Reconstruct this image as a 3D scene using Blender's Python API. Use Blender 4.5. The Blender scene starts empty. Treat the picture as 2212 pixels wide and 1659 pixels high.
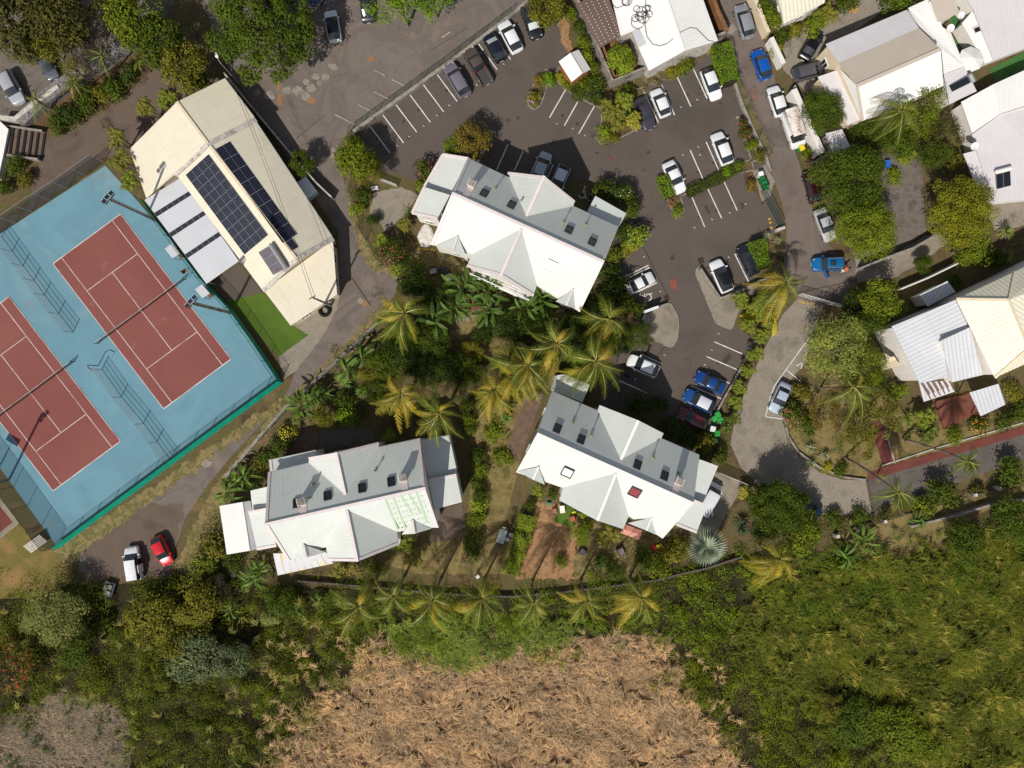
import bpy, math, random
import numpy as np
from mathutils import Vector, Matrix, Euler
R = math.radians
sc = bpy.context.scene
COL = sc.collection
# ---------------------------------------------------------------- camera, sky, sun, exposure
S, H, CX, CY = 16.5, 93.0, 1106.0, 829.5        # plan units per metre, camera height, plan centre
cam_d = bpy.data.cameras.new('camera'); cam = bpy.data.objects.new('camera', cam_d); COL.objects.link(cam)
cam.location = (0, 0, H); cam_d.sensor_width = 36.0; cam_d.lens = 36.0 * S * H / 2212.0
cam_d.clip_end = 2000; cam_d.clip_start = 0.5
sc.camera = cam
SUN_EL, SX, SY = 48.0, -0.45, -0.89               # direction to the sun on the plan
wd = bpy.data.worlds.new('World'); sc.world = wd; wd.use_nodes = True
nt = wd.node_tree; bg = nt.nodes['Background']
sky = nt.nodes.new('ShaderNodeTexSky'); sky.sky_type = 'NISHITA'; sky.sun_disc = False
sky.sun_elevation = R(SUN_EL); sky.sun_rotation = math.atan2(SX, SY)
hs = nt.nodes.new('ShaderNodeHueSaturation'); hs.inputs['Saturation'].default_value = 0.62; nt.links.new(sky.outputs[0], hs.inputs['Color']); nt.links.new(hs.outputs[0], bg.inputs[0]); bg.inputs[1].default_value = 0.08
sl = bpy.data.lights.new('sun', 'SUN'); sl.energy = 3.9; sl.angle = R(0.53); sl.color = (1.0, 0.962, 0.90)
so = bpy.data.objects.new('sun', sl); COL.objects.link(so)
sv = Vector((SX * math.cos(R(SUN_EL)), SY * math.cos(R(SUN_EL)), math.sin(R(SUN_EL))))
so.rotation_euler = sv.to_track_quat('Z', 'Y').to_euler(); so.location = (-40, -80, 90)
vs = sc.view_settings; vs.view_transform = 'Standard'; vs.look = 'None'; vs.exposure = 0.04; vs.gamma = 1.0
sc.cycles.max_bounces = 5; sc.cycles.diffuse_bounces = 2; sc.cycles.transparent_max_bounces = 10
sc.cycles.use_denoising = True
rng = np.random.default_rng(7); rnd = random.Random(11)

# ---------------------------------------------------------------- helpers
def C(r, g, b):
    f = lambda c: (c / 12.92 if c <= 0.04045 else ((c + 0.055) / 1.055) ** 2.4)
    return (f(r / 255.0), f(g / 255.0), f(b / 255.0), 1.0)
def W(px, py, z=0.0):
    k = (H - z) / (H * S); return Vector(((px - CX) * k, (CY - py) * k, z))
def tag(o, label=None, cat=None, group=None, kind=None):
    for k, v in (('label', label), ('category', cat), ('group', group), ('kind', kind)):
        if v: o[k] = v
    return o
def empty(name, loc, rz=0.0, label=None, cat=None, group=None):
    o = bpy.data.objects.new(name, None); COL.objects.link(o); o.location = loc
    o.rotation_euler = (0, 0, rz); o.empty_display_size = 0.3
    return tag(o, label, cat, group)
def link(name, me, parent=None, color=None, loc=None, rot=None, scale=None):
    o = bpy.data.objects.new(name, me); COL.objects.link(o)
    if parent: o.parent = parent
    if color: o.color = color
    if loc is not None: o.location = loc
    if rot is not None: o.rotation_euler = rot
    if scale is not None: o.scale = scale
    return o
def npmesh(name, V, F, mats, tone=None, mi=None, smooth=False):
    """V (n,3), F (m,k) of equal sized faces"""
    me = bpy.data.meshes.new(name); V = np.asarray(V, np.float32); F = np.asarray(F, np.int32)
    m, k = F.shape
    me.vertices.add(len(V)); me.vertices.foreach_set('co', V.ravel())
    me.loops.add(m * k); me.loops.foreach_set('vertex_index', F.ravel())
    me.polygons.add(m); me.polygons.foreach_set('loop_start', np.arange(m, dtype=np.int32) * k)
    try: me.polygons.foreach_set('loop_total', np.full(m, k, np.int32))
    except Exception: pass
    for mt in (mats if isinstance(mats, (list, tuple)) else [mats]): me.materials.append(mt)
    if mi is not None: me.polygons.foreach_set('material_index', np.asarray(mi, np.int32))
    if smooth: me.polygons.foreach_set('use_smooth', np.ones(m, bool))
    me.update(calc_edges=True); me.validate()
    if tone is not None:
        a = me.attributes.new('tone', 'FLOAT', 'POINT'); a.data.foreach_set('value', np.asarray(tone, np.float32))
    return me
class MB:
    def __init__(s): s.v = []; s.f = []; s.m = []; s.uv = {}
    def face(s, pts, m=0, uv=None):
        b = len(s.v); s.v += [tuple(p) for p in pts]; s.f.append(list(range(b, b + len(pts)))); s.m.append(m)
        if uv: s.uv[len(s.f) - 1] = uv
    def box(s, c, d, rz=0.0, m=0, tilt=None):
        x, y, z = d[0] / 2, d[1] / 2, d[2] / 2; M = Matrix.Rotation(rz, 3, 'Z')
        if tilt is not None: M = tilt
        P = [Vector(c) + M @ Vector((a * x, b_ * y, e * z)) for e in (-1, 1) for a, b_ in ((-1, -1), (1, -1), (1, 1), (-1, 1))]
        b = len(s.v); s.v += [tuple(p) for p in P]
        for q in ((3, 2, 1, 0), (4, 5, 6, 7), (0, 1, 5, 4), (1, 2, 6, 5), (2, 3, 7, 6), (3, 0, 4, 7)):
            s.f.append([b + i for i in q]); s.m.append(m)
        return s
    def prism(s, poly, z0, z1, m=0, top=True, bottom=False):
        n = len(poly); b = len(s.v)
        s.v += [(p[0], p[1], z0) for p in poly] + [(p[0], p[1], z1) for p in poly]
        for i in range(n):
            j = (i + 1) % n; s.f.append([b + i, b + j, b + n + j, b + n + i]); s.m.append(m)
        if top: s.f.append([b + n + i for i in range(n)]); s.m.append(m)
        if bottom: s.f.append([b + n - 1 - i for i in range(n)]); s.m.append(m)
        return s
    def tube(s, pts, r, n=6, m=0, cap=True):
        pts = [Vector(p) for p in pts]; rs = r if isinstance(r, (list, tuple)) else [r] * len(pts); b = len(s.v)
        for i, p in enumerate(pts):
            d = (pts[min(i + 1, len(pts) - 1)] - pts[max(i - 1, 0)]).normalized()
            a = d.cross(Vector((0, 0, 1)) if abs(d.z) < .95 else Vector((1, 0, 0))).normalized(); c = d.cross(a)
            for k in range(n):
                t = 2 * math.pi * k / n; s.v.append(tuple(p + (a * math.cos(t) + c * math.sin(t)) * rs[i]))
        for i in range(len(pts) - 1):
            for k in range(n):
                q = (k + 1) % n; s.f.append([b + i * n + k, b + i * n + q, b + (i + 1) * n + q, b + (i + 1) * n + k]); s.m.append(m)
        if cap:
            s.f.append([b + k for k in range(n)]); s.m.append(m)
            s.f.append([b + (len(pts) - 1) * n + n - 1 - k for k in range(n)]); s.m.append(m)
        return s
    def strip(s, p, q, w, z, m=0):
        p = Vector(p); q = Vector(q); d = (q - p); d.z = 0; d.normalize(); n = Vector((-d.y, d.x, 0)) * (w / 2)
        s.face([(p.x - n.x, p.y - n.y, z), (q.x - n.x, q.y - n.y, z), (q.x + n.x, q.y + n.y, z), (p.x + n.x, p.y + n.y, z)], m)
    def ring(s, c, r0, r1, z, n=24, m=0, a0=0, a1=2 * math.pi):
        for k in range(n):
            t, u = a0 + (a1 - a0) * k / n, a0 + (a1 - a0) * (k + 1) / n
            s.face([(c[0] + r * math.cos(a), c[1] + r * math.sin(a), z) for r, a in ((r0, t), (r1, t), (r1, u), (r0, u))], m)
    def mesh(s, name, mats, off=(0, 0, 0), smooth=False):
        me = bpy.data.meshes.new(name); o = Vector(off)
        me.from_pydata([tuple(Vector(p) - o) for p in s.v], [], s.f)
        for mt in (mats if isinstance(mats, (list, tuple)) else [mats]): me.materials.append(mt)
        me.polygons.foreach_set('material_index', s.m)
        if s.uv:
            ul = me.uv_layers.new(name='UVMap')
            for fi, uvs in s.uv.items():
                for li, u in zip(me.polygons[fi].loop_indices, uvs): ul.data[li].uv = u
        if smooth: me.polygons.foreach_set('use_smooth', [True] * len(s.f))
        me.validate(); me.update(); return me
    def build(s, name, mats, parent=None, color=None, smooth=False):
        off = parent.matrix_basis.translation if parent is not None else Vector((0, 0, 0))
        if parent is not None and parent.parent is not None: off = off + parent.parent.matrix_basis.translation
        return link(name, s.mesh(name, mats, off, smooth), parent, color)

# ---------------------------------------------------------------- materials
def newmat(name):
    m = bpy.data.materials.new(name); m.use_nodes = True; t = m.node_tree
    return m, t, t.nodes['Principled BSDF']
def ramp(t, cols, fac):
    r = t.nodes.new('ShaderNodeValToRGB'); e = r.color_ramp.elements
    lo, hi = 0.33, 0.67
    for i, c in enumerate(cols):
        p = lo + (hi - lo) * i / max(1, len(cols) - 1)
        if i < 2: e[i].position = p; e[i].color = c
        else: x = e.new(p); x.color = c
    t.links.new(fac, r.inputs[0]); return r
def noise(t, scale, detail=5, rough=0.55, vec=None, dist=0.0):
    n = t.nodes.new('ShaderNodeTexNoise'); n.inputs['Scale'].default_value = scale; n.inputs['Detail'].default_value = detail
    n.inputs['Roughness'].default_value = rough; n.inputs['Distortion'].default_value = dist
    if vec is None:
        g = t.nodes.new('ShaderNodeNewGeometry'); vec = g.outputs['Position']
    t.links.new(vec, n.inputs['Vector']); return n
def mixc(t, a, b, fac, mode='MIX'):
    x = t.nodes.new('ShaderNodeMix'); x.data_type = 'RGBA'; x.blend_type = mode
    for inp, val in ((x.inputs[0], fac), (x.inputs[6], a), (x.inputs[7], b)):
        if hasattr(val, 'links'): t.links.new(val, inp)
        else: inp.default_value = val
    return x.outputs[2]
def noisy(name, cols, scale=0.3, fine=6.0, famt=0.35, rough=0.9, bump=0.0, dist=0.0, bscale=None, patch=None, crack=0):
    m, t, p = newmat(name)
    r = ramp(t, cols, noise(t, scale, 6, 0.6, dist=dist).outputs[0]); c = r.outputs[0]
    if patch:
        rr = ramp(t, [(0, 0, 0, 1), (1, 1, 1, 1)], noise(t, patch[1], 4, 0.6, dist=0.4).outputs[0])
        rr.color_ramp.elements[0].position = patch[2]; rr.color_ramp.elements[1].position = patch[2] + 0.06
        c = mixc(t, c, patch[0], rr.outputs[0])
    if crack:
        vo = t.nodes.new('ShaderNodeTexVoronoi'); vo.feature = 'DISTANCE_TO_EDGE'; vo.inputs['Scale'].default_value = crack; g = t.nodes.new('ShaderNodeNewGeometry')
        nz = noise(t, 1.1, 4); ad = t.nodes.new('ShaderNodeMixRGB'); ad.blend_type = 'ADD'; ad.inputs[0].default_value = 1.2; t.links.new(g.outputs['Position'], ad.inputs[1]); t.links.new(nz.outputs['Color'], ad.inputs[2]); t.links.new(ad.outputs[0], vo.inputs['Vector'])
        lt = t.nodes.new('ShaderNodeMath'); lt.operation = 'LESS_THAN'; t.links.new(vo.outputs['Distance'], lt.inputs[0]); lt.inputs[1].default_value = .022 * crack
        gt = t.nodes.new('ShaderNodeMath'); gt.operation = 'GREATER_THAN'; t.links.new(noise(t, .16, 2).outputs[0], gt.inputs[0]); gt.inputs[1].default_value = .5
        mm = t.nodes.new('ShaderNodeMath'); mm.operation = 'MULTIPLY'; t.links.new(lt.outputs[0], mm.inputs[0]); t.links.new(gt.outputs[0], mm.inputs[1]); m2 = t.nodes.new('ShaderNodeMath'); m2.operation = 'MULTIPLY'; t.links.new(mm.outputs[0], m2.inputs[0]); m2.inputs[1].default_value = .32
        c = mixc(t, c, (.03, .027, .024, 1), m2.outputs[0])
    if famt:
        n2 = noise(t, fine, 4, 0.7); r2 = ramp(t, [(1 - famt,) * 3 + (1,), (1 + famt * .6,) * 3 + (1,)], n2.outputs[0])
        c = mixc(t, c, r2.outputs[0], 1.0, 'MULTIPLY')
    t.links.new(c, p.inputs['Base Color']); p.inputs['Roughness'].default_value = rough
    p.inputs['Specular IOR Level'].default_value = 0.25
    if bump:
        b = t.nodes.new('ShaderNodeBump'); b.inputs['Strength'].default_value = bump; b.inputs['Distance'].default_value = 0.05
        t.links.new(noise(t, bscale or fine * 1.5, 3).outputs[0], b.inputs['Height']); t.links.new(b.outputs[0], p.inputs['Normal'])
    return m
def plain(name, col, rough=0.6, metal=0.0, spec=0.4, coat=0.0, dirt=0.12):
    m, t, p = newmat(name)
    if dirt:
        r = ramp(t, [tuple(c * (1 - dirt) for c in col[:3]) + (1,), col], noise(t, 1.7, 5, 0.65).outputs[0])
        t.links.new(r.outputs[0], p.inputs['Base Color'])
    else: p.inputs['Base Color'].default_value = col
    p.inputs['Roughness'].default_value = rough; p.inputs['Metallic'].default_value = metal
    p.inputs['Specular IOR Level'].default_value = spec; p.inputs['Coat Weight'].default_value = coat
    return m
def objcol(name, rough=0.5, spec=0.4, coat=0.0, metal=0.0, tone=0.0, nz=0.15, nscale=1.5, trans=0.0):
    """colour of the object itself (object colour), with natural variation"""
    m, t, p = newmat(name); oi = t.nodes.new('ShaderNodeObjectInfo'); c = oi.outputs['Color']
    if nz:
        r = ramp(t, [(1 - nz,) * 3 + (1,), (1 + nz,) * 3 + (1,)], noise(t, nscale, 4).outputs[0]); c = mixc(t, c, r.outputs[0], 1.0, 'MULTIPLY')
    if tone:
        a = t.nodes.new('ShaderNodeAttribute'); a.attribute_name = 'tone'
        r = t.nodes.new('ShaderNodeValToRGB'); e = r.color_ramp.elements
        e[0].position = 0; e[0].color = (.45, .50, .45, 1); e[1].position = 1; e[1].color = (1.75, 1.62, 1.25, 1)
        x = e.new(0.5); x.color = (1, 1, 1, 1)
        t.links.new(a.outputs['Fac'], r.inputs[0]); c = mixc(t, c, r.outputs[0], tone, 'MULTIPLY')
    t.links.new(c, p.inputs['Base Color']); p.inputs['Roughness'].default_value = rough
    p.inputs['Specular IOR Level'].default_value = spec; p.inputs['Coat Weight'].default_value = coat; p.inputs['Metallic'].default_value = metal
    if trans:
        tr = t.nodes.new('ShaderNodeBsdfTranslucent'); t.links.new(c, tr.inputs[0]); mx = t.nodes.new('ShaderNodeMixShader')
        mx.inputs[0].default_value = trans; t.links.new(p.outputs[0], mx.inputs[1]); t.links.new(tr.outputs[0], mx.inputs[2])
        t.links.new(mx.outputs[0], t.nodes['Material Output'].inputs[0])
    return m
def roofmat(name, col, pitch=0.18, amt=0.18, stain=None, rough=0.45, seam=False, stamt=0.3):
    """ribbed metal sheet: ribs run down the slope (u across, v down, metres)"""
    m, t, p = newmat(name); uv = t.nodes.new('ShaderNodeUVMap'); sx = t.nodes.new('ShaderNodeSeparateXYZ'); t.links.new(uv.outputs[0], sx.inputs[0])
    mu = t.nodes.new('ShaderNodeMath'); mu.operation = 'MULTIPLY'; t.links.new(sx.outputs[0], mu.inputs[0]); mu.inputs[1].default_value = 2 * math.pi / pitch
    sn = t.nodes.new('ShaderNodeMath'); sn.operation = 'SINE'; t.links.new(mu.outputs[0], sn.inputs[0])
    rm = t.nodes.new('ShaderNodeMapRange'); rm.inputs[1].default_value = 0.75 if seam else -1; rm.inputs[2].default_value = 1
    t.links.new(sn.outputs[0], rm.inputs[0])
    d = tuple(c * (1 - amt) for c in col[:3]) + (1,)
    c = mixc(t, col, d, rm.outputs[0])
    n1 = noise(t, 0.35, 6, 0.65); r1 = ramp(t, [(1, 1, 1, 1), (.93, .92, .90, 1)], n1.outputs[0]); c = mixc(t, c, r1.outputs[0], 1.0, 'MULTIPLY')
    # streaks running down the slope, sheet laps across it
    mp = t.nodes.new('ShaderNodeMapping'); mp.inputs['Scale'].default_value = (5.0, 0.25, 1); t.links.new(uv.outputs[0], mp.inputs[0])
    n2 = noise(t, 1.0, 5, 0.6, vec=mp.outputs[0]); st = stain or tuple(x * .78 for x in col[:3]) + (1,)
    r2 = ramp(t, [(0, 0, 0, 1), (1, 1, 1, 1)], n2.outputs[0]); r2.color_ramp.elements[0].position = .52; r2.color_ramp.elements[1].position = .78
    f2 = t.nodes.new('ShaderNodeMath'); f2.operation = 'MULTIPLY'; t.links.new(r2.outputs[0], f2.inputs[0]); f2.inputs[1].default_value = stamt
    c = mixc(t, c, st, f2.outputs[0])
    lv = t.nodes.new('ShaderNodeMath'); lv.operation = 'PINGPONG'; t.links.new(sx.outputs[1], lv.inputs[0]); lv.inputs[1].default_value = 1.9
    ll = t.nodes.new('ShaderNodeMath'); ll.operation = 'LESS_THAN'; t.links.new(lv.outputs[0], ll.inputs[0]); ll.inputs[1].default_value = 0.035
    l3 = t.nodes.new('ShaderNodeMath'); l3.operation = 'MULTIPLY'; t.links.new(ll.outputs[0], l3.inputs[0]); l3.inputs[1].default_value = 0.5
    c = mixc(t, c, d, l3.outputs[0])
    t.links.new(c, p.inputs['Base Color']); p.inputs['Roughness'].default_value = rough; p.inputs['Specular IOR Level'].default_value = 0.3
    b = t.nodes.new('ShaderNodeBump'); b.inputs['Strength'].default_value = 0.25; b.inputs['Distance'].default_value = 0.03
    t.links.new(sn.outputs[0], b.inputs['Height']); t.links.new(b.outputs[0], p.inputs['Normal'])
    return m
def wiremat(name, col, cover=0.4):
    m, t, p = newmat(name); p.inputs['Base Color'].default_value = col; p.inputs['Roughness'].default_value = 0.6
    tr = t.nodes.new('ShaderNodeBsdfTransparent'); mx = t.nodes.new('ShaderNodeMixShader'); mx.inputs[0].default_value = cover
    t.links.new(tr.outputs[0], mx.inputs[1]); t.links.new(p.outputs[0], mx.inputs[2]); t.links.new(mx.outputs[0], t.nodes['Material Output'].inputs[0])
    return m
M = {}
M['ground'] = noisy('dry garden soil', [C(78, 66, 46), C(108, 90, 62), C(92, 88, 52), C(122, 100, 70)], 0.35, 7, .5, 1.0, .5, dist=.5)
M['lawn'] = noisy('dry lawn', [C(104, 98, 56), C(140, 122, 78), C(120, 104, 66), C(84, 88, 44)], 0.5, 8, .45, 1.0, .5, dist=.6)
M['mulch'] = noisy('straw mulch', [C(140, 106, 72), C(168, 130, 92), C(118, 90, 62)], 0.7, 9, .45, 1.0, .5)
M['field'] = noisy('sports field', [C(134, 108, 62), C(112, 104, 52), C(148, 118, 74)], 0.22, 6, .35, 1.0, .3, dist=.5)
M['drygrass'] = noisy('dry verge grass', [C(122, 108, 72), C(146, 128, 88), C(106, 100, 58), C(132, 114, 80)], 0.9, 9, .5, 1.0, .6)
M['parking'] = noisy('dark asphalt', [C(84, 76, 69), C(97, 87, 79), C(90, 81, 74)], 0.10, 9, .16, .9, .25, bscale=40, dist=.3, patch=(C(70, 63, 58), .45, .64))
M['road'] = noisy('worn asphalt', [C(104, 94, 86), C(122, 111, 102), C(110, 99, 92), C(130, 116, 104)], 0.13, 8, .2, .95, .3, bscale=30, dist=.8, crack=.3)
M['roadbrown'] = noisy('brown asphalt', [C(92, 78, 68), C(108, 92, 80), C(98, 84, 76)], 0.2, 8, .18, .95, .3, bscale=30, dist=.6)
M['leafdirt'] = noisy('leaf strewn dirt', [C(72, 60, 46), C(98, 78, 56), C(112, 86, 60), C(80, 68, 50)], 0.5, 9, .5, 1.0, .5)
M['gravel'] = noisy('gravel yard', [C(100, 92, 84), C(122, 112, 102), C(90, 82, 74)], 0.6, 14, .4, 1.0, .5)
M['lane'] = noisy('lane asphalt', [C(106, 94, 86), C(120, 107, 98), C(98, 88, 80)], 0.2, 9, .16, .95, .25, bscale=30, dist=.5)
M['concrete'] = noisy('weathered concrete', [C(134, 124, 110), C(148, 137, 122), C(124, 115, 102)], 0.3, 7, .25, .95, .3, dist=.5, crack=.35)
M['patch'] = noisy('concrete patch', [C(134, 124, 114), C(152, 141, 129), C(124, 114, 104)], 0.8, 8, .3, .95, .3)
M['rust'] = noisy('rusty earth', [C(140, 108, 78), C(156, 118, 80)], 0.9, 8, .3, 1.0)
M['drive'] = noisy('drive asphalt', [C(92, 86, 80), C(104, 97, 90), C(84, 78, 72)], 0.3, 9, .16, .95, .25, crack=.4)
M['redpath'] = noisy('red path', [C(104, 58, 50), C(118, 66, 57), C(98, 57, 50)], 0.4, 8, .2, .95)
M['blue'] = noisy('blue court paint', [C(98, 136, 150), C(110, 150, 163), C(103, 142, 156), C(120, 152, 160)], 0.075, 20, .06, .85, .12, bscale=60, dist=1.0, patch=(C(128, 138, 140), 0.16, 0.66))
M['red'] = noisy('red court paint', [C(128, 74, 68), C(138, 84, 76)], 0.09, 25, .08, .9, .15, bscale=60, dist=.5, patch=(C(142, 98, 88), .3, .67))
M['stain'] = noisy('oil stain', [C(58, 52, 48), C(72, 65, 60)], 1.5, 9, .2, .6)
M['line'] = noisy('white line paint', [C(196, 190, 184), C(236, 232, 228)], 1.2, 12, .2, .7)
M['courtline'] = noisy('worn court line', [C(186, 150, 142), C(222, 212, 206), C(232, 224, 220)], .5, 12, .2, .7)
M['oldline'] = noisy('faded line paint', [C(150, 140, 130), C(196, 186, 172)], 2.0, 14, .3, .8)
M['yellow'] = plain('yellow paint', C(214, 166, 40), .7)
M['turf'] = noisy('artificial turf', [C(74, 98, 34), C(88, 110, 40)], 0.3, 18, .25, 1.0, .5)
M['turf2'] = noisy('green mat', [C(60, 100, 52), C(72, 112, 58)], 0.6, 18, .25, 1.0, .3)
M['pavers'] = noisy('brown paving', [C(104, 84, 72), C(124, 102, 88)], 1.2, 12, .35, .95)
M['stone'] = noisy('rubble stone', [C(108, 102, 98), C(142, 136, 132), C(78, 72, 70)], 2.2, 6, .5, .95, 1.0, bscale=4)
M['block'] = noisy('grey block wall', [C(128, 122, 114), C(160, 152, 142), C(100, 94, 86)], 0.8, 7, .35, .95, .4)
M['conc2'] = noisy('pale concrete wall', [C(176, 168, 158), C(206, 198, 188), C(150, 142, 132)], 0.7, 7, .3, .95, .3)
M['white'] = plain('white paint', C(236, 232, 226), .55)
M['plaster'] = plain('white plaster', C(232, 226, 216), .8)
M['cream'] = plain('cream plaster', C(226, 208, 176), .8)
M['trim'] = plain('pale pink trim', C(228, 214, 210), .6)
M['gutter'] = plain('gutter', C(206, 206, 204), .5)
M['roofw'] = roofmat('white ribbed roof', C(219, 222, 215), .16, .10, C(178, 186, 172), stamt=.34)
M['roofa'] = roofmat('cream ribbed roof', C(234, 224, 200), .22, .10, C(176, 160, 128), stamt=.36)
M['roofs'] = roofmat('plain white roof', C(246, 242, 236), .3, .08, C(206, 196, 184), stamt=.2)
M['roofg'] = roofmat('grey white roof', C(222, 216, 216), .3, .10, C(186, 176, 176), stamt=.25)
M['roofz'] = roofmat('zinc roof', C(214, 214, 217), .5, .32, C(160, 160, 168), seam=True, stamt=.2)
M['roofc'] = roofmat('cream standing seam roof', C(238, 230, 208), .5, .32, C(206, 194, 164), seam=True, stamt=.2)
M['roofb'] = roofmat('beige roof', C(206, 192, 176), .25, .12, C(180, 166, 150))
M['fibro'] = roofmat('brown fibre cement roof', C(118, 98, 88), .25, .25, C(84, 70, 64), stamt=.5)
M['opal'] = roofmat('grey opal roof sheet', C(206, 206, 210), .2, .10, C(186, 186, 190), stamt=.2)
M['glass'] = plain('dark window glass', C(30, 34, 38), .08, 0, .8, dirt=0)
M['carglass'] = plain('car glass', C(50, 57, 60), .1, 0, .8, dirt=.4)
M['pv'] = plain('solar cells', C(22, 24, 38), .12, 0, .7, dirt=0)
M['pvframe'] = plain('panel frame', C(150, 152, 158), .35, .6, dirt=0)
M['steel'] = plain('galvanised steel', C(176, 176, 174), .4, .5)
M['dark'] = plain('dark metal', C(44, 44, 46), .5, .2)
M['black'] = plain('black rubber', C(24, 24, 25), .85, 0, .2, dirt=0)
M['green'] = plain('green painted metal', C(38, 84, 66), .5)
M['teal'] = noisy('teal windscreen net', [C(2, 146, 120), C(6, 168, 138)], 0.8, 10, .15, .8)
M['wood'] = noisy('brown wood', [C(120, 82, 56), C(150, 104, 70)], 1.5, 9, .3, .8)
M['deck'] = noisy('red brown deck', [C(112, 68, 54), C(130, 80, 62)], 1.2, 10, .25, .75)
M['wireg'] = wiremat('green wire mesh', C(40, 74, 60), .22)
M['wirew'] = wiremat('pale wire mesh', C(205, 205, 196), .16)
M['wirek'] = wiremat('dark wire mesh', C(40, 52, 50), .4)
M['net'] = wiremat('tennis net', C(30, 32, 32), .55)
M['obj'] = objcol('coloured surface', .6)
M['paint'] = objcol('car paint', .28, .5, coat=.6, nz=.04, nscale=3)
M['leaf'] = objcol('leaves', .6, .14, tone=1.0, nz=.22, nscale=.55, trans=.22)
M['bark'] = noisy('bark', [C(96, 84, 72), C(132, 118, 102), C(70, 60, 52)], 2, 10, .4, .95)
M['straw'] = objcol('dry straw', .8, .2, tone=1.0, nz=.2, nscale=.6, trans=.15)

NSH = [0]
def sub_jitter(pts, step, j, seed=0):
    r = random.Random(seed + len(pts)); out = []
    for i, p in enumerate(pts):
        q = pts[(i + 1) % len(pts)]; d = math.hypot(q[0] - p[0], q[1] - p[1]); n = max(1, int(d / step))
        for k in range(n):
            t = k / n; out.append((p[0] + (q[0] - p[0]) * t + r.gauss(0, j), p[1] + (q[1] - p[1]) * t + r.gauss(0, j)))
    return out
def sheet(name, pts, lay, mat, jit=0.0, step=5, kind='structure', z=None):
    if jit: pts = sub_jitter(pts, step, jit, lay)
    NSH[0] += 1; z = 0.012 * lay + 0.0001 * NSH[0] if z is None else z; mb = MB(); P = [W(*p) for p in pts]
    a = sum(P[i].x * P[(i + 1) % len(P)].y - P[(i + 1) % len(P)].x * P[i].y for i in range(len(P)))
    if a < 0: P.reverse()
    mb.face([(p.x, p.y, z) for p in P]); o = mb.build(name, M[mat]); return tag(o, kind=kind)
# ---------------------------------------------------------------- the setting: ground, roads, courts
mb = MB(); mb.face([(-400, -400, 0), (400, -400, 0), (400, 400, 0), (-400, 400, 0)]); tag(mb.build('ground', M['ground']), kind='structure')
sheet('upper_road', [(395, -60), (1190, -60), (1160, -10), (1112, 24), (990, 112), (870, 204), (756, 282), (742, 300), (738, 360), (748, 420), (770, 500), (800, 560), (866, 604), (845, 650), (800, 705), (700, 790), (620, 860), (560, 925), (500, 985), (440, 1060), (400, 1120), (385, 1165), (360, 1235), (170, 1235), (178, 1165), (330, 1068), (480, 962), (610, 872), (640, 800), (700, 720), (735, 640), (730, 500), (560, 250), (470, 110), (452, 40)], 1, 'road')
def ribbon(name, pts, ws, lay, mat, jit=2.0):
    C_, Wd = [], []
    for i in range(len(pts) - 1):
        (x0, y0), (x1, y1) = pts[i], pts[i + 1]; n = max(1, int(math.hypot(x1 - x0, y1 - y0) / 4))
        for k in range(n + (i == len(pts) - 2)): t = k / n; C_.append((x0 + (x1 - x0) * t, y0 + (y1 - y0) * t)); Wd.append(ws[i] + (ws[i + 1] - ws[i]) * t)
    r = random.Random(len(pts) * 7 + lay); a = b = 0.0; NSH[0] += 1; z = 0.012 * lay + 0.0001 * NSH[0]; mb = MB(); prev = None
    for i, (x, y) in enumerate(C_):
        p, q = C_[max(i - 2, 0)], C_[min(i + 2, len(C_) - 1)]; d = math.hypot(q[0] - p[0], q[1] - p[1]); nx, ny = -(q[1] - p[1]) / d, (q[0] - p[0]) / d
        a = .75 * a + r.gauss(0, jit); b = .75 * b + r.gauss(0, jit); u = max(.5, Wd[i] / 2 + a); v = max(.5, Wd[i] / 2 + b); A, B = W(x + nx * u, y + ny * u), W(x - nx * v, y - ny * v); cur = ((A.x, A.y, z), (B.x, B.y, z))
        if prev: mb.face([prev[0], prev[1], cur[1], cur[0]])
        prev = cur
    return tag(mb.build(name, M[mat]), kind='structure')
sheet('dirt_clearing', [(230, 1140), (330, 1085), (400, 1090), (385, 1160), (372, 1245), (190, 1250), (180, 1190)], 2, 'roadbrown', 3, 8)
ribbon('dirt_verge', [(122, 1205), (240, 1125), (330, 1066), (480, 958), (612, 862)], [40, 34, 26, 18, 9], 3, 'drygrass', 2.6)
ribbon('dry_verge', [(748, 298), (753, 420), (772, 500), (806, 562), (866, 608)], [9, 9, 12, 16, 10], 3, 'drygrass', 1.8)
ribbon('dry_verge', [(842, 650), (800, 708), (702, 796), (612, 880), (560, 942), (512, 1005), (472, 1070), (450, 1120), (425, 1180), (400, 1240)], [26, 20, 12, 14, 18, 24, 32, 42, 54, 62], 3, 'drygrass', 2.6)
ribbon('leaf_litter', [(1186, 20), (1212, 50), (1228, 95), (1238, 140)], [16, 22, 14, 8], 3, 'mulch', 2.0)
ribbon('leaf_litter', [(1738, 330), (1752, 400), (1764, 460), (1800, 530)], [10, 14, 12, 16], 3, 'leafdirt', 2.2)
ribbon('leaf_litter', [(1618, 365), (1624, 390), (1650, 440)], [22, 20, 6], 3, 'leafdirt', 2.2)
sheet('service_yard', [(455, 615), (515, 567), (568, 632), (490, 652)], 3, 'parking')
sheet('grass_patch', [(772, 505), (800, 540), (826, 590), (812, 588), (796, 575), (780, 548), (768, 520)], 3, 'drygrass', 2.5, 5)
sheet('brown_road', [(60, 460), (75, 372), (100, 300), (150, 285), (240, 232), (330, 155), (360, 130), (395, 170), (480, 168), (385, 222), (282, 322), (225, 340), (0, 505), (-80, 560), (-80, 480)], 1, 'roadbrown', 1.0, 10)
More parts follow.
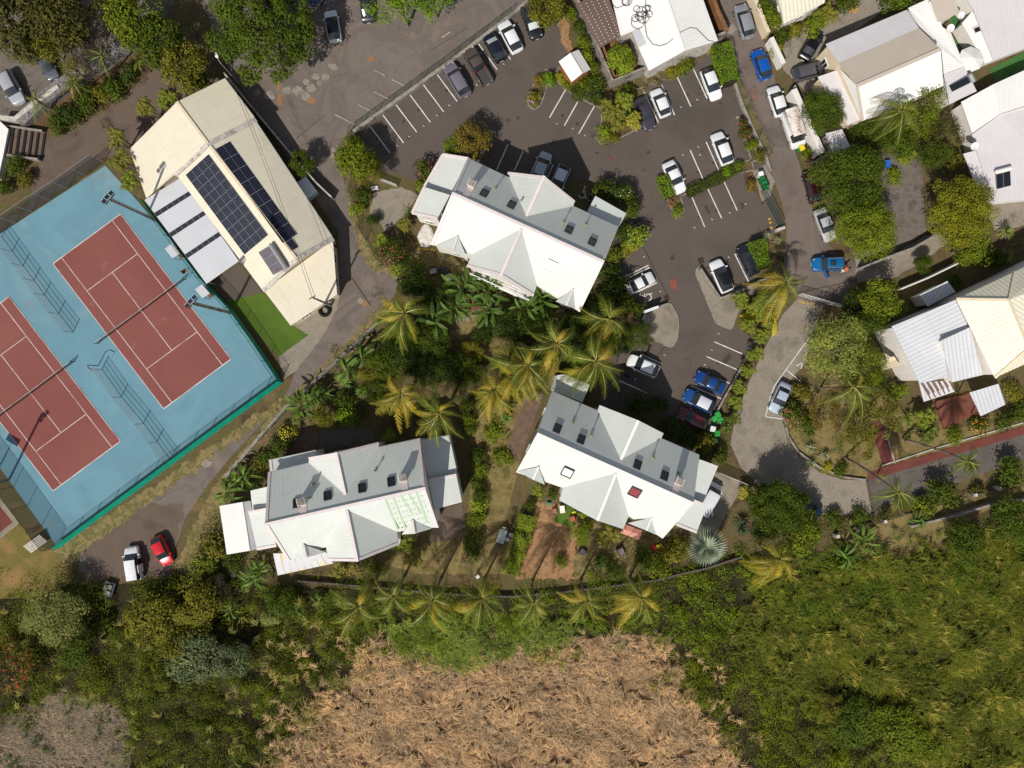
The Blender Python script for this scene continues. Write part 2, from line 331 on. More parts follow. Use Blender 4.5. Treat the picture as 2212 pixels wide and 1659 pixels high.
sheet('gravel_yard', [(-80, -60), (400, -60), (370, 20), (318, 92), (240, 150), (140, 196), (48, 262), (-80, 262)], 1, 'gravel')
sheet('slope', [(318, 92), (352, 128), (330, 150), (240, 228), (150, 280), (100, 290), (50, 272), (140, 200), (240, 150)], 2, 'leafdirt', 2, 8)
sheet('sports_field', [(-80, 1090), (30, 1110), (60, 1160), (120, 1190), (160, 1240), (140, 1300), (-80, 1330)], 1, 'field', 3, 9)
sheet('parking_lot', [(752, 296), (870, 214), (1000, 118), (1112, 36), (1165, 12), (1200, 30), (1226, 110), (1240, 150), (1290, 190), (1320, 215), (1480, 150), (1545, 105), (1580, 165), (1615, 245), (1650, 345), (1690, 470), (1690, 500), (1640, 512), (1640, 600), (1560, 645), (1572, 690), (1630, 735), (1585, 830), (1560, 880), (1540, 935), (1440, 905), (1290, 875), (1330, 760), (1400, 655), (1300, 640), (1300, 560), (1360, 470), (1360, 400), (1100, 380), (960, 340), (900, 390), (830, 370), (790, 330)], 2, 'parking')
sheet('parking_lot_edge', [(1336, 560), (1392, 534), (1420, 640), (1340, 650)], 3, 'parking')
sheet('lane', [(1540, -60), (1622, -60), (1640, 60), (1668, 150), (1690, 240), (1716, 320), (1740, 400), (1765, 460), (1800, 540), (1846, 566), (1848, 600), (1830, 665), (1780, 660), (1722, 645), (1690, 600), (1700, 500), (1690, 440), (1650, 330), (1612, 200), (1575, 100)], 2, 'lane')
sheet('concrete_drive', [(1722, 645), (1780, 660), (1768, 690), (1752, 735), (1736, 790), (1715, 810), (1692, 850), (1690, 905), (1700, 950), (1725, 985), (1770, 1020), (1820, 1036), (1872, 1038), (1890, 1112), (1790, 1112), (1720, 1105), (1650, 1060), (1600, 1010), (1578, 960), (1588, 900), (1616, 830), (1650, 755), (1690, 680)], 3, 'concrete')
sheet('garage_forecourt', [(1540, 1020), (1610, 1040), (1570, 1110), (1520, 1200), (1500, 1180), (1520, 1100)], 3, 'concrete')
sheet('asphalt_drive', [(1874, 1036), (2212, 936), (2400, 880), (2400, 940), (2212, 992), (2100, 1030), (1985, 1080), (1890, 1110)], 3, 'drive')
sheet('red_path', [(1872, 1022), (1900, 1012), (2212, 920), (2400, 866), (2400, 880), (2212, 938), (1880, 1037)], 4, 'redpath')
sheet('red_path_branch', [(1892, 900), (1912, 925), (1932, 1000), (1908, 1010), (1886, 940)], 4, 'redpath')
sheet('side_yard', [(1848, 560), (1900, 560), (2020, 500), (2050, 520), (2000, 560), (1932, 600), (1850, 610)], 3, 'concrete', 1.5, 8)
sheet('yard', [(1905, 330), (1990, 330), (2000, 500), (1940, 540), (1850, 560), (1830, 520), (1900, 430)], 2, 'gravel', 1.5, 10)
sheet('yard_slab', [(2120, 430), (2212, 420), (2260, 480), (2150, 500)], 2, 'concrete', 1, 10)
sheet('house_forecourt', [(1690, 100), (1720, 70), (1800, 20), (1900, -20), (1930, 10), (1800, 100), (1770, 150), (1800, 260), (1740, 200), (1692, 150)], 3, 'concrete', .8, 10)
sheet('patio', [(1750, 290), (1800, 270), (1840, 320), (1770, 345)], 3, 'concrete', .8, 8)
sheet('lawn', [(1690, 905), (1730, 850), (1760, 830), (1900, 830), (1960, 900), (1930, 1000), (1870, 1030), (1800, 1028), (1740, 1000), (1702, 950)], 2, 'lawn', 1.5, 8)
sheet('lawn', [(1910, 900), (2010, 880), (2060, 930), (2212, 860), (2212, 918), (1905, 1010)], 2, 'lawn', 1.5, 8)
sheet('lawn', [(1810, 1150), (2212, 1030), (2400, 1000), (2400, 1040), (2150, 1090), (2000, 1190), (1860, 1230)], 2, 'lawn', 2, 8)
sheet('lawn', [(940, 600), (1000, 560), (1040, 640), (1020, 680), (1120, 690), (1130, 740), (1050, 780), (980, 760), (930, 700)], 2, 'lawn', 1.5, 8)
sheet('lawn', [(880, 520), (930, 530), (945, 560), (980, 580), (950, 610), (890, 590), (870, 550)], 2, 'lawn', 1.5, 8)
sheet('lawn', [(1010, 870), (1140, 860), (1120, 1010), (1090, 1120), (1130, 1240), (900, 1240), (820, 1215), (1010, 1140), (1020, 990)], 2, 'lawn', 1.5, 8)
sheet('straw_garden', [(1160, 1080), (1210, 1090), (1250, 1120), (1240, 1250), (1110, 1250), (1140, 1160)], 3, 'mulch', 2, 7)
sheet('lawn', [(1250, 1120), (1440, 1180), (1470, 1210), (1400, 1250), (1240, 1255)], 2, 'lawn', 1.5, 8)
sheet('brick_path', [(1095, 960), (1140, 850), (1175, 850), (1120, 1000)], 3, 'pavers', .8, 8)
sheet('patio', [(575, 960), (640, 905), (690, 940), (680, 975), (590, 990)], 3, 'pavers', .8, 8)
sheet('garage_forecourt', [(690, 930), (800, 925), (810, 950), (690, 975)], 3, 'drive')
sheet('forecourt', [(808, 415), (870, 405), (905, 420), (868, 470), (835, 500), (800, 460)], 3, 'concrete', 1.2, 6)
sheet('green_turf', [(490, 650), (570, 632), (628, 700), (666, 724), (602, 770)], 3, 'turf')
sheet('clubhouse_apron', [(628, 700), (735, 640), (730, 660), (712, 700), (690, 735), (640, 800), (610, 820), (602, 770), (666, 724)], 2, 'concrete', .8, 8)
sheet('play_mat', [(1211, 1085), (1243, 1100), (1240, 1141), (1196, 1126)], 4, 'turf')
sheet('terrace_turf', [(2046, 30), (2072, 28), (2092, 110), (2074, 125)], 4, 'turf2')
sheet('terrace_turf', [(2135, 150), (2212, 112), (2212, 150), (2150, 178)], 4, 'turf2')
for k, (x, y, r) in enumerate([(720, 144, 10), (703, 167, 9), (682, 166, 10), (662, 178, 9), (644, 196, 13), (660, 208, 11), (672, 190, 11), (620, 196, 10), (582, 206, 13), (556, 200, 9), (690, 180, 6), (719, 325, 7), (719, 337, 6), (802, 128, 8), (780, 650, 8), (446, 1001, 11), (1576, 63, 14)]):
    pts = [(x + r * rnd.uniform(.7, 1.2) * math.cos(a), y + r * rnd.uniform(.7, 1.15) * math.sin(a) * .85) for a in [2 * math.pi * i / 14 for i in range(14)]]
    sheet('road_patch', pts, 3, 'patch' if k != 13 else 'rust')
for (x, y, rx, ry) in ((672, 217, 9, 8), (788, 655, 9, 8), (602, 186, 5, 12), (604, 215, 6, 14)):
    sheet('road_patch', [(x + rx * rnd.uniform(.8, 1.15) * math.cos(a), y + ry * rnd.uniform(.8, 1.15) * math.sin(a)) for a in [2 * math.pi * i / 14 for i in range(14)]], 2, 'rust')
# tennis courts
sheet('court_surface', [(0, 506), (-60, 552), (-150, 690), (-180, 900), (0, 1010), (122, 1178), (605, 823), (500, 668), (440, 604), (330, 470), (228, 358)], 3, 'blue')
def court(O, u, v, nm):
    u = Vector(u); v = Vector(v); O = Vector(O); Lx, Wx = 23.77, 10.97
    P = lambda a, b: (lambda q: W(q.x, q.y))(O + u * (a / Lx) + v * (b / Wx))
    mb = MB(); mb.face([(p.x, p.y, .088) for p in (P(-.05, -.05), P(-.05, Wx + .05), P(Lx + .05, Wx + .05), P(Lx + .05, -.05))])
    tag(mb.build(nm, M['red']), kind='structure'); mb = MB(); L = lambda a, b, c, d, w=.07: mb.strip(P(a, b), P(c, d), w, .092)
    for b in (0, 1.37, Wx - 1.37, Wx): L(0, b, Lx, b)
    for a in (0, Lx): L(a, 0, a, Wx, .10)
    for a in (5.485, Lx - 5.485): L(a, 1.37, a, Wx - 1.37)
    L(5.485, Wx / 2, Lx - 5.485, Wx / 2)
    tag(mb.build('court_lines', M['courtline']), kind='structure'); return P
PC1 = court((261, 462.6), (238.5, 313.2), (-145.5, 107.2), 'red_court')
PC2 = court((20.5, 641), (240.5, 312), (-145.5, 107.2), 'red_court')
# painted markings
PL = [(798, 271, 843, 331), (827.5, 249, 872, 309), (856, 227, 900.5, 286), (886, 205.5, 930, 264.5), (914, 182.5, 958.5, 242), (943.5, 160, 988, 220), (973, 137, 1018, 197), (1002, 114, 1047, 173), (1030.5, 91, 1074, 151), (1059, 68, 1103, 129), (1088, 45, 1132, 105),
 (1223.5, 191, 1187, 254.5), (1253, 211, 1219, 272), (1284, 229.5, 1250, 289.5), (1496.5, 147, 1527, 214), (1462, 165.5, 1492, 230.5), (1428, 182.5, 1457, 249), (1392, 199, 1422, 265.5),
 (1456, 342.5, 1485, 407.5), (1490.5, 324.5, 1519, 389), (1525, 307, 1554, 372), (1558.5, 290, 1588.5, 355), (1494, 425, 1522, 490.5), (1528, 407, 1558.5, 472), (1562, 389, 1592, 455),
 (1586.5, 548, 1617, 610), (1553, 565, 1584, 627), (1343.5, 601, 1401, 573), (1346, 606, 1403, 578), (1360, 632, 1416, 607), (1362, 638, 1418.5, 611), (1383.5, 765, 1428.5, 785), (1352, 790, 1412, 817), (1337, 822, 1397, 849),
 (1543, 738.5, 1609, 767), (1526.5, 770.5, 1592, 798.5), (1510, 803, 1576, 828), (1492, 833, 1559, 862), (1477, 867, 1536, 889), (1130, 327, 1111, 369), (1162, 341, 1147, 374), (1195, 356, 1182, 384), (1097, 312.5, 1073, 367)]
mb = MB()
for a in PL: mb.strip(W(a[0], a[1]), W(a[2], a[3]), .14, .088)
for a in ((1203, 268), (1237, 278), (1263, 293), (1286, 217), (1424, 224), (1506, 216), (1471, 232), (1512, 335), (1475, 335), (1508, 318), (1538, 474), (1576, 460), (1610, 441), (1500, 492), (884, 296), (915, 272), (944, 250), (971, 228), (858, 315), (1030, 184), (1088, 139), (1552, 721), (1537, 756), (1522, 788), (1574, 556), (1426, 630), (1435, 767), (1391, 555)):
    for k in (-1, 1): mb.ring(W(a[0] + k * 1.0, a[1] + k * .6), 0, .06, .088, 8)
def wheelchair(x, y, a):
    c = W(x, y); Rm = Matrix.Rotation(a, 3, 'Z'); q = lambda u, v: c + Rm @ Vector((u, v, 0))
    mb.ring(q(0, -.1), .38, .50, .088, 20, 0, a - 2.6, a + .9)
    for p0, p1 in (((-.05, .75), (-.02, .2)), ((-.02, .2), (.38, .15)), ((.38, .15), (.6, -.4)), ((-.04, .5), (.3, .45)), ((.6, -.4), (.75, -.34))): mb.strip(q(*p0), q(*p1), .11, .092)
    mb.ring(q(-.05, .95), 0, .13, .088, 12)
wheelchair(1398, 642, 1.2); wheelchair(1258, 419, -.4)
tag(mb.build('parking_lines', M['line']), kind='structure')
mb = MB()
for a in ((724, 248, 770, 271), (774, 227, 805, 242), (808, 199, 844, 216), (847, 172.5, 875, 186), (808, 152, 832, 164), (955, 82, 974, 69)): mb.strip(W(a[0], a[1]), W(a[2], a[3]), .12, .086)
tag(mb.build('faded_road_lines', M['oldline']), kind='structure')
mb = MB()
for a in ((1749, 727, 1672, 834), (1672, 834, 1664, 856), (1664, 856, 1653, 900), (1653, 900, 1690, 905), (1749, 727, 1758, 734), (1698.5, 799, 1728, 823.5), (1720, 791, 1732, 783), (1732, 783, 1730, 797)): mb.strip(W(a[0], a[1]), W(a[2], a[3]), .13, .090)
tag(mb.build('drive_lines', M['line']), kind='structure')
mb = MB()
for a in ((1726, 650, 1729, 653), (1733, 652, 1737, 655), (1741, 654, 1745, 657), (1749, 656, 1754, 659), (1659, 475, 1664, 472), (1661, 482, 1666, 480), (1663, 491, 1668, 494)): mb.strip(W(a[0], a[1]), W(a[2], a[3]), .22, .090)
tag(mb.build('yellow_marks', M['yellow']), kind='structure')
# covers and drains set into the asphalt
def cover(name, pts, col, label, cat='manhole cover', grp=None):
    mb = MB(); P = [W(*p) for p in pts]; P = P[::-1] if sum(P[i].x * P[(i + 1) % len(P)].y - P[(i + 1) % len(P)].x * P[i].y for i in range(len(P))) < 0 else P
    mb.prism(P, .005, .10); o = mb.build(name, M['obj'], None, col); return tag(o, label, cat, grp)
def disc(x, y, r): return [(x + r * math.cos(2 * math.pi * i / 18), y + r * math.sin(2 * math.pi * i / 18)) for i in range(18)]
cover('manhole_cover', disc(1315, 342.5, 5.5), C(112, 74, 62), 'round rusty manhole cover in the middle of the dark car park')
cover('manhole_cover', disc(1432, 680, 5.2), C(92, 62, 54), 'round brown manhole cover in the rounded concrete island')
cover('manhole_cover', disc(1750, 47, 4), C(132, 100, 80), 'small square cover in the pale forecourt beside the black saloon')
cover('utility_cover', [(1446, 604), (1460, 602), (1463, 623), (1449, 627)], C(134, 76, 64), 'red rectangular utility cover in the car park roadway', 'cover')
cover('utility_cover', [(1620, 193), (1630, 188), (1636, 216), (1624, 220)], C(122, 92, 78), 'brown rectangular cover framed in concrete at the lane edge', 'cover')
cover('drain_grate', [(1507, 559), (1518, 556), (1521, 567), (1511, 571)], C(58, 46, 42), 'square drain grate at the tip of the angled concrete island', 'drain')
cover('drain_grate', [(1433, 640), (1443, 637), (1446, 647), (1437, 651)], C(60, 46, 42), 'square drain grate beside the rounded concrete island', 'drain')
cover('drain_channel', [(1870, 1038), (1876, 1037), (1890, 1110), (1884, 1112)], C(84, 72, 60), 'long drain channel across the drive where concrete meets asphalt', 'drain')
# raised concrete islands with kerbs
def island(pts, h, mat, kerb=None, name='concrete_island', lab=None, lay=0):
    mb = MB(); P = [W(*p) for p in pts]
    if sum(P[i].x * P[(i + 1) % len(P)].y - P[(i + 1) % len(P)].x * P[i].y for i in range(len(P))) < 0: P.reverse()
    mb.prism(P, 0, h); o = mb.build(name, M[mat]); tag(o, kind='structure')
    if kerb:
        kb = MB(); n = len(P); c = sum((Vector(p) for p in P), Vector()) / n
        for i in range(n):
            a, b = Vector(P[i]), Vector(P[(i + 1) % n]); d = (b - a)
            if d.length < .05: continue
            mid = (a + b) / 2; kb.box((mid.x, mid.y, h / 2 + .012), (d.length + .06, .13, h + .024), math.atan2(d.y, d.x))
        tag(kb.build('kerb', M['block']), kind='structure')
island([(1391, 675), (1438, 656), (1448, 656), (1458, 672), (1465, 690), (1465, 712), (1463, 730), (1458, 743), (1450, 750), (1430, 744), (1408, 733), (1396, 715)], .14, 'concrete', 1)
island([(1502, 590), (1505, 580), (1513, 575), (1553, 642), (1600, 622), (1654, 598), (1660, 612), (1600, 655), (1580, 712), (1560, 705), (1546, 698)], .14, 'concrete', 1)
BED = 'planting_bed'
for pts in ([(1170, 155), (1182, 150), (1188, 165), (1178, 200), (1168, 228), (1154, 238), (1141, 228), (1140, 210), (1155, 180)],
            [(1198, 160), (1210, 145), (1232, 185), (1290, 215), (1312, 230), (1300, 235), (1270, 222), (1225, 196), (1200, 172)],
            [(1296, 225), (1330, 200), (1390, 190), (1392, 240), (1384, 275), (1340, 298), (1302, 312), (1288, 300), (1300, 260)],
            [(1428, 372), (1438, 372), (1450, 400), (1486, 412), (1590, 355), (1622, 345), (1628, 368), (1540, 385), (1490, 415), (1470, 425), (1478, 455), (1462, 470), (1444, 440)],
            [(1590, 250), (1605, 262), (1640, 345), (1624, 350), (1608, 300)]):
    island(pts, .10, 'ground', 1, BED)

ro = random.Random(5)
for x, y in ((815, 300), (872, 262), (905, 238), (936, 215), (965, 196), (1215, 250), (1247, 268), (1484, 205), (1512, 192), (1508, 372), (1540, 352), (1510, 470), (1548, 455), (1582, 440), (1568, 750), (1550, 785), (1370, 800), (1450, 560), (1400, 330), (1290, 330)):
    rx, ry = ro.uniform(2, 5), ro.uniform(2, 4); sheet('oil_stain', [(x + rx * ro.uniform(.7, 1.3) * math.cos(2 * math.pi * i / 12), y + ry * ro.uniform(.7, 1.3) * math.sin(2 * math.pi * i / 12)) for i in range(12)], 4, 'stain')
mb = MB()
for a in ((1390, 535, 1445, 645), (1425, 765, 1442, 742), (1570, 560, 1500, 590), (1690, 640, 1846, 606), (1716, 320, 1752, 410), (1752, 410, 1745, 440), (640, 300, 700, 250), (930, 110, 1010, 60), (760, 600, 800, 660)): mb.strip(W(a[0], a[1]), W(a[2], a[3]), .07, .080)
tag(mb.build('asphalt_seam', M['stain']), kind='structure')
# ---------------------------------------------------------------- buildings
EYE = Vector((0, 0, H))
def plane3(a, b, c):
    n = (b - a).cross(c - a).normalized()
    if n.z < 0: n = -n
    return (n, Vector(a))
def onpl(px, py, pl):
    d = W(px, py, 0) - EYE; n, p = pl; t = (p - EYE).dot(n) / d.dot(n); return EYE + d * t
def uvaxes(n):
    u = Vector((0, 0, 1)).cross(n)
    if u.length < .02: u = Vector((1, 0, 0))
    u.normalize(); return u, n.cross(u)
def newell(P):
    n = Vector()
    for i, a in enumerate(P):
        b = P[(i + 1) % len(P)]; n += Vector(((a.y - b.y) * (a.z + b.z), (a.z - b.z) * (a.x + b.x), (a.x - b.x) * (a.y + b.y)))
    return n.normalized()
def plate(mb, P, th=.10, m=0, udir=None):
    P = [Vector(p) for p in P]; n = newell(P)
    if n.z < 0: P.reverse(); n = -n
    u, v = uvaxes(n)
    if udir is not None: u = Vector(udir).normalized(); v = n.cross(u)
    f = lambda q: (q.dot(u), q.dot(v)); D = Vector((0, 0, th)); Q = [p - D for p in P]; k = len(P)
    mb.face(P, m, [f(p) for p in P]); mb.face(Q[::-1], m, [f(p) for p in Q[::-1]])
    for i in range(k):
        j = (i + 1) % k; q = [Q[i], Q[j], P[j], P[i]]; mb.face(q, m, [f(p) for p in q])
def inset(L, d):
    n = len(L); A = sum(L[i].x * L[(i + 1) % n].y - L[(i + 1) % n].x * L[i].y for i in range(n))
    if A < 0: L = L[::-1]
    out = []
    for i, p in enumerate(L):
        a, b = L[i - 1], L[(i + 1) % n]; e1 = Vector((p.x - a.x, p.y - a.y)); e2 = Vector((b.x - p.x, b.y - p.y))
        if e1.length < 1e-4 or e2.length < 1e-4: out.append(p.copy()); continue
        e1.normalize(); e2.normalize(); n1 = Vector((-e1.y, e1.x)); n2 = Vector((-e2.y, e2.x)); m = n1 + n2
        m = n1 if m.length < .2 else m / max(.45, (1 + n1.dot(n2)))
        out.append(Vector((p.x + m.x * d, p.y + m.y * d, p.z)))
    return out
class Bld:
    def __init__(s, name, label, cat, px, py, group=None, z=0):
        s.root = empty(name, W(px, py, z), 0, label, cat, group); s.loops = []
    def roof(s, polys, mat, name='roof', th=.10, udir=None):
        mb = MB()
        for P in polys: plate(mb, P, th, 0, udir)
        return mb.build(name, M[mat], s.root)
    def walls(s, loop, mat='plaster', d=.28, drop=.10, name='wall', windows=0, wmat='white', z0=0.0, minlen=2.0):
        L = inset([Vector(p) for p in loop], d); n = len(L); mb = MB()
        for i in range(n):
            a, b = L[i], L[(i + 1) % n]
            if (a - b).length < .02: continue
            mb.face([(a.x, a.y, z0), (b.x, b.y, z0), (b.x, b.y, b.z - drop), (a.x, a.y, a.z - drop)])
        w = mb.build(name, M[mat], s.root)
        if windows:
            for i in range(n):
                a, b = L[i], L[(i + 1) % n]; dv = Vector((b.x - a.x, b.y - a.y, 0)); ln = dv.length
                if ln < minlen: continue
                dv /= ln; ang = math.atan2(dv.y, dv.x); nx = Vector((dv.y, -dv.x, 0)); top = min(a.z, b.z)
                k = max(1, int(ln / 3.0))
                for q in range(k):
                    for zc in ([1.45, 4.2] if top > 5.4 else [1.5] if top > 2.6 else []):
                        c = Vector((a.x, a.y, 0)) + dv * (ln * (q + .5) / k) + Vector((0, 0, zc))
                        wm = MB(); o = nx * .03
                        for dx, dz, sx, sz in ((-.55, 0, .09, 1.3), (.55, 0, .09, 1.3), (0, .605, 1.01, .09), (0, -.605, 1.01, .09), (0, 0, .05, 1.12)):
                            wm.box(c + dv * dx + o + Vector((0, 0, dz)), (sx, .10, sz), ang)
                        wo = wm.build('window', M[wmat], s.root); pm = MB(); e = c + nx * .02
                        pm.face([e - dv * .5 - Vector((0, 0, .56)), e + dv * .5 - Vector((0, 0, .56)), e + dv * .5 + Vector((0, 0, .56)), e - dv * .5 + Vector((0, 0, .56))])
                        pm.build('pane', M['glass'], wo)
        return w
    def trim(s, segs, w=.40, mat='trim', name='ridge_cap', lift=.05, shift=0.0):
        for p, q in segs:
            mb = MB(); p, q = Vector(p), Vector(q); d = (q - p); ln = d.length; d.normalize(); side = Vector((-d.y, d.x, 0)).normalized(); up = side.cross(d) * -1
            if up.z < 0: up = -up
            Mx = Matrix((d, side, up)).transposed(); c = (p + q) / 2 + up * lift + side * shift
            mb.box(c, (ln, w, .06), tilt=Mx); mb.build(name, M[mat], s.root)
    def onroof(s, px, py, pl):
        n, _ = pl; u, v = uvaxes(n); c = onpl(px, py, pl); return c, u, v, n
    def skylight(s, px, py, pl, size=(.85, 1.15), pane='glass', frame='dark', lab=None):
        c, u, v, n = s.onroof(px, py, pl); Mx = Matrix((u, v, n)).transposed(); a, b = size; mb = MB()
        for du, dv, su, sv in ((-a / 2, 0, .10, b + .1), (a / 2, 0, .10, b + .1), (0, -b / 2, a - .1, .10), (0, b / 2, a - .1, .10)):
            mb.box(c + u * du + v * dv + n * .09, (su, sv, .18), tilt=Mx)
        fr = mb.build('skylight', M[frame], s.root)
        if lab: fr['label'] = lab
        mb = MB(); mb.box(c + n * .07, (a - .11, b - .11, .05), tilt=Mx); mb.build('pane', M[pane], fr)
    def chimney(s, px, py, pl, h=1.1, w=.75, mat='trim'):
        c, u, v, n = s.onroof(px, py, pl); a = math.atan2(u.y, u.x); mb = MB()
        mb.box((c.x, c.y, c.z + h / 2 - .3), (w, w, h + .6), a); mb.box((c.x, c.y, c.z + h + .04), (w + .16, w + .16, .12), a)
        ch = mb.build('chimney', M[mat], s.root)
        mb = MB(); mb.box((c.x, c.y, c.z + h + .14), (w * 1.0, w * 1.0, .10), a); mb.build('chimney_cap', M['block'], ch)
    def pipe(s, px, py, pl, h=.9):
        c, u, v, n = s.onroof(px, py, pl); mb = MB(); mb.tube([c, c + Vector((0, 0, h))], .075, 8)
        mb.tube([c + Vector((0, 0, h - .03)), c + Vector((0, 0, h + .14))], [.15, .06], 8)
        mb.box(c + Vector((0, 0, .06)), (.34, .34, .10), math.atan2(u.y, u.x)); mb.build('vent_pipe', M['lichen'], s.root)
M['lichen'] = noisy('mossy metal', [C(120, 136, 84), C(164, 170, 140)], 3, 9, .3, .8)
M['walld'] = noisy('off white render', [C(206, 200, 190), C(224, 218, 208)], .6, 6, .15, .85)  # dormer walls, a little greyer than the white plaster
E, RZ, GZ, AZ = 6.3, 10.4, 9.9, 4.8
def apartment(lab, base, d, trims_all=True, trimmat='trim'):
    b = Bld('apartment_building', lab, 'apartment building', *base, group='white gabled apartment buildings')
    w = lambda k, z: W(d[k][0], d[k][1], z)
    NW, NE, SE, SW = w('NW', E), w('NE', E), w('SE', E), w('SW', E); RL, RR = w('RL', RZ), w('RR', RZ)
    pN = plane3(RL, RR, (NW + NE) / 2); pS = plane3(RL, RR, (SW + SE) / 2)
    def gable(k, pl):
        a, l, lf, rf, r, f = d[k]                          # apex, left valley, left front, right front, right valley, ridge end
        return dict(A=onpl(*a, pl) + Vector((0, 0, .04)), L=W(*l, E), LF=W(*lf, E), RF=W(*rf, E), Rr=W(*r, E), F=W(*f, GZ))
    n, s_ = gable('NG', pN), gable('SG', pS)
    Ns = [NW, n['L'], n['A'] - Vector((0, 0, .04)), n['Rr'], NE, RR, RL]
    Ss = [SW, s_['L'], s_['A'] - Vector((0, 0, .04)), s_['Rr'], SE, RR, RL]
    polys = [Ns, Ss]
    for g in (n, s_): polys += [[g['L'], g['LF'], g['F'], g['A']], [g['Rr'], g['A'], g['F'], g['RF']]]
    dm = []
    for k in ('D1', 'D2'):
        l, a, r, f = d[k]; L_, A_, R_ = [onpl(*q, pS) + Vector((0, 0, .05)) for q in (l, a, r)]; F_ = W(*f, E + 1.55)
        fl = Vector((L_.x, L_.y, L_.z)); dm.append((L_, A_, R_, F_))
    b.roof(polys, 'roofw')
    for L_, A_, R_, F_ in dm:
        dr = b.roof([[L_, F_, A_], [A_, F_, R_]], 'roofw', 'dormer_roof', .07)
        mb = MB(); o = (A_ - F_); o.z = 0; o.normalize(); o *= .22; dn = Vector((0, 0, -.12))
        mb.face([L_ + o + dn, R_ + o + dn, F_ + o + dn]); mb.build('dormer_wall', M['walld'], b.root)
    loop = [NW, n['L'], n['LF'], n['F'], n['RF'], n['Rr'], NE, RR, SE, s_['Rr'], s_['RF'], s_['F'], s_['LF'], s_['L'], SW, RL]
    b.walls(loop, 'plaster', .3, .12, windows=1)
    u = (RR - RL).normalized() * .2
    b.trim([(RL, RR)], .34, trimmat); b.trim([(n['A'], n['F']), (s_['A'], s_['F'])], .34, trimmat)
    b.trim([(A_, F_) for L_, A_, R_, F_ in dm], .26, trimmat)
    v = []
    if 'L' in d.get('verges', 'LR'): v += [(NW + u, RL + u), (RL + u, SW + u)]
    if 'R' in d.get('verges', 'LR'): v += [(NE - u, RR - u), (RR - u, SE - u)]
    gi = (n['A'] - n['F']); gi.z = 0; gi = gi.normalized() * .2; gs = (s_['A'] - s_['F']); gs.z = 0; gs = gs.normalized() * .2
    if 'G' in d.get('verges', 'LRG'): v += [(n['LF'] + gi, n['F'] + gi), (n['F'] + gi, n['RF'] + gi), (s_['LF'] + gs, s_['F'] + gs), (s_['F'] + gs, s_['RF'] + gs)]
    if v: b.trim(v, .32, 'trim', 'verge_trim')
    b.trim([(NW, n['L']), (n['Rr'], NE), (SE, s_['Rr']), (s_['L'], SW)], .12, 'gutter', 'gutter', -.10)
    # balcony rail in front of the garden gable
    mb = MB(); a, c = s_['LF'], s_['RF']; dv = Vector((c.x - a.x, c.y - a.y, 0)); ln = dv.length; dv.normalize(); out = -gs.normalized()
    if ln > 1:
        st = Vector((a.x, a.y, 0)) + dv * .4 + out * .25; ang = math.atan2(dv.y, dv.x); lr = ln - .8
        for zz in (2.9, 3.2, 3.5, 3.85): mb.box(st + dv * lr / 2 + Vector((0, 0, zz)), (lr, .06, .07), ang)
        for i in range(5): mb.box(st + dv * lr * i / 4 + Vector((0, 0, 2.5)), (.12, .12, 2.8), ang)
        mb.box(st + dv * lr / 2 - out * .3 + Vector((0, 0, 2.65)), (lr, .85, .12), ang)
        mb.build('balcony', M['white'], b.root)
    for k, (pts, zs) in enumerate(d['annex']):
        P = [W(x, y, z) for (x, y), z in zip(pts, zs)]; b.roof([P], 'roofw', 'annex_roof'); b.walls(P, 'plaster', .2, .12, 'annex_wall', windows=1, minlen=2.5)
        if d.get('atrim') and k in d['atrim']: b.trim([(P[i], P[(i + 1) % len(P)]) for i in d['atrim'][k]], .34, 'trim', 'annex_trim', .05)
    for x, y, *r in d['sky']: b.skylight(x, y, pS if r and r[0] == 'S' else pN, (1.25, 1.3) if r and len(r) > 3 else (.8, 1.1), *(r[1:3] if len(r) > 2 else ()), **({'lab': r[4]} if len(r) > 4 else {}))
    for x, y in d['chim']:
        b.chimney(x, y, pN); c, uu, vv, nn = b.onroof(x, y, pN); top = (RL + RR) / 2
        cc = c + vv * (1 if vv.z > 0 else -1) * ((RZ - c.z) / abs(vv.z) - .1); b.trim([(c, cc)], .8, 'trim', 'chimney_flashing', .035)
    for x, y in d['pipe']: b.pipe(x, y, pN)
    return b, pN, pS
M['blindw'] = plain('white blind', C(226, 226, 228), .6); M['blindr'] = plain('red blind', C(140, 54, 60), .7)
B1, pN1, pS1 = apartment('white gabled apartment building beside the car park with pink roof trims, topmost of the three', (1125, 520), dict(
    NW=(1010, 341), NE=(1336, 490), SE=(1253, 673), SW=(930, 527), RL=(976, 417), RR=(1305, 566),
    NG=[(1137, 467), (1101, 384), (1099, 371), (1242, 433), (1238.5, 445), (1176, 380)],
    SG=[(1126, 495), (1019, 549), (1008, 577), (1151, 641), (1160, 616), (1081, 597)],
    D1=[(942, 531), (989, 510), (1012, 565), (978, 540)], D2=[(1200, 651), (1238.5, 623.5), (1242, 667), (1223, 660)],
    annex=[([(957, 334), (1012, 343), (972, 420), (917, 403)], (4.4, 5.0, 5.0, 4.4)), ([(917, 404), (972, 421), (945, 472), (890.5, 460)], (5.5, 6.0, 6.0, 5.5)), ([(1286, 423), (1353, 461), (1337, 490), (1268.5, 457)], (4.4, 4.4, 4.9, 4.9))],
    atrim={0: [0, 3], 1: [2, 3]}, sky=[(1046, 418), (1105, 443), (1229, 497), (1279, 523), (1191, 574, 'S', 'blindw', 'steel', 1, 'large skylight with a white blind')],
    chim=[(1020, 401)], pipe=[(1069, 409), (1126, 436), (1215.5, 484), (1263.5, 489)]))
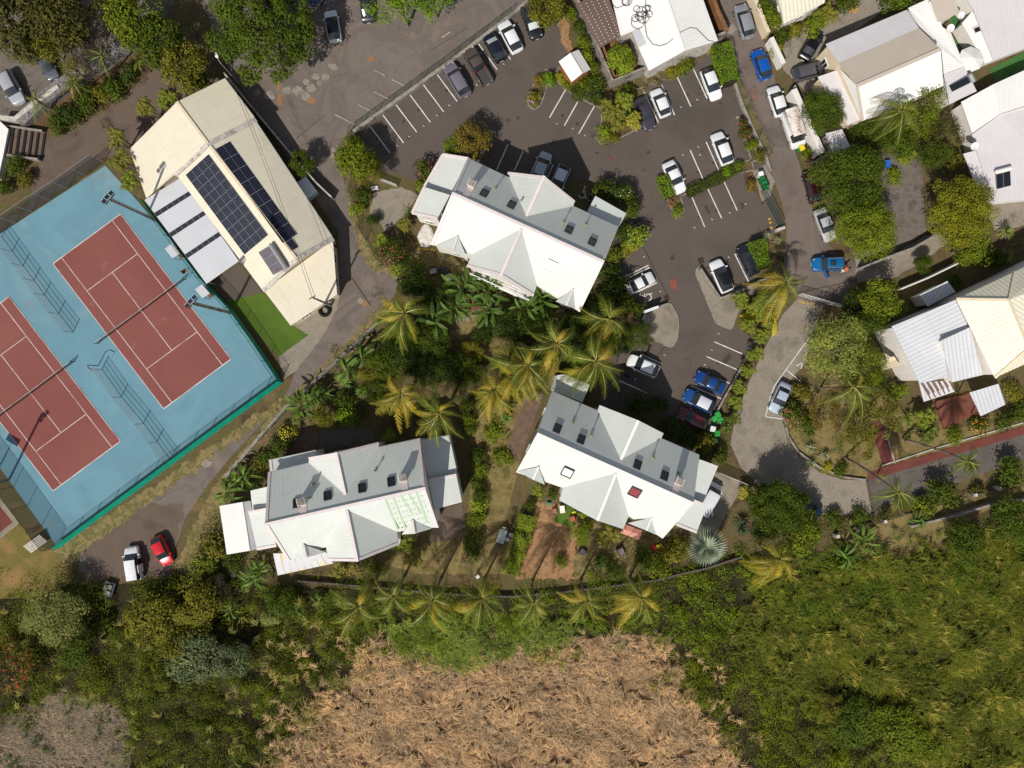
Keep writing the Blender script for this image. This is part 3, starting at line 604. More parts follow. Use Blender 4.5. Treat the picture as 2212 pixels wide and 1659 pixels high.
B3, pN3, pS3 = apartment('white gabled apartment building with a red skylight, between the car park and the straw garden', (1315, 1030), dict(
    NW=(1192, 844.5), NE=(1511, 983), SE=(1432, 1163), SW=(1115, 1019.5), RL=(1160, 937), RR=(1498, 1088), verges='',
    NG=[(1341, 992), (1291, 887), (1295, 875), (1433.5, 936), (1428.5, 947), (1378.5, 908)],
    SG=[(1330, 1023), (1216, 1053), (1208.5, 1081), (1346, 1143), (1358.5, 1114.5), (1290, 1124.5)],
    D1=[(1118.5, 1018), (1163.5, 1008), (1177, 1047), (1151, 1036)], D2=[(1356, 1130), (1407, 1118), (1416, 1154.5), (1396, 1146)],
    annex=[([(1196, 812), (1219, 808), (1274, 831), (1258, 869), (1190, 843)], (4.4, 4.4, 4.4, 4.9, 4.9)), ([(1511, 992), (1551, 1007), (1517, 1088), (1490, 1080)], (4.4, 4.2, 4.2, 4.6)), ([(1490, 1078), (1527, 1093), (1505, 1149.5), (1460, 1132)], (5.6, 5.2, 5.2, 5.6))],
    atrim={2: [2, 0]}, sky=[(1203.5, 926), (1255, 949.5), (1376.5, 1004), (1435, 1028), (1226, 1019.5, 'S', 'blindw', 'dark', 1), (1371.5, 1062, 'S', 'blindr', 'dark', 1, 'skylight with a red blind')],
    chim=[(1464, 1037)], pipe=[(1237, 914), (1276.5, 940), (1410, 988), (1463.5, 1021)]), trimmat='roofs')
B2, pN2, pS2 = apartment('white gabled apartment building with green stripes on one roof corner, nearest the tennis courts', (745, 1080), dict(
    NW=(579, 1021), NE=(908, 947), SE=(948, 1138), SW=(622, 1212), RL=(572, 1133), RR=(919, 1054.5),
    NG=[(745.5, 1068), (667, 1000), (667, 987), (817, 954.5), (818, 966), (725.5, 977)],
    SG=[(749, 1102), (704, 1181), (709, 1212), (862, 1177), (857, 1148), (772, 1213)],
    D1=[(638, 1207), (655.5, 1176), (704, 1193), (662, 1204.5)], D2=[(868, 1154.5), (890.5, 1122), (932, 1142), (895.5, 1153)],
    annex=[([(910, 949.5), (970, 940), (988, 1023), (929, 1037)], (4.9, 4.5, 4.5, 4.9)), ([(925, 1038), (985.5, 1026), (998, 1084.5), (938, 1101)], (5.6, 5.2, 5.2, 5.6)), ([(584, 993), (682, 972), (684, 1000), (587, 1018)], (4.5, 4.5, 5.0, 5.0)),
           ([(541, 1060), (579, 1051), (573, 1102), (546, 1107)], (4.4, 4.9, 4.9, 4.4)), ([(537, 1107), (575, 1100), (597, 1178), (555, 1186)], (5.2, 5.6, 5.6, 5.2))],
    atrim={0: [3], 1: [0], 2: [3], 4: [2, 0]}, sky=[(642, 1087), (708, 1071), (782.5, 1054.5), (845.5, 1041)], chim=[(655.5, 1081), (872, 1030)], pipe=[(678, 1045), (670, 1076), (812, 1016)]))
# green paint tape marks on the sunny corner of the roof
mb = MB(); M['mark'] = plain('pale green paint', C(182, 204, 166), .7)
def onstrip(a, b, w, lift=.02):
    P, Q = onpl(*a, pS2), onpl(*b, pS2); n = pS2[0]; d = (Q - P).normalized(); s = n.cross(d) * (w / 2); o = n * lift
    mb.face([P - s + o, Q - s + o, Q + s + o, P + s + o])
for t in range(6):
    x = 833 + t * 16.6; y = 1078.5 - t * 4.0; onstrip((x, y), (x + 26 - (t > 3) * 3, y + 66 - (t in (2, 3)) * 24), .24)
for r_ in range(7):
    for c in range(11):
        if r_ > 4 and c > 8: continue
        x, y = 831 + r_ * 4.3 + c * 8.2, 1079 + r_ * 11 - c * 2.0
        if 868 < x < 932 and y > 1136: continue
        onstrip((x, y), (x + 4.2, y - 1.0), .2, .026)
mb.build('paint_marks', M['mark'], B2.root)
# lean-to and shed beside the lower left building
b = Bld('lean_to', 'lean-to of cream and white sheets under the lower left apartment building', 'lean-to', 650, 1215)
P = [W(590, 1196, 2.9), W(703, 1192, 2.9), W(720, 1217, 2.3), W(600, 1243, 2.3)]; b.roof([P], 'opal', 'roof')
for i in range(1, 8):
    a, c = P[0].lerp(P[1], i / 8), P[3].lerp(P[2], i / 8); b.trim([(a, c)], .07, 'cream', 'batten', .04)
mb = MB()
for i in (1, 3, 6): q = [P[0].lerp(P[1], (i + .06) / 8), P[0].lerp(P[1], (i + .94) / 8), P[3].lerp(P[2], (i + .94) / 8), P[3].lerp(P[2], (i + .06) / 8)]; mb.face([p + Vector((0, 0, .02)) for p in q])
mb.build('cream_sheet', M['cream'], b.root); mb = MB()
for p in (P[2], P[3], (P[2] + P[3]) / 2): mb.box((p.x + .15, p.y + .15, 1.1), (.1, .1, 2.2))
mb.build('post', M['steel'], b.root)
b = Bld('shed', 'white corrugated shed with grey side strip left of the apartment building', 'shed', 510, 1140)
P = [W(474, 1093, 2.7), W(524, 1084.5, 2.7), W(540, 1189.5, 2.7), W(490, 1198, 2.7)]; b.roof([P], 'roofs'); b.walls(P, 'plaster', .2)
Q = [W(524.5, 1084.5, 2.6), W(541, 1082, 2.1), W(556, 1186, 2.1), W(540.5, 1189.5, 2.6)]; b.roof([Q], 'opal', 'side_roof')

# clubhouse with solar panels
b = Bld('clubhouse', 'cream roofed clubhouse with solar panels beside the tennis courts', 'clubhouse', 520, 420)
e, rz = 3.6, 5.6
w = lambda x, y, z: W(x, y, z)
N1, N2, N3, N4 = w(485, 169, e), w(553, 259, e), w(280, 322, e), w(316, 428, e); RA, RB = w(382, 220, rz), w(449, 310, rz); J = w(378, 377, rz - 1.4)
nA, nB = w(530, 268, e + .75), w(450, 312.5, rz - .1)
b.roof([[N1, N2, RB, RA], [RA, RB, J, N4, N3]], 'roofa', 'roof')
r1, r2 = w(454, 316, rz), w(641, 560, rz); sw1, sw2 = w(384, 380, e + .3), w(569, 628, e + .2); ne1, ne2 = w(552, 262, e - .3), w(720, 516, e - .3)
pA, pB = plane3(r1, r2, (sw1 + sw2) / 2), plane3(r1, r2, (ne1 + ne2) / 2)
b.roof([[r1, r2, sw2, sw1], [r1, ne1, ne2, r2]], 'roofa', 'roof')
q1, q2, q3, q4 = w(719, 518, e - .35), w(728, 636, 2.9), w(628, 703.5, 2.9), w(570, 628, e - .35)
b.roof([[q1, q2, q3, q4]], 'roofa', 'roof')
b.walls([N1, N2, RB, J, N4, N3, RA], 'cream', .35, .14, windows=0); b.walls([ne1, ne2, r2, sw2, sw1, r1], 'cream', .3, .14, windows=1, minlen=6); b.walls([q1, q2, q3, q4], 'cream', .3, .14, windows=1, minlen=4)
b.trim([(RA, RB), (r1, r2)], .35, 'cream'); b.trim([(N2, nB), (nB, J)], .7, 'conc2', 'parapet', .10); b.trim([(sw2, r2), (r2, ne2)], .6, 'conc2', 'parapet', .08)
b.trim([(ne1, ne2), (N1, N2), (sw1, sw2)], .14, 'gutter', 'gutter', -.06)
def pvarray(c00, c10, c01, nu, nv, pl, skip=()):
    o = MB(); Mx = None; A, Bq, Cq = [onpl(*c, pl) for c in (c00, c10, c01)]; n = pl[0]; du, dv = (Bq - A) / nu, (Cq - A) / nv
    arr = MB()
    for k in (.25, .75):
        for j in range(nv): pass
    for j in range(nv + 1): arr.tube([A + dv * j * .999 + n * .04, Bq + dv * j * .999 + n * .04], .02, 4)
    ar = arr.build('solar_array', M['pvframe'], b.root); first = None
    for i in range(nu):
        for j in range(nv):
            if (i, j) in skip: continue
            p = A + du * i + dv * j
            if first is None:
                pm = MB(); g = .02; U, V = du.normalized(), dv.normalized(); lu, lv = du.length, dv.length; Mx = Matrix((U, V, n)).transposed()
                cc = du / 2 + dv / 2 + n * .10
                pm.box(cc, (lu - g, lv - g, .035), tilt=Mx, m=1)
                ku, kv = (6, 3) if lu > lv else (3, 6)
                for x in range(ku):
                    for y in range(kv):
                        c = du * ((x + .5) / ku * .94 + .03) + dv * ((y + .5) / kv * .94 + .03) + n * .121
                        pm.box(c, (lu * .94 / ku - .018, lv * .94 / kv - .018, .006), tilt=Mx, m=0)
                first = pm.mesh('solar_panel', [M['pv'], M['pvframe']])
            link('solar_panel', first, ar, None, p - b.root.location)
pvarray((402, 378), (451, 333.5), (529, 550), 4, 10, pA)
pvarray((465, 323), (497, 306), (610.5, 526), 2, 8, pB, skip=()); 
pvarray((574, 470), (590, 461.5), (628, 543.5), 1, 4, pB)
# solar water heater on the roof
def heater(b, c00, c10, c01, pl, side=1, n_=3, tankmat='steel', lift=.35, coll='glass'):
    A, Bq, Cq = [onpl(*c, pl) for c in (c00, c10, c01)]; n = pl[0]; hm = MB(); D = Bq + Cq - A
    tilt = n * lift
    P = [A + n * .08, Cq + n * .08, D + tilt, Bq + tilt]; plate(hm, P, .08); hb = hm.build('solar_water_heater', M['pvframe'], b.root)
    cm = MB()
    for i in range(n_):
        f0, f1 = (i + .05) / n_, (i + .95) / n_; q = [P[0].lerp(P[1], f0), P[0].lerp(P[1], f1), P[3].lerp(P[2], f1), P[3].lerp(P[2], f0)]; cm.face([x + n * .01 for x in q])
    cm.build('collector', M[coll], hb); tk = MB(); u = (P[2] - P[3]).normalized(); o = (P[3] - P[0]).normalized() * .28 + n * .12
    tk.tube([P[3] - u * .15 + o, P[3] + o, P[2] + o, P[2] + u * .15 + o], [.16, .30, .30, .16], 14); tk.build('water_tank', M[tankmat], hb, smooth=False)
M['coll'] = plain('brown grey collector', C(112, 104, 108), .15, 0, .7, dirt=.3)
heater(b, (559, 545), (586, 531), (591, 594), pA, coll='coll')
# translucent canopy between clubhouse and courts
P = [w(312, 432, 3.0), w(390, 384, 3.5), w(516, 564, 3.5), w(446, 613, 3.0)]
cv = Bld('canopy_roof', 'pale corrugated canopy with three dark strips beside the tennis court', 'canopy', 415, 500)
f = lambda s_, t_: P[0].lerp(P[3], s_).lerp(P[1].lerp(P[2], s_), t_); pol = []; gl = []; s0 = 0
for a_, b_ in ((.155, .20), (.395, .44), (.65, .695)): pol.append([f(s0, 0), f(s0, 1), f(a_, 1), f(a_, 0)]); gl.append((a_, b_)); s0 = b_
pol.append([f(s0, 0), f(s0, 1), f(1, 1), f(1, 0)]); cv.roof(pol, 'opal', 'roof', .05)
gm = MB(); bm_ = MB()
for a_, b_ in gl:
    for i in range(6): gm.face([f(a_, (i + .04) / 6), f(a_, (i + .96) / 6), f(b_, (i + .96) / 6), f(b_, (i + .04) / 6)])
    for i in range(7): bm_.tube([f(a_, i / 6), f(b_, i / 6)], .03, 4)
M['smoke'] = plain('smoked sheet', C(48, 48, 54), .35, 0, .5)
gm.build('dark_strip', M['smoke'], cv.root); bm_.build('batten', M['steel'], cv.root); mb = MB()
for s_ in (.02, .34, .66, .98):
    for t_ in (.03, .97): p = f(s_, t_); mb.box((p.x, p.y, p.z / 2 - .03), (.12, .12, p.z - .06))
mb.build('post', M['steel'], cv.root)

# ------------------------------------------------------------ houses at the top and right
def house(name, lab, cat, base, roofs, wall=None, wmat='plaster', windows=1, group=None, ridge=(), rmat='roofs', d=.25):
    b = Bld(name, lab, cat, *base, group=group)
    for mat, polys in roofs: b.roof([[W(*p) for p in P] for P in polys], mat, 'roof')
    for L in (wall or []): b.walls([W(*p) for p in L], wmat, d, .12, windows=windows, minlen=3)
    if ridge: b.trim([(W(*p), W(*q)) for p, q in ridge], .3, rmat)
    return b
# white house with the inner yard
hN = house('house', 'white roofed house with black cables on its roof above the car park', 'house', (1440, 60),
    [('roofs', [[(1313, -40, 3.6), (1428, -40, 4.6), (1478.5, 110, 4.6), (1402, 152.5, 3.4), (1380, 104, 3.4), (1366, 67.5, 3.4), (1341, 77.5, 3.4)], [(1428, -40, 4.6), (1505, -40, 3.6), (1551, 87.5, 3.6), (1478.5, 110, 4.6)]])],
    [[(1313, -40, 3.6), (1428, -40, 4.6), (1505, -40, 3.6), (1551, 87.5, 3.6), (1478.5, 110, 4.6), (1402, 152.5, 3.4), (1380, 104, 3.4), (1366, 67.5, 3.4), (1341, 77.5, 3.4)]], 'conc2', windows=0, ridge=[((1428, -40, 4.62), (1478.5, 110, 4.62))])
for pts, zs in (([(1366, 67), (1380, 62), (1396, 94), (1381, 103)], (3.66, 3.72, 3.66, 3.6)),): hN.roof([[W(x, y, z) for (x, y), z in zip(pts, zs)]], 'opal', 'roof_sheet', .04)
pl = plane3(W(1313, -40, 3.6), W(1428, -40, 4.6), W(1478.5, 110, 4.6)); pr = plane3(W(1428, -40, 4.6), W(1505, -40, 3.6), W(1551, 87.5, 3.6))
mb = MB()
def cable(pts, pl, r=.03): mb.tube([onpl(x, y, pl) + pl[0] * .05 for x, y in pts], r, 5)
for cx, cy, rr in ((1352, 4, 9), (1354, 2, 11), (1351, 6, 7), (1375, 20, 7), (1386, 26, 11), (1395, 20, 8), (1402, 31, 7), (1381, 36, 9), (1372, 40, 8), (1392, 34, 6), (1377, 49, 14), (1400, 18, 6), (1389, 38, 13)):
    cable([(cx + rr * math.cos(i * .42), cy + rr * math.sin(i * .42)) for i in range(16)], pl)
cable([(1395, -10), (1394, 30), (1393, 55), (1397, 80), (1409, 96), (1424, 100), (1440, 95), (1454, 84)], pl); cable([(1320, -5), (1323, 10), (1331, 18), (1342, 15), (1356, 6)], pl)
cable([(1466, 72), (1490, 60), (1504, 62), (1520, 78), (1530, 88), (1541, 90)], pr)
tag(mb.build('roof_cable', M['black']), 'tangled black cable loops lying on the white house roof', 'cable')
pg = Bld('pergola', 'brown fibre cement lean-to roof beside the white house yard', 'lean-to roof', 1300, 50)
pg.roof([[W(1243, 12, 3.0), W(1290, -20, 3.0), W(1312, -10, 3.3), W(1344, 76, 3.3), W(1296, 103, 2.9)]], 'fibro', udir=(.5, 1, 0)); mb = MB()
for i in range(5):
    for j in range(13):
        t, s_ = (i + .5) / 5, (j + .5) / 13; p = W(1246, 10, 3.02).lerp(W(1296, 100, 2.95), s_).lerp(W(1308, -8, 3.32).lerp(W(1342, 75, 3.32), s_), t); mb.box((p.x, p.y, p.z + .03), (.09, .09, .05))
mb.build('fixing_cap', M['white'], pg.root); mb = MB()
for x, y in ((1250, 18), (1298, 98), (1340, 74), (1308, 0)): p = W(x, y, 0); mb.box((p.x, p.y, 1.42), (.12, .12, 2.8))
mb.build('post', M['wood'], pg.root)
dk = MB(); P = [W(x, y) for x, y in ((1295, 108), (1345, 80), (1372, 72), (1400, 150), (1322, 185))]; dk.prism(P[::-1], 0, .18); tag(dk.build('wooden_deck', M['wood']), 'brown wooden deck in the walled yard of the white house', 'deck')
sheet('yard_soil', [(1312, 125), (1335, 105), (1372, 140), (1362, 168), (1325, 180)], 0, 'ground', z=.19)
b = Bld('garden_hut', 'small white gabled hut with orange walls at the car park edge', 'hut', 1241, 145)
gz = 2.6; P = [W(1207, 133, 2.4), W(1231, 115, 3.2), W(1257.5, 159, 3.2), W(1235, 177, 2.4)]; Q = [W(1231, 115, 3.2), W(1250, 107, 2.4), W(1276, 150, 2.4), W(1257.5, 159, 3.2)]
b.roof([P, Q], 'roofs', 'roof', .07); b.trim([(P[1], P[2])], .2, 'roofs'); M['brickp'] = noisy('orange boards', [C(150, 92, 62), C(172, 110, 76)], 2, 9, .25, .8)
b.walls([P[0], P[1], Q[1], Q[2], P[2], P[3]], 'brickp', .16, .08, windows=0)
hR0 = house('house', 'cream roofed house at the top edge beside the lane', 'house', (1730, 10), [('roofc', [[(1677, -30, 3.6), (1800, -60, 3.6), (1781, 6, 3.4), (1694, 51, 3.2)]])], [[(1677, -30, 3.6), (1800, -60, 3.6), (1781, 6, 3.4), (1694, 51, 3.2)]])
b = Bld('house', 'long house with grey, beige and white ribbed roof planes right of the lane', 'house', 1920, 140)
h1 = dict(a=(1784, 95, 3.8), b=(1959, 21, 3.8), c=(1985, 60, 4.8), d=(1811.5, 136, 4.8), e=(2032, 106, 6.2), f=(1851, 185.5, 6.2), g=(2038, 185, 4.2), h=(1863.5, 261, 4.2), i=(1814, 150, 5.2))
v = {k: W(*q) for k, q in h1.items()}
b.roof([[v['a'], v['b'], v['c'], v['d']]], 'roofg'); b.roof([[v['d'], v['c'], v['e'], v['f']]], 'roofb'); b.roof([[v['f'], v['e'], v['g'], v['h']]], 'roofs'); b.roof([[W(1816, 150, 5.0), v['f'], v['h']]], 'roofs')
b.walls([v['a'], v['b'], v['c'], v['e'], v['g'], v['h'], v['f'], v['d']], 'cream', .25, .12, windows=1); b.trim([(v['f'], v['e'])], .45, 'roofb'); b.trim([(v['f'], v['h'])], .3, 'roofb')
P = [W(1766.5, 166, 3.0), W(1812, 150, 3.4), W(1860, 257.5, 3.4), W(1831.5, 271, 3.0)]; b.roof([P], 'roofg', 'porch_roof'); b.walls(P, 'cream', .2, name='porch_wall', windows=0)
P = [W(1962, 17, 3.2), W(2008, -4, 3.2), W(2036, 58, 3.3), W(2054, 71, 3.2), W(2084, 143, 3.1), W(2039, 160, 3.1), W(2034, 107, 3.3), W(1987, 58, 3.3)]; b.roof([P], 'roofs', 'flat_roof'); b.walls(P, 'plaster', .2, name='side_wall', windows=0)
P = [W(2039, 161, 2.9), W(2084, 144, 2.9), W(2110, 197, 2.7), W(2051, 225, 2.7)]; b.roof([P], 'roofg', 'back_roof'); b.walls(P, 'plaster', .2, name='back_wall', windows=0)
heater(b, (2049, 185), (2084, 168), (2056, 199), plane3(P[0], P[1], P[2]), n_=1, lift=.5)
P = [W(2009, -6, 4.2), W(2061, -6, 4.2), W(2073, 27.5, 4.0), W(2028, 47.5, 4.0)]; b.roof([P], 'fibrog' if 'fibrog' in M else 'roofb', 'upper_roof'); b.walls(P, 'plaster', .2, name='upper_wall', windows=0)
b = Bld('house', 'grey roofed house with white terrace wall in the upper right corner', 'house', 2150, 50)
P = [W(2063, -40, 3.4), W(2300, -40, 3.4), W(2300, 70, 3.0), W(2147, 130, 3.0), W(2103, 21, 3.2)]; b.roof([P], 'roofg'); b.walls(P, 'plaster', .3)
P = [W(2078, 50, 2.3), W(2104, 20, 2.5), W(2150, 128, 2.5), W(2128, 138, 2.3)]; b.roof([P], 'roofs', 'terrace_roof'); b.walls(P, 'plaster', .15, name='terrace_wall', windows=0)
pp = plane3(P[0], P[1], P[2]); b.skylight(2110, 65, pp, (.7, .9), 'glass', 'white')
b = Bld('house', 'large white roofed house with a solar heater at the right edge', 'house', 2150, 320)
P1 = [W(2076.5, 220, 2.7), W(2145, 182.5, 3.2), W(2161, 246, 3.2), W(2100, 288, 2.7)]; P2 = [W(2145, 182.5, 3.2), W(2212, 152, 3.1), W(2330, 110, 3.0), W(2330, 190, 3.0), W(2161, 246, 3.2)]
P3 = [W(2100, 290, 2.6), W(2161, 247, 3.1), W(2330, 192, 3.0), W(2330, 420, 2.5), W(2144, 438.5, 2.4), W(2112, 335, 2.6)]
b.roof([P1, P2], 'roofs'); b.roof([P3], 'roofg'); b.walls([P1[0], P1[1], P2[1], P2[2], P2[3], P3[3], P3[4], P3[5], P3[0]], 'plaster', .25)
b.roof([[W(2081, 332, 2.2), W(2112, 324, 2.5), W(2143, 437, 2.3), W(2128, 442, 2.15)]], 'roofg', 'side_roof')
heater(b, (2152, 409), (2148, 378), (2183, 401), plane3(P3[0], P3[2], P3[4]), n_=2, tankmat='white', coll='glass', lift=.3)
# villa
b = Bld('villa', 'villa with cream hip roof, zinc roofs and a red deck at the right edge', 'villa', 2090, 740)
ez, tz = 6.6, 8.8
A_, B_, T_, T2, C_, D_ = W(2066, 646, ez), W(2192, 587, ez), W(2179, 648, tz), W(2330, 588, tz), W(2149, 816, ez), W(2340, 720, ez)
J2 = W(2212, 720, tz - .6)
b.roof([[A_, B_, T_], [A_, T_, W(2222, 752, tz), C_], [B_, W(2330, 520, ez), T2, T_], [C_, W(2222, 752, tz), W(2340, 730, ez)], [T_, T2, W(2340, 730, ez), W(2222, 752, tz)]], 'roofc')
b.trim([(A_, T_), (B_, T_), (T_, W(2222, 752, tz)), (C_, W(2222, 752, tz))], .32, 'cream'); b.walls([A_, B_, W(2330, 520, ez), W(2340, 730, ez), C_], 'plaster', .3, .12)
G = [W(1926.5, 705, 5.4), W(2064, 648, 6.4), W(2093, 708, 6.3), W(2036, 734, 5.9), W(2047, 815, 5.5), W(1987, 828, 5.2)]; b.roof([G], 'roofz', 'zinc_roof', udir=(W(2064, 648) - W(2150, 816))); b.walls(G, 'plaster', .3, .12)
G2 = [W(2034, 735, 6.9), W(2095, 707, 6.9), W(2123, 810, 5.0), W(2056, 826, 5.0)]; b.roof([G2], 'roofz', 'zinc_roof'); b.walls(G2, 'plaster', .15)
G3 = [W(1986.5, 637, 2.8), W(2046.5, 607, 3.0), W(2064, 630, 3.0), W(2004, 662, 2.7)]; b.roof([G3], 'roofz', 'shed_roof'); b.walls(G3, 'plaster', .2, name='shed_wall', windows=0)
G4 = [W(1985, 826, 3.2), W(2055, 822, 3.2), W(2062, 846, 2.9), W(1996, 868, 2.9)]; b.roof([G4], 'roofz', 'veranda_roof')
mb = MB()
for i in range(6):
    p, q = W(1990 + i * 11, 826 - i * 3, 3.9), W(2010 + i * 10, 862 - i * 4, 3.7); d_ = q - p; mb.box((p + q) / 2, (d_.length, .1, .16), math.atan2(d_.y, d_.x))
mb.build('pergola_beam', M['wood'], b.root)
mb = MB()
mb.prism([W(x, y, 3) for x, y in ((1897, 775), (1932, 770), (1944, 790), (1908, 800))][::-1], 2.8, 3.0, bottom=True)
mb.build('balcony', M['cream'], b.root); mb = MB()
for z_ in (3.3, 3.6, 3.9): mb.tube([W(1897, 775, z_), W(1908, 800, z_), W(1944, 790, z_)], .03, 5)
mb.build('balcony_rail', M['steel'], b.root)
dk = MB(); P = [W(x, y) for x, y in ((2017, 872), (2019, 866), (2090, 850), (2108, 890), (2037, 928))]; dk.prism(P[::-1], 0, .45); tag(dk.build('terrace_deck', M['deck']), 'red brown timber terrace deck beside the villa', 'deck')
b = Bld('carport', 'small grey striped carport roof beside the red deck', 'carport', 2135, 860)
P = [W(2095, 848, 2.9), W(2157, 829, 2.9), W(2172, 874, 2.6), W(2119, 899, 2.6)]; b.roof([P], 'roofz'); mb = MB()
for p in P: q = p.lerp(sum(P, Vector()) / 4, .1); mb.box((q.x, q.y, q.z / 2 - .05), (.12, .12, q.z - .1))
mb.build('post', M['wood'], b.root)
b = Bld('house', 'white building cut off by the left edge beside the steps', 'house', -10, 320)
P = [W(-60, 262, 1.3), W(0, 262, 1.3), W(18, 279, 1.3), W(8, 330, 1.3), W(-4, 385, 1.3), W(-60, 385, 1.3)]; b.roof([P], 'roofs'); b.walls(P, 'plaster', .1, windows=0)
b = Bld('shelter', 'open corrugated store with junk on its roof by the big dark tree', 'shed', 1810, 305)
P = [W(1784, 288, 2.4), W(1819, 279, 2.4), W(1836, 316, 2.2), W(1800, 333, 2.2)]; b.roof([P], 'roofg'); b.walls(P, 'block', .15, windows=0)
# ---------------------------------------------------------------- vehicles
M['lampw'] = plain('headlamp', C(225, 228, 230), .15, .2, .6, dirt=0); M['lampr'] = plain('tail lamp', C(170, 22, 22), .2, 0, .6, dirt=0)
M['shade'] = plain('silver sunshade', C(214, 222, 216), .3, .2); M['bed'] = plain('cargo bed liner', C(70, 66, 62), .7); M['plate'] = plain('number plate', C(226, 224, 214), .5, dirt=0)
#        t,   w,   belt, top(None = bonnet), glass region marks
PROFILE = {
 'hatch':  (4.05, 1.76, 1.48, [(0, .62, .50, 0), (.02, .80, .62, 0), (.07, .93, .74, 0), (.25, 1, .90, 0), (.43, 1, .93, 1), (.55, 1, .94, 1.02), (.80, 1, .95, .97), (.955, .93, .92, 0), (.985, .88, .70, 0), (1, .74, .52, 0)], (3, 4, 6, 7)),
 'sedan':  (4.5, 1.78, 1.43, [(0, .62, .48, 0), (.02, .80, .60, 0), (.07, .93, .72, 0), (.27, 1, .88, 0), (.43, 1, .91, .98), (.52, 1, .92, 1.02), (.68, 1, .93, .97), (.83, 1, .94, 0), (.975, .92, .90, 0), (1, .74, .55, 0)], (3, 4, 6, 7)),
 'suv':    (4.45, 1.84, 1.64, [(0, .62, .58, 0), (.025, .84, .76, 0), (.08, .96, .90, 0), (.25, 1, 1.02, 0), (.39, 1, 1.04, .98), (.55, 1, 1.05, 1.02), (.86, 1, 1.06, .97), (.965, .93, 1.04, 0), (.985, .9, .80, 0), (1, .78, .58, 0)], (3, 4, 6, 7)),
 'mpv':    (4.4, 1.82, 1.82, [(0, .62, .58, 0), (.025, .84, .76, 0), (.08, .96, .92, 0), (.20, 1, 1.06, 0), (.36, 1, 1.08, .98), (.55, 1, 1.09, 1.01), (.95, 1, 1.10, .98), (.985, .95, 1.08, 0), (.993, .92, .80, 0), (1, .86, .58, 0)], (3, 4, 6, 7)),
 'van':    (5.3, 2.0, 2.3, [(0, .66, .60, 0), (.02, .86, .80, 0), (.06, .96, 1.02, 0), (.13, 1, 1.18, 0), (.25, 1, 1.2, .95), (.32, 1, 1.2, 1.0), (.97, 1, 1.2, 1.0), (.985, .98, 1.2, 0), (.993, .95, .9, 0), (1, .9, .6, 0)], (3, 4, 6, 7)),
 'pickup': (5.25, 1.88, 1.76, [(0, .62, .62, 0), (.025, .84, .80, 0), (.07, .96, .96, 0), (.24, 1, 1.06, 0), (.35, 1, 1.08, .98), (.45, 1, 1.08, 1.02), (.56, 1, 1.08, .98), (.62, 1, 1.08, 0), (.97, 1, 1.08, 0), (1, .92, .62, 0)], (3, 4, 6, 7)),
}
CARS = {}
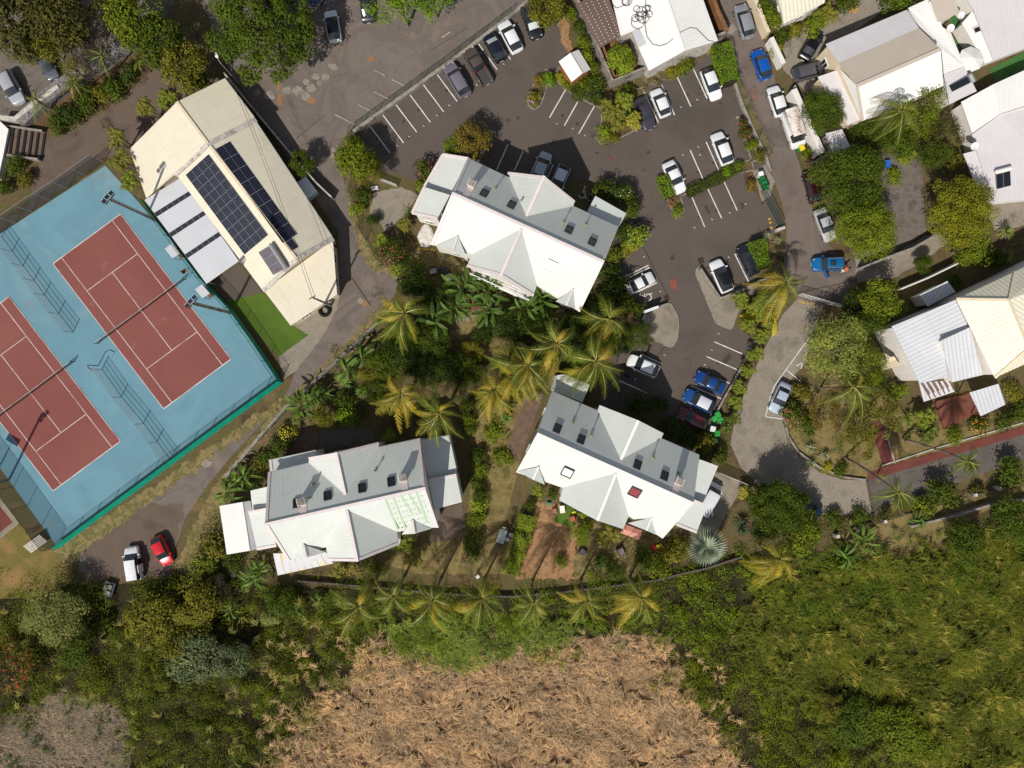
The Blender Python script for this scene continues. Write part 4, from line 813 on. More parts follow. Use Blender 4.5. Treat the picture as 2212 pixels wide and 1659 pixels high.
def carmesh(kind):
    if kind in CARS: return CARS[kind]
    L, Wd, Ht, st, (a, b_, c, d) = PROFILE[kind]; rows = []; hw = Wd / 2; van = kind == 'van'
    for i, (t, wf, belt, top) in enumerate(st):
        x = L / 2 - t * L; w_ = hw * wf; zb = .24 + (.10 if i in (0, len(st) - 1) else 0); P = [(w_ * .92, zb), (w_, zb + .16), (w_ * .995, belt - .12), (w_ * .94, belt)]
        if top:
            zt = Ht * top; k = .90 if not van else .95; P += [(w_ * .90, belt + .03), (w_ * (.76 if not van else .86), zt - .07), (w_ * (.62 if not van else .76), zt), (0, zt + .03)]
        elif kind == 'pickup' and i >= 7 and i < 9: P += [(w_ * .88, belt), (w_ * .86, .72), (w_ * .5, .72), (0, .72)]
        else: P += [(w_ * .86, belt + .015), (w_ * .74, belt + .03), (w_ * .5, belt + .045), (0, belt + .055)]
        rows.append([(x, y, z) for y, z in P] + [(x, -y, z) for y, z in P[-2::-1]])
    n = len(rows[0]); parts = {k: MB() for k in ('body', 'roof', 'windscreen', 'rear_window', 'side_window', 'side_window2', 'cargo_bed')}
    for i in range(len(rows) - 1):
        for j in range(n - 1):
            q = [rows[i][j], rows[i][j + 1], rows[i + 1][j + 1], rows[i + 1][j]][::-1]; jj = j if j < n // 2 else n - 2 - j; key = 'body'
            if jj >= 5:
                if a <= i < b_: key = 'windscreen'
                elif b_ <= i < c: key = 'roof'
                elif c <= i < d and not van: key = 'rear_window'
                elif kind == 'pickup' and i >= 7 and i < 8: key = 'cargo_bed'
            elif jj == 4 and a <= i < d and (not van or i < 5): key = 'side_window' if j < n // 2 else 'side_window2'
            elif jj == 4 and kind == 'pickup' and i == 7: key = 'cargo_bed'
            parts[key].face(q)
    parts['body'].face(rows[0]); parts['body'].face(rows[-1][::-1]); parts['body'].face([r[0] for r in rows] + [r[-1] for r in rows[::-1]])
    out = []; mm = {'body': 'paint', 'roof': 'paint', 'windscreen': 'carglass', 'rear_window': 'carglass', 'side_window': 'carglass', 'side_window2': 'carglass', 'cargo_bed': 'bed'}
    for k, mb in parts.items():
        if not mb.f: continue
        me = mb.mesh(k, M[mm[k]]); bm = __import__('bmesh').new(); bm.from_mesh(me); B = __import__('bmesh').ops
        B.remove_doubles(bm, verts=bm.verts, dist=.002); B.recalc_face_normals(bm, faces=bm.faces) if k == 'body' else None
        for f in bm.faces: f.smooth = len(f.verts) == 4
        bm.to_mesh(me); bm.free(); out.append((k.replace('2', ''), me, None))
    r = .33 if kind not in ('hatch', 'sedan') else .30
    ty = MB(); ty.tube([(0, -.10, 0), (0, .10, 0)], r, 16); tm = ty.mesh('wheel', M['black']); rm = MB(); rm.tube([(0, .09, 0), (0, .112, 0)], r * .62, 12); rim = rm.mesh('rim', M['steel'])
    for sx in (.315, -.285):
        for sy in (1, -1): out.append(('wheel', tm, ((sx * L, sy * (hw - .085), r), 0 if sy > 0 else math.pi, [('rim', rim)])))
    z = st[2][2] - .06
    for sy in (1, -1):
        h = MB(); h.box((L / 2 - .27, sy * hw * .68, z - .02), (.26, .20, .10), -sy * .5); out.append(('headlight', h.mesh('headlight', M['lampw']), None))
        zt = st[-3][2] - .02; xt = -L / 2 + (1 - st[-3][0]) * L
        t = MB(); t.box((xt + .02, sy * hw * .74, zt - .12), (.14, .20, .22), 0); out.append(('tail_light', t.mesh('tail_light', M['lampr']), None))
        m_ = MB(); xm = L / 2 - (st[3][0] + .05) * L; m_.box((xm, sy * (hw + .10), st[3][2] + .04), (.14, .22, .13), sy * .2); out.append(('wing_mirror', m_.mesh('wing_mirror', M['paint']), None))
    for sx in (1, -1):
        p_ = MB(); p_.box((sx * (L / 2 + .004), 0, .46), (.016, .48, .11)); out.append(('number_plate', p_.mesh('number_plate', M['plate']), None))
    CARS[kind] = (L, out); return CARS[kind]
def car(kind, x, y, dx, dy, col, lab, cat='car', L=None, roofcol=None, shade=False, name='parked_car', group='cars parked around the buildings'):
    L0, parts = carmesh(kind); c = W(x, y, .8); root = empty(name, (c.x, c.y, .02), math.atan2(-dy, dx), lab, cat, group); k = (L or L0) / L0; root.scale = (k, (1 + k) / 2, (1 + k) / 2)
    for nm, me, xf in parts:
        o = link(nm, me, root, roofcol if nm == 'roof' and roofcol else col)
        if nm == 'roof' and roofcol: pass
        if nm == 'windscreen' and shade:
            o.data = me.copy(); o.data.materials[0] = M['shade']; o['label'] = 'windscreen covered with a silver sunshade'
        if xf:
            o.location = xf[0]; o.rotation_euler = (0, 0, xf[1])
            for sn, sm in xf[2]: link(sn, sm, o)
    return root
WH, SI, GR, DK, BK = C(232, 231, 230), C(150, 152, 158), C(88, 86, 92), C(44, 46, 54), C(18, 18, 20)
car('suv', 25, 189, .47, .88, C(164, 166, 172), 'silver estate car cut by the left edge on the gravel yard', L=4.7)
car('hatch', 101, 141, .47, .88, C(84, 88, 100), 'slate grey car under the trees on the gravel yard', L=3.9)
car('hatch', 718.5, 55.5, -.18, -.97, C(214, 222, 220), 'white car with a black roof in the shade of the big dark tree', L=4.2, roofcol=BK)
car('hatch', 676, -25, .3, .95, C(40, 56, 90), 'dark blue car mostly cut by the top edge beside the big dark tree')
car('sedan', 792, 12, -.1, -1, C(40, 44, 54), 'dark car half hidden under the yellow green tree at the top', L=4.2)
car('suv', 987, 172.5, -.50, -.86, C(112, 106, 116), 'mauve grey sport utility car on the angled bays by the long wall', L=4.75)
car('pickup', 1032, 142.5, -.50, -.86, C(82, 70, 64), 'brown pickup truck with an open cargo bed', 'pickup truck', name='pickup_truck')
car('hatch', 1068, 100, -.46, -.89, C(22, 24, 38), 'dark navy hatchback with a silver sunshade between the pickup and a white car', L=4.1, shade=True)
car('hatch', 1102, 78, -.46, -.89, WH, 'white hatchback at the upper end of the angled bays', L=4.5)
car('suv', 1148.5, 47, .33, .94, C(34, 35, 40), 'charcoal car nosing out from under the tree with a silver sunshade', L=4.5, shade=True)
car('sedan', 1393.5, 244, .34, .94, C(62, 58, 66), 'dark grey car beside the palm clump and green bins', L=4.4)
car('hatch', 1427, 221, -.38, -.92, WH, 'white small hatchback next to the dark grey car', L=3.85)
car('hatch', 1537, 181, .36, .93, WH, 'white hatchback parked beside the long clipped hedge', L=4.25)
car('hatch', 1560, 320, -.36, -.93, WH, 'white hatchback alone in the upper bay by the flowering shrubs', L=4.4)
car('sedan', 1457, 382.5, .42, .9, WH, 'white car touching the small clipped hedge on the island', L=4.45)
car('hatch', 1170, 360, .35, -.93, C(170, 174, 182), 'silver car in the shade behind the upper apartment building', L=4.1)
car('hatch', 1208, 388, -.4, .92, C(206, 210, 218), 'white car in the shade tucked under the upper building gable', L=4.1)
car('suv', 1608, 45, -.28, -.95, C(140, 140, 146), 'silver sport utility car with roof bars on the lane', L=4.5)
car('hatch', 1645, 138, -.33, -.94, C(8, 82, 168), 'bright blue hatchback on the lane', L=4.1)
car('sedan', 1754, 96, .5, -.86, C(10, 10, 12), 'shiny black saloon on the pale forecourt', L=4.4)
car('suv', 1748, 154, .96, -.25, C(82, 78, 82), 'grey estate car on the pale forecourt under the white house', L=4.4)
car('hatch', 1679, 217.5, -.30, -.95, WH, 'white hatchback parked behind the rusty roofed van', L=4.05)
vn = car('van', 1713, 279, .32, .95, C(226, 224, 220), 'white van with rust patches on its roof', 'van', L=5.0, name='parked_van')
car('hatch', 1756, 402, -.25, -.97, C(52, 16, 20), 'dark red car hidden under the big round tree', L=4.3)
car('sedan', 1783, 485, .36, .93, C(176, 174, 174), 'dusty silver saloon beside the big round tree', L=4.5)
bc = car('suv', 1790, 570, -.999, .03, C(12, 96, 152), 'blue sport utility car stopped across the lane with a door open', L=4.25)
car('hatch', 1558.5, 596, -.40, -.92, C(236, 236, 236), 'white car with a black roof in the walled bay', L=4.45, roofcol=BK)
car('hatch', 1617, 562, -.42, -.91, C(32, 33, 40), 'black car beside the clipped hedge in the walled bay', L=4.2)
car('sedan', 1383.5, 611, .88, -.46, WH, 'white coupe in the bay with double lines', L=4.0)
car('hatch', 1390, 790, -.93, -.4, C(236, 236, 234), 'white car half in the building shadow by the palms', L=4.3)
car('sedan', 1534, 826, -.88, -.46, C(18, 60, 124), 'blue car at the right end of the lower bays', L=4.2)
car('hatch', 1511, 866, -.89, -.45, C(22, 72, 134), 'blue car with a silver roof in the lower bays', L=4.35, roofcol=C(206, 208, 214))
car('hatch', 1497, 905, -.90, -.42, C(92, 28, 36), 'maroon car in the shade next to the green bins', L=4.2)
car('van', 1530, 1078, .5, -.87, C(230, 230, 232), 'white van tucked under the side roof of the lower right apartment building', 'van', L=4.6, name='parked_van')
car('sedan', 1686, 859, -.42, .91, C(170, 182, 194), 'silver blue coupe on the marked concrete bay', L=4.2)
car('hatch', 1744, 1098, .9, .42, C(30, 44, 62), 'dark blue car hidden under the big tree by the concrete drive', L=4.2)
car('hatch', 349, 1190, .43, .90, C(206, 22, 36), 'bright red hatchback on the dirt clearing', L=4.0)
mp = car('mpv', 288, 1217, -.14, -.99, C(232, 230, 232), 'white people carrier van with its side door open on the dirt clearing', 'van', L=4.4, name='parked_van')
# rust on the van roof, dark tinted details
M['vrust'] = noisy('rusted roof paint', [C(226, 222, 216), C(222, 210, 198), C(150, 84, 50)], 1.6, 7, .3, .7, dist=.5)
for ch in list(vn.children):
    if ch.name.startswith('roof'): ch.data = ch.data.copy(); ch.data.materials[0] = M['vrust']; ch['label'] = 'white roof streaked with rust'
# open doors, sunroof, roof bars
mb = MB(); mb.box((-.52, 0, .72), (1.05, .07, .8), .0); dr = link('open_door', mb.mesh('open_door', M['paint']), bc, C(12, 96, 152), (.62, .93, 0), (0, 0, R(-62)))
mb = MB(); mb.box((-.55, 0, 1.30), (.7, .04, .36), 0); link('door_glass', mb.mesh('door_glass', M['glass']), dr)
mb = MB(); mb.box((-.28, 0, 1.672), (.75, .72, .05)); link('sunroof', mb.mesh('sunroof', M['carglass']), bc)
for s_ in (1, -1):
    mb = MB(); mb.tube([(.4, s_ * .60, 1.64), (.3, s_ * .61, 1.71), (-1.6, s_ * .61, 1.68), (-1.7, s_ * .60, 1.6)], .03, 6); link('roof_bar', mb.mesh('roof_bar', M['steel']), bc)
mb = MB(); mb.box((-.7, -.96, 1.0), (1.0, .06, 1.3)); link('sliding_door', mb.mesh('sliding_door', M['paint']), mp, C(232, 230, 232)); mb = MB(); mb.box((.15, -.885, .95), (.8, .05, 1.1)); link('door_opening', mb.mesh('door_opening', M['glass']), mp)
# motorbikes and scooters
def bike(x, y, dx, dy, col, lab):
    c = W(x, y, .4); r_ = empty('motorbike', (c.x, c.y, .02), math.atan2(-dy, dx), lab, 'motorbike', 'two wheelers by the palms'); 
    for sx in (.62, -.62):
        m_ = MB(); m_.ring((0, 0), .2, .3, 0, 16); me = MB(); me.tube([(sx, -.06, .3), (sx, .06, .3)], .3, 14); link('wheel', me.mesh('wheel', M['black']), r_)
    m_ = MB(); m_.tube([(.62, 0, .35), (.5, 0, .85), (.2, 0, .8), (-.1, 0, .72), (-.75, 0, .62)], [.07, .12, .17, .15, .08], 8); link('body', m_.mesh('body', M['paint'], smooth=True), r_, col)
    m_ = MB(); m_.box((-.3, 0, .84), (.66, .26, .1)); link('seat', m_.mesh('seat', M['black']), r_)
    m_ = MB(); m_.tube([(.36, .36, 1.0), (.48, 0, .98), (.36, -.36, 1.0)], .025, 6); link('handlebar', m_.mesh('handlebar', M['dark']), r_)
    m_ = MB(); m_.box((.66, 0, .84), (.1, .2, .18)); link('headlight', m_.mesh('headlight', M['lampw']), r_)
    for s_ in (1, -1):
        m_ = MB(); m_.box((.38, s_ * .34, 1.12), (.05, .16, .1)); link('mirror', m_.mesh('mirror', M['dark']), r_)
bike(1361, 815, .9, .42, C(24, 60, 96), 'dark blue motorbike in the building shadow beside the white car')
bike(1386, 691, .5, -.86, C(160, 160, 164), 'silver grey motorbike under the palm by the rounded island')
bike(1401, 752, .3, -.95, C(30, 30, 32), 'black scooter beside the round conifer')
bike(1277, 424, .4, -.9, C(190, 196, 206), 'pale scooter in the shade behind the upper building')
# person leaning by the open car door
def person(x, y, face):
    r_ = empty('person', W(x, y, 0), face, 'person in a white and orange top bending beside the blue car', 'person')
    V = [(0, 0, .95), (.10, 0, 1.15), (.30, 0, 1.36), (.40, 0, 1.44), (.50, 0, 1.50), (.26, .2, 1.36), (.34, .27, 1.10), (.52, .24, .95), (.26, -.2, 1.36), (.36, -.28, 1.10), (.55, -.22, .98),
         (-.02, .11, .9), (.03, .13, .50), (-.03, .14, .10), (.10, .15, .05), (-.02, -.11, .9), (.05, -.13, .50), (-.03, -.14, .10), (.10, -.15, .05), (.62, .23, .88), (.65, -.2, .90), (.58, 0, 1.53)]
    Ed = [(0, 1), (1, 2), (2, 3), (3, 4), (4, 21), (2, 5), (5, 6), (6, 7), (7, 19), (2, 8), (8, 9), (9, 10), (10, 20), (0, 11), (11, 12), (12, 13), (13, 14), (0, 15), (15, 16), (16, 17), (17, 18)]
    Rr = [.15, .15, .16, .06, .10, .065, .05, .04, .065, .05, .04, .09, .065, .05, .04, .09, .065, .05, .04, .03, .03, .08]
    me = bpy.data.meshes.new('body'); me.from_pydata(V, Ed, []); o = link('body', me, r_, C(150, 104, 78)); md = o.modifiers.new('skin', 'SKIN')
    for i, sv_ in enumerate(me.skin_vertices[0].data): sv_.radius = (Rr[i], Rr[i]); sv_.use_root = i == 0
    o.modifiers.new('sub', 'SUBSURF').levels = 2; o.modifiers['sub'].render_levels = 2; me.materials.append(M['obj'])
    def shell(nm, ids, col, gr=1.2):
        idx = {k: i for i, k in enumerate(ids)}; m2 = bpy.data.meshes.new(nm); m2.from_pydata([V[k] for k in ids], [(idx[a], idx[b]) for a, b in Ed if a in idx and b in idx], [])
        q = link(nm, m2, r_, col); q.modifiers.new('skin', 'SKIN')
        for i, sv_ in enumerate(m2.skin_vertices[0].data): sv_.radius = (Rr[ids[i]] * gr,) * 2; sv_.use_root = i == 0
        q.modifiers.new('sub', 'SUBSURF').render_levels = 2; m2.materials.append(M['obj'])
    shell('shirt', [1, 2, 5, 6, 8, 9], C(224, 96, 42)); shell('trousers', [0, 11, 12, 13, 15, 16, 17], C(232, 226, 220))
    hm = MB(); hm.tube([(.46, 0, 1.54), (.50, 0, 1.60), (.60, 0, 1.60), (.64, 0, 1.54)], [.09, .125, .115, .06], 10); hm.build  # hair cap
    link('hair', hm.mesh('hair', M['black'], smooth=True), r_)
person(1815, 586, R(20))
# ---------------------------------------------------------------- walls, fences, gates, courts gear
M['darkwall'] = noisy('dark stained wall', [C(78, 70, 64), C(104, 94, 86), C(60, 54, 50)], .8, 7, .4, .95, .4)
def wall(name, lab, pts, h, th, mat, cat='wall', cap=None, z0=0, group=None):
    P = [W(x, y) for x, y in pts]; mb = MB(); n = len(P); Ls, Rs = [], []
    for i, p in enumerate(P):
        a = P[max(i - 1, 0)]; b = P[min(i + 1, n - 1)]; d = (b - a); d.z = 0; d.normalize(); s_ = Vector((-d.y, d.x, 0)) * th / 2; Ls.append(p + s_); Rs.append(p - s_)
    hh = h if isinstance(h, (list, tuple)) else [h] * n
    for i in range(n - 1):
        a, b, c, d = Rs[i], Rs[i + 1], Ls[i + 1], Ls[i]; A, B = hh[i], hh[i + 1]; u = lambda p, z: (p.x, p.y, z)
        for q in ((u(a, A), u(b, B), u(c, B), u(d, A)), (u(a, z0), u(b, z0), u(b, B), u(a, A)), (u(c, z0), u(d, z0), u(d, A), u(c, B))): mb.face(q)
        if i == 0: mb.face((u(d, z0), u(a, z0), u(a, A), u(d, A)))
        if i == n - 2: mb.face((u(b, z0), u(c, z0), u(c, B), u(b, B)))
    o = tag(mb.build(name, M[mat]), lab, cat, group)
    if cap:
        cm = MB(); 
        for i in range(n - 1):
            a, b = P[i], P[i + 1]; d = b - a; cm.box(((a.x + b.x) / 2, (a.y + b.y) / 2, max(hh[i], hh[i + 1]) + .035), (d.length + .02, th + .10, .06), math.atan2(d.y, d.x))
        cm.build('coping', M[cap], o)
    return o
def fence(name, lab, pts, h, mat, post='green', gap=2.6, top=True, z0=0, pr=.035, cat='fence', group=None, solid=None, rails=()):
    P = [W(x, y) for x, y in pts]; root = empty(name, (P[0].x, P[0].y, 0), 0, lab, cat, group); mb = MB(); rm = MB(); pm = MB(); sb = MB()
    pm.tube([(0, 0, z0), (0, 0, z0 + h + .05)], pr, 6); me = pm.mesh('post', M[post])
    for i in range(len(P) - 1):
        a, b = P[i], P[i + 1]; mb.face([(a.x, a.y, z0 + .03), (b.x, b.y, z0 + .03), (b.x, b.y, z0 + h), (a.x, a.y, z0 + h)])
        if top: rm.tube([(a.x, a.y, z0 + h), (b.x, b.y, z0 + h)], .025, 5)
        if solid: sb.face([(a.x, a.y, z0 + .03), (b.x, b.y, z0 + .03), (b.x, b.y, z0 + solid[1]), (a.x, a.y, z0 + solid[1])])
        k = max(1, round((b - a).length / gap))
        for q in range(k + (i == len(P) - 2)): link('post', me, root, None, a.lerp(b, q / k) - root.location)
    mb.build('mesh_panel', M[mat], root)
    if top: rm.build('top_rail', M[post], root)
    for hz in rails:
        r2 = MB(); r2.tube([(p.x, p.y, z0 + hz) for p in P], .03, 5); r2.build('rail', M[post], root)
    if solid:
        so_ = MB(); so_.v, so_.f, so_.m = [(x + (.26 if z < .5 else .03), y - (.26 if z < .5 else .03), z) for x, y, z in sb.v], sb.f, sb.m; so_.build('windscreen_net', M[solid[0]], root)
    return root
wall('retaining_wall', 'long grey block wall between the upper road and the angled bays', [(766, 288), (850, 228), (990, 126), (1110, 34), (1140, 8)], .75, .32, 'block', cap='block')
fence('wire_fence', 'green wire fence on top of the long wall along the upper road', [(758, 285), (845, 222), (985, 120), (1105, 30)], 1.7, 'wireg', gap=2.5, z0=.1)
fence('wire_fence', 'green wire fence along the road beside the garden of the upper building', [(757, 292), (758, 420), (775, 490), (808, 545), (878, 606)], 1.7, 'wireg', gap=2.5)
wall('garden_wall', 'low grey wall along the road below the coconut palm', [(818, 698), (780, 734), (700, 808), (620, 882), (560, 948), (490, 1030)], .7, .28, 'block', cap='block')
fence('wire_fence', 'dark wire fence above the low road wall by the banana plants', [(822, 700), (700, 812), (620, 887), (565, 950)], 1.5, 'wireg', gap=2.6)
wall('garden_wall', 'long brown wall behind the row of coconut palms', [(640, 1252), (780, 1263), (960, 1280), (1100, 1286), (1200, 1278), (1330, 1262), (1420, 1250), (1470, 1236), (1520, 1226), (1600, 1200)], .75, .22, 'darkwall')
wall('stone_wall', 'sloping rubble stone wall with a pale coping above the brown road', [(52, 270), (100, 226), (146, 190), (200, 152), (262, 112), (314, 88)], [1.2, 1.3, 1.3, 1.2, 1.1, 1.0], 1.6, 'stone')
wall('parapet', 'pale concrete coping wall along the gravel yard', [(14, 262), (48, 265), (74, 244), (140, 196)], 1.45, .55, 'conc2', cat='wall')
wall('boundary_wall', 'concrete wall with dark shadow beside the clubhouse and upper road', [(493, 168), (560, 250), (640, 345), (690, 402), (722, 432)], 1.5, .18, 'conc2')
wall('boundary_wall', 'grey block wall around the yard of the white house', [(1228, -20), (1318, 190), (1404, 156), (1556, 88)], 2.4, .28, 'block')
wall('timber_lining', 'orange timber boards lining the yard wall', [(1296, 112), (1322, 180), (1348, 172)], 2.3, .2, 'wood', cat='boards')
wall('boundary_wall', 'orange brown fence wall along the lane beside the white house', [(1521, -10), (1540, 40), (1560, 84)], 2.2, .5, 'wood')
wall('boundary_wall', 'white wall between the lane and the pale forecourt', [(1617, 0), (1642, 65), (1650, 84)], 1.8, .5, 'cream')
wall('boundary_wall', 'short white wall beside the bright blue hatchback', [(1656, 95), (1682, 150)], 1.8, .55, 'plaster')
wall('boundary_wall', 'white wall beside the rusty roofed van', [(1702, 206), (1738, 285), (1762, 340)], 2.0, .75, 'plaster')
fence('sliding_gate', 'white barred gate lying along the wall by the white hatchback', [(1706, 197), (1724, 240)], 1.8, 'wirew', post='white', gap=.6, cat='gate')
wall('boundary_wall', 'concrete kerb wall between the car park and the lane', [(1580, 168), (1600, 225), (1628, 290), (1652, 340), (1662, 372)], .5, .35, 'block')
fence('wire_fence', 'green post fence between the car park and the lane', [(1589, 170), (1613, 235), (1640, 292), (1660, 338)], 1.8, 'wireg', gap=3.2, top=False)
sheet('grass_strip', [(1588, 170), (1598, 168), (1625, 230), (1652, 290), (1668, 335), (1658, 340), (1630, 285), (1606, 235)], 4, 'drygrass', .8, 6)
fence('sliding_gate', 'dark green sliding gate closing the car park from the lane', [(1643, 416), (1684, 494)], 1.8, 'wireg', gap=.45, cat='gate')
wall('gate_pillar', 'concrete gate base at the lower end of the green sliding gate', [(1674, 500), (1692, 492)], .6, .4, 'conc2', cat='pillar')
wall('boundary_wall', 'grey wall along the side yard near the blue car', [(1850, 582), (1900, 562), (1960, 540), (2012, 510)], 1.6, .25, 'block')
wall('boundary_wall', 'thin white wall north of the villa with a veranda shed', [(1932, 628), (1990, 604), (2070, 565)], 1.7, .18, 'plaster')
wall('boundary_wall', 'long concrete wall between two gardens below the long house', [(1756, 352), (1830, 318), (1900, 292), (1958, 272)], 1.4, .2, 'block')
fence('sliding_gate', 'white barred sliding gate at the top of the concrete drive', [(1722, 638), (1782, 655)], 1.7, 'wirew', post='white', gap=.28, cat='gate')
wall('boundary_wall', 'pale panel fence right of the white sliding gate', [(1784, 656), (1834, 668)], 1.7, .14, 'conc2', cat='fence')
fence('wooden_fence', 'white picket gate near the pale paved forecourt', [(816, 388), (858, 404)], 1.2, 'wirew', post='white', gap=.32, cat='gate', pr=.06)
fence('metal_gate', 'white edged barred gate beside the lower right apartment building', [(1548, 1019), (1608, 1044)], 1.6, 'wirek', post='white', gap=.30, cat='gate')
wall('bay_wall', 'low concrete wall around the walled bay with two cars', [(1509, 583), (1552, 646), (1600, 628), (1656, 600)], .95, .26, 'block')
wall('bay_wall', 'thin dark wall behind the lower bays', [(1627, 737), (1604, 782), (1580, 826), (1556, 868), (1538, 905)], .8, .22, 'block')
wall('bay_wall', 'concrete wall on the rounded island behind the sign board', [(1384, 676), (1412, 668), (1438, 658)], .8, .22, 'block')
wall('garden_wall', 'concrete curb wall curving round the lawn by the drive', [(1692, 900), (1700, 940), (1722, 975), (1770, 1010), (1820, 1030), (1868, 1036)], .35, .22, 'block', cat='kerb')
wall('path_edging', 'pale edging along the red path by the lawn', [(1905, 1005), (2020, 968), (2212, 912)], .2, .14, 'conc2', cat='edging')
wall('path_edging', 'pale edging of the red side path', [(1911, 930), (1932, 1000)], .2, .12, 'conc2', cat='edging')
f_ = fence('metal_railing', 'dark slatted railing with concrete posts along the lower drive', [(1798, 1155), (1848, 1140), (1898, 1124), (1960, 1105), (2040, 1082), (2095, 1066), (2150, 1052), (2230, 1030)], 1.1, 'wirek', post='dark', gap=1.2, cat='railing')
for x, y in ((1802, 1155), (1850, 1140), (1903, 1123), (2096, 1067), (2148, 1053)): mb = MB(); p = W(x, y); mb.box((p.x, p.y, .6), (.42, .42, 1.2), .25); mb.build('post_base', M['conc2'], f_)
wall('retaining_wall', 'low retaining wall at the foot of the right lawn', [(1960, 1135), (2060, 1110), (2140, 1085), (2260, 1070)], 1.0, .3, 'block')
# courts
fence('court_fence', 'green court fence with a teal windscreen along the dirt track', [(124, 1180), (240, 1094), (370, 998), (490, 909), (607, 823)], 2.9, 'wireg', gap=3.0, solid=('teal', 1.5), pr=.04)
fence('court_fence', 'green court fence with climbing plants beside the clubhouse', [(607, 823), (550, 738), (500, 668), (440, 604), (340, 470), (312, 434)], 2.6, 'wireg', gap=3.2, solid=('teal', 1.3))
fence('court_fence', 'tall pale topped fence along the brown road behind the courts', [(-60, 552), (0, 506), (70, 458), (147, 408), (226, 352)], 3.4, 'wirek', post='steel', gap=3.4)
fence('court_fence', 'tall rusty fence at the left side of the courts', [(122, 1178), (60, 1092), (0, 1010), (-60, 930)], 3.2, 'wirek', post='dark', gap=2.6)
fence('divider_fence', 'pale mesh divider fence between the two courts at its upper end', [(4, 512), (50, 575), (96, 638), (158, 718)], 2.2, 'wirew', post='steel', gap=3.1, pr=.05, rails=(.15, .8, 1.5), group='divider fences between the courts')
fence('divider_fence', 'pale mesh divider fence between the two courts at its lower end', [(220, 798), (262, 858), (310, 915), (368, 994)], 2.2, 'wirew', post='steel', gap=3.1, pr=.05, rails=(.15, .8, 1.5), group='divider fences between the courts')
def tnet(Pf, lab):
    a, b = Pf(23.77 / 2, -1.6), Pf(23.77 / 2, 10.97 + 1.6); r_ = empty('tennis_net', (a.x, a.y, .02), 0, lab, 'tennis net', 'tennis nets'); d = b - a
    mb = MB(); N = 14; hh = [1.07 - .16 * math.sin(math.pi * i / N) for i in range(N + 1)]
    for i in range(N): p, q = a + d * i / N, a + d * (i + 1) / N; mb.face([(p.x, p.y, .05), (q.x, q.y, .05), (q.x, q.y, hh[i + 1]), (p.x, p.y, hh[i])])
    mb.build('mesh', M['net'], r_); mb = MB()
    for i in range(N): p, q = a + d * i / N, a + d * (i + 1) / N; mb.tube([(p.x, p.y, hh[i]), (q.x, q.y, hh[i + 1])], .035, 5)
    mb.build('net_band', M['conc2'], r_)
    for p in (a, b): m2 = MB(); m2.tube([(p.x, p.y, .0), (p.x, p.y, 1.12)], .05, 8); m2.build('post', M['green'], r_)
    m2 = MB(); p = a + d / 2; m2.box((p.x, p.y, .48), (.06, .06, .9)); m2.build('centre_strap', M['white'], r_)
tnet(PC1, 'tennis net across the whole red court'); tnet(PC2, 'tennis net across the red court cut by the left edge')
def floodlight(x, y, h, a, lab, lean=(0, 0)):
    p = W(x, y); r_ = empty('floodlight_mast', p, 0, lab, 'floodlight', 'floodlight masts around the courts')
    mb = MB()
    for s_ in (-1, 1): mb.box((s_ * .13, 0, h / 2), (.08, .24, h))
    for i in range(int(h / .55)): mb.box((0, 0, .3 + i * .55), (.18, .2, .16))
    m_ = mb.mesh('mast', M['block']); link('mast', m_, r_, None, None, (0, 0, a)); mb = MB(); mb.box((0, 0, h - .15), (1.6, .1, .1), a); mb.build('cross_arm', M['dark'], r_) if False else link('cross_arm', mb.mesh('cross_arm', M['dark']), r_)
    for k in (-1, 0, 1):
        mb = MB(); c, s_ = math.cos(a), math.sin(a); mb.box((k * .62 * c - .35 * s_, k * .62 * s_ + .35 * c, h - .05 + .12 * (k == 0)), (.46, .34, .24), a, tilt=None); lo = link('floodlight', mb.mesh('floodlight', M['dark']), r_)
        mb = MB(); mb.box((k * .62 * c - .58 * s_, k * .62 * s_ + .58 * c, h - .08 + .12 * (k == 0)), (.40, .05, .19), a); link('lamp_glass', mb.mesh('lamp_glass', M['lampw']), lo)
floodlight(342, 478, 11.3, R(50), 'concrete floodlight mast at the canopy corner beside the courts')
floodlight(500, 676, 11.3, R(50), 'concrete floodlight mast by the green turf')
floodlight(20, 1036, 10.8, R(230), 'concrete floodlight mast at the left corner of the courts')
def utility(x, y, h, lab, name='utility_pole'):
    p = W(x, y); r_ = empty(name, p, 0, lab, 'utility pole'); mb = MB(); mb.tube([(0, 0, 0), (0, 0, h)], [.17, .11], 8); link('pole', mb.mesh('pole', M['block']), r_); mb = MB(); mb.box((0, 0, h - .3), (.9, .1, .1), .5); link('cross_arm', mb.mesh('cross_arm', M['dark']), r_); return p, h
u1 = utility(715, 660, 9.0, 'concrete utility pole at the lower corner of the clubhouse')
p = W(518, 182); r_ = empty('street_lamp', p, 0, 'white headed street lamp by the upper corner of the clubhouse', 'street lamp'); mb = MB(); mb.tube([(0, 0, 0), (0, 0, 6.0), (-.15, .25, 6.3), (-.25, .55, 6.4)], [.08, .05, .045, .04], 8); link('pole', mb.mesh('pole', M['steel']), r_)
mb = MB(); mb.tube([(-.2, .45, 6.42), (-.28, .65, 6.46), (-.36, .95, 6.46), (-.42, 1.15, 6.42)], [.06, .24, .22, .06], 10); link('lamp_head', mb.mesh('lamp_head', M['white'], smooth=True), r_)
mb = MB(); a, b = Vector((u1[0].x, u1[0].y, 8.7)), W(455, 60, 7.5)
for k in (0, .25): mb.tube([a.lerp(b, t) + Vector((k, k, -1.2 * math.sin(math.pi * t))) for t in [i / 16 for i in range(17)]], .022, 4)
tag(mb.build('overhead_cable', M['black']), 'pair of thin overhead cables crossing the clubhouse roof', 'cable')
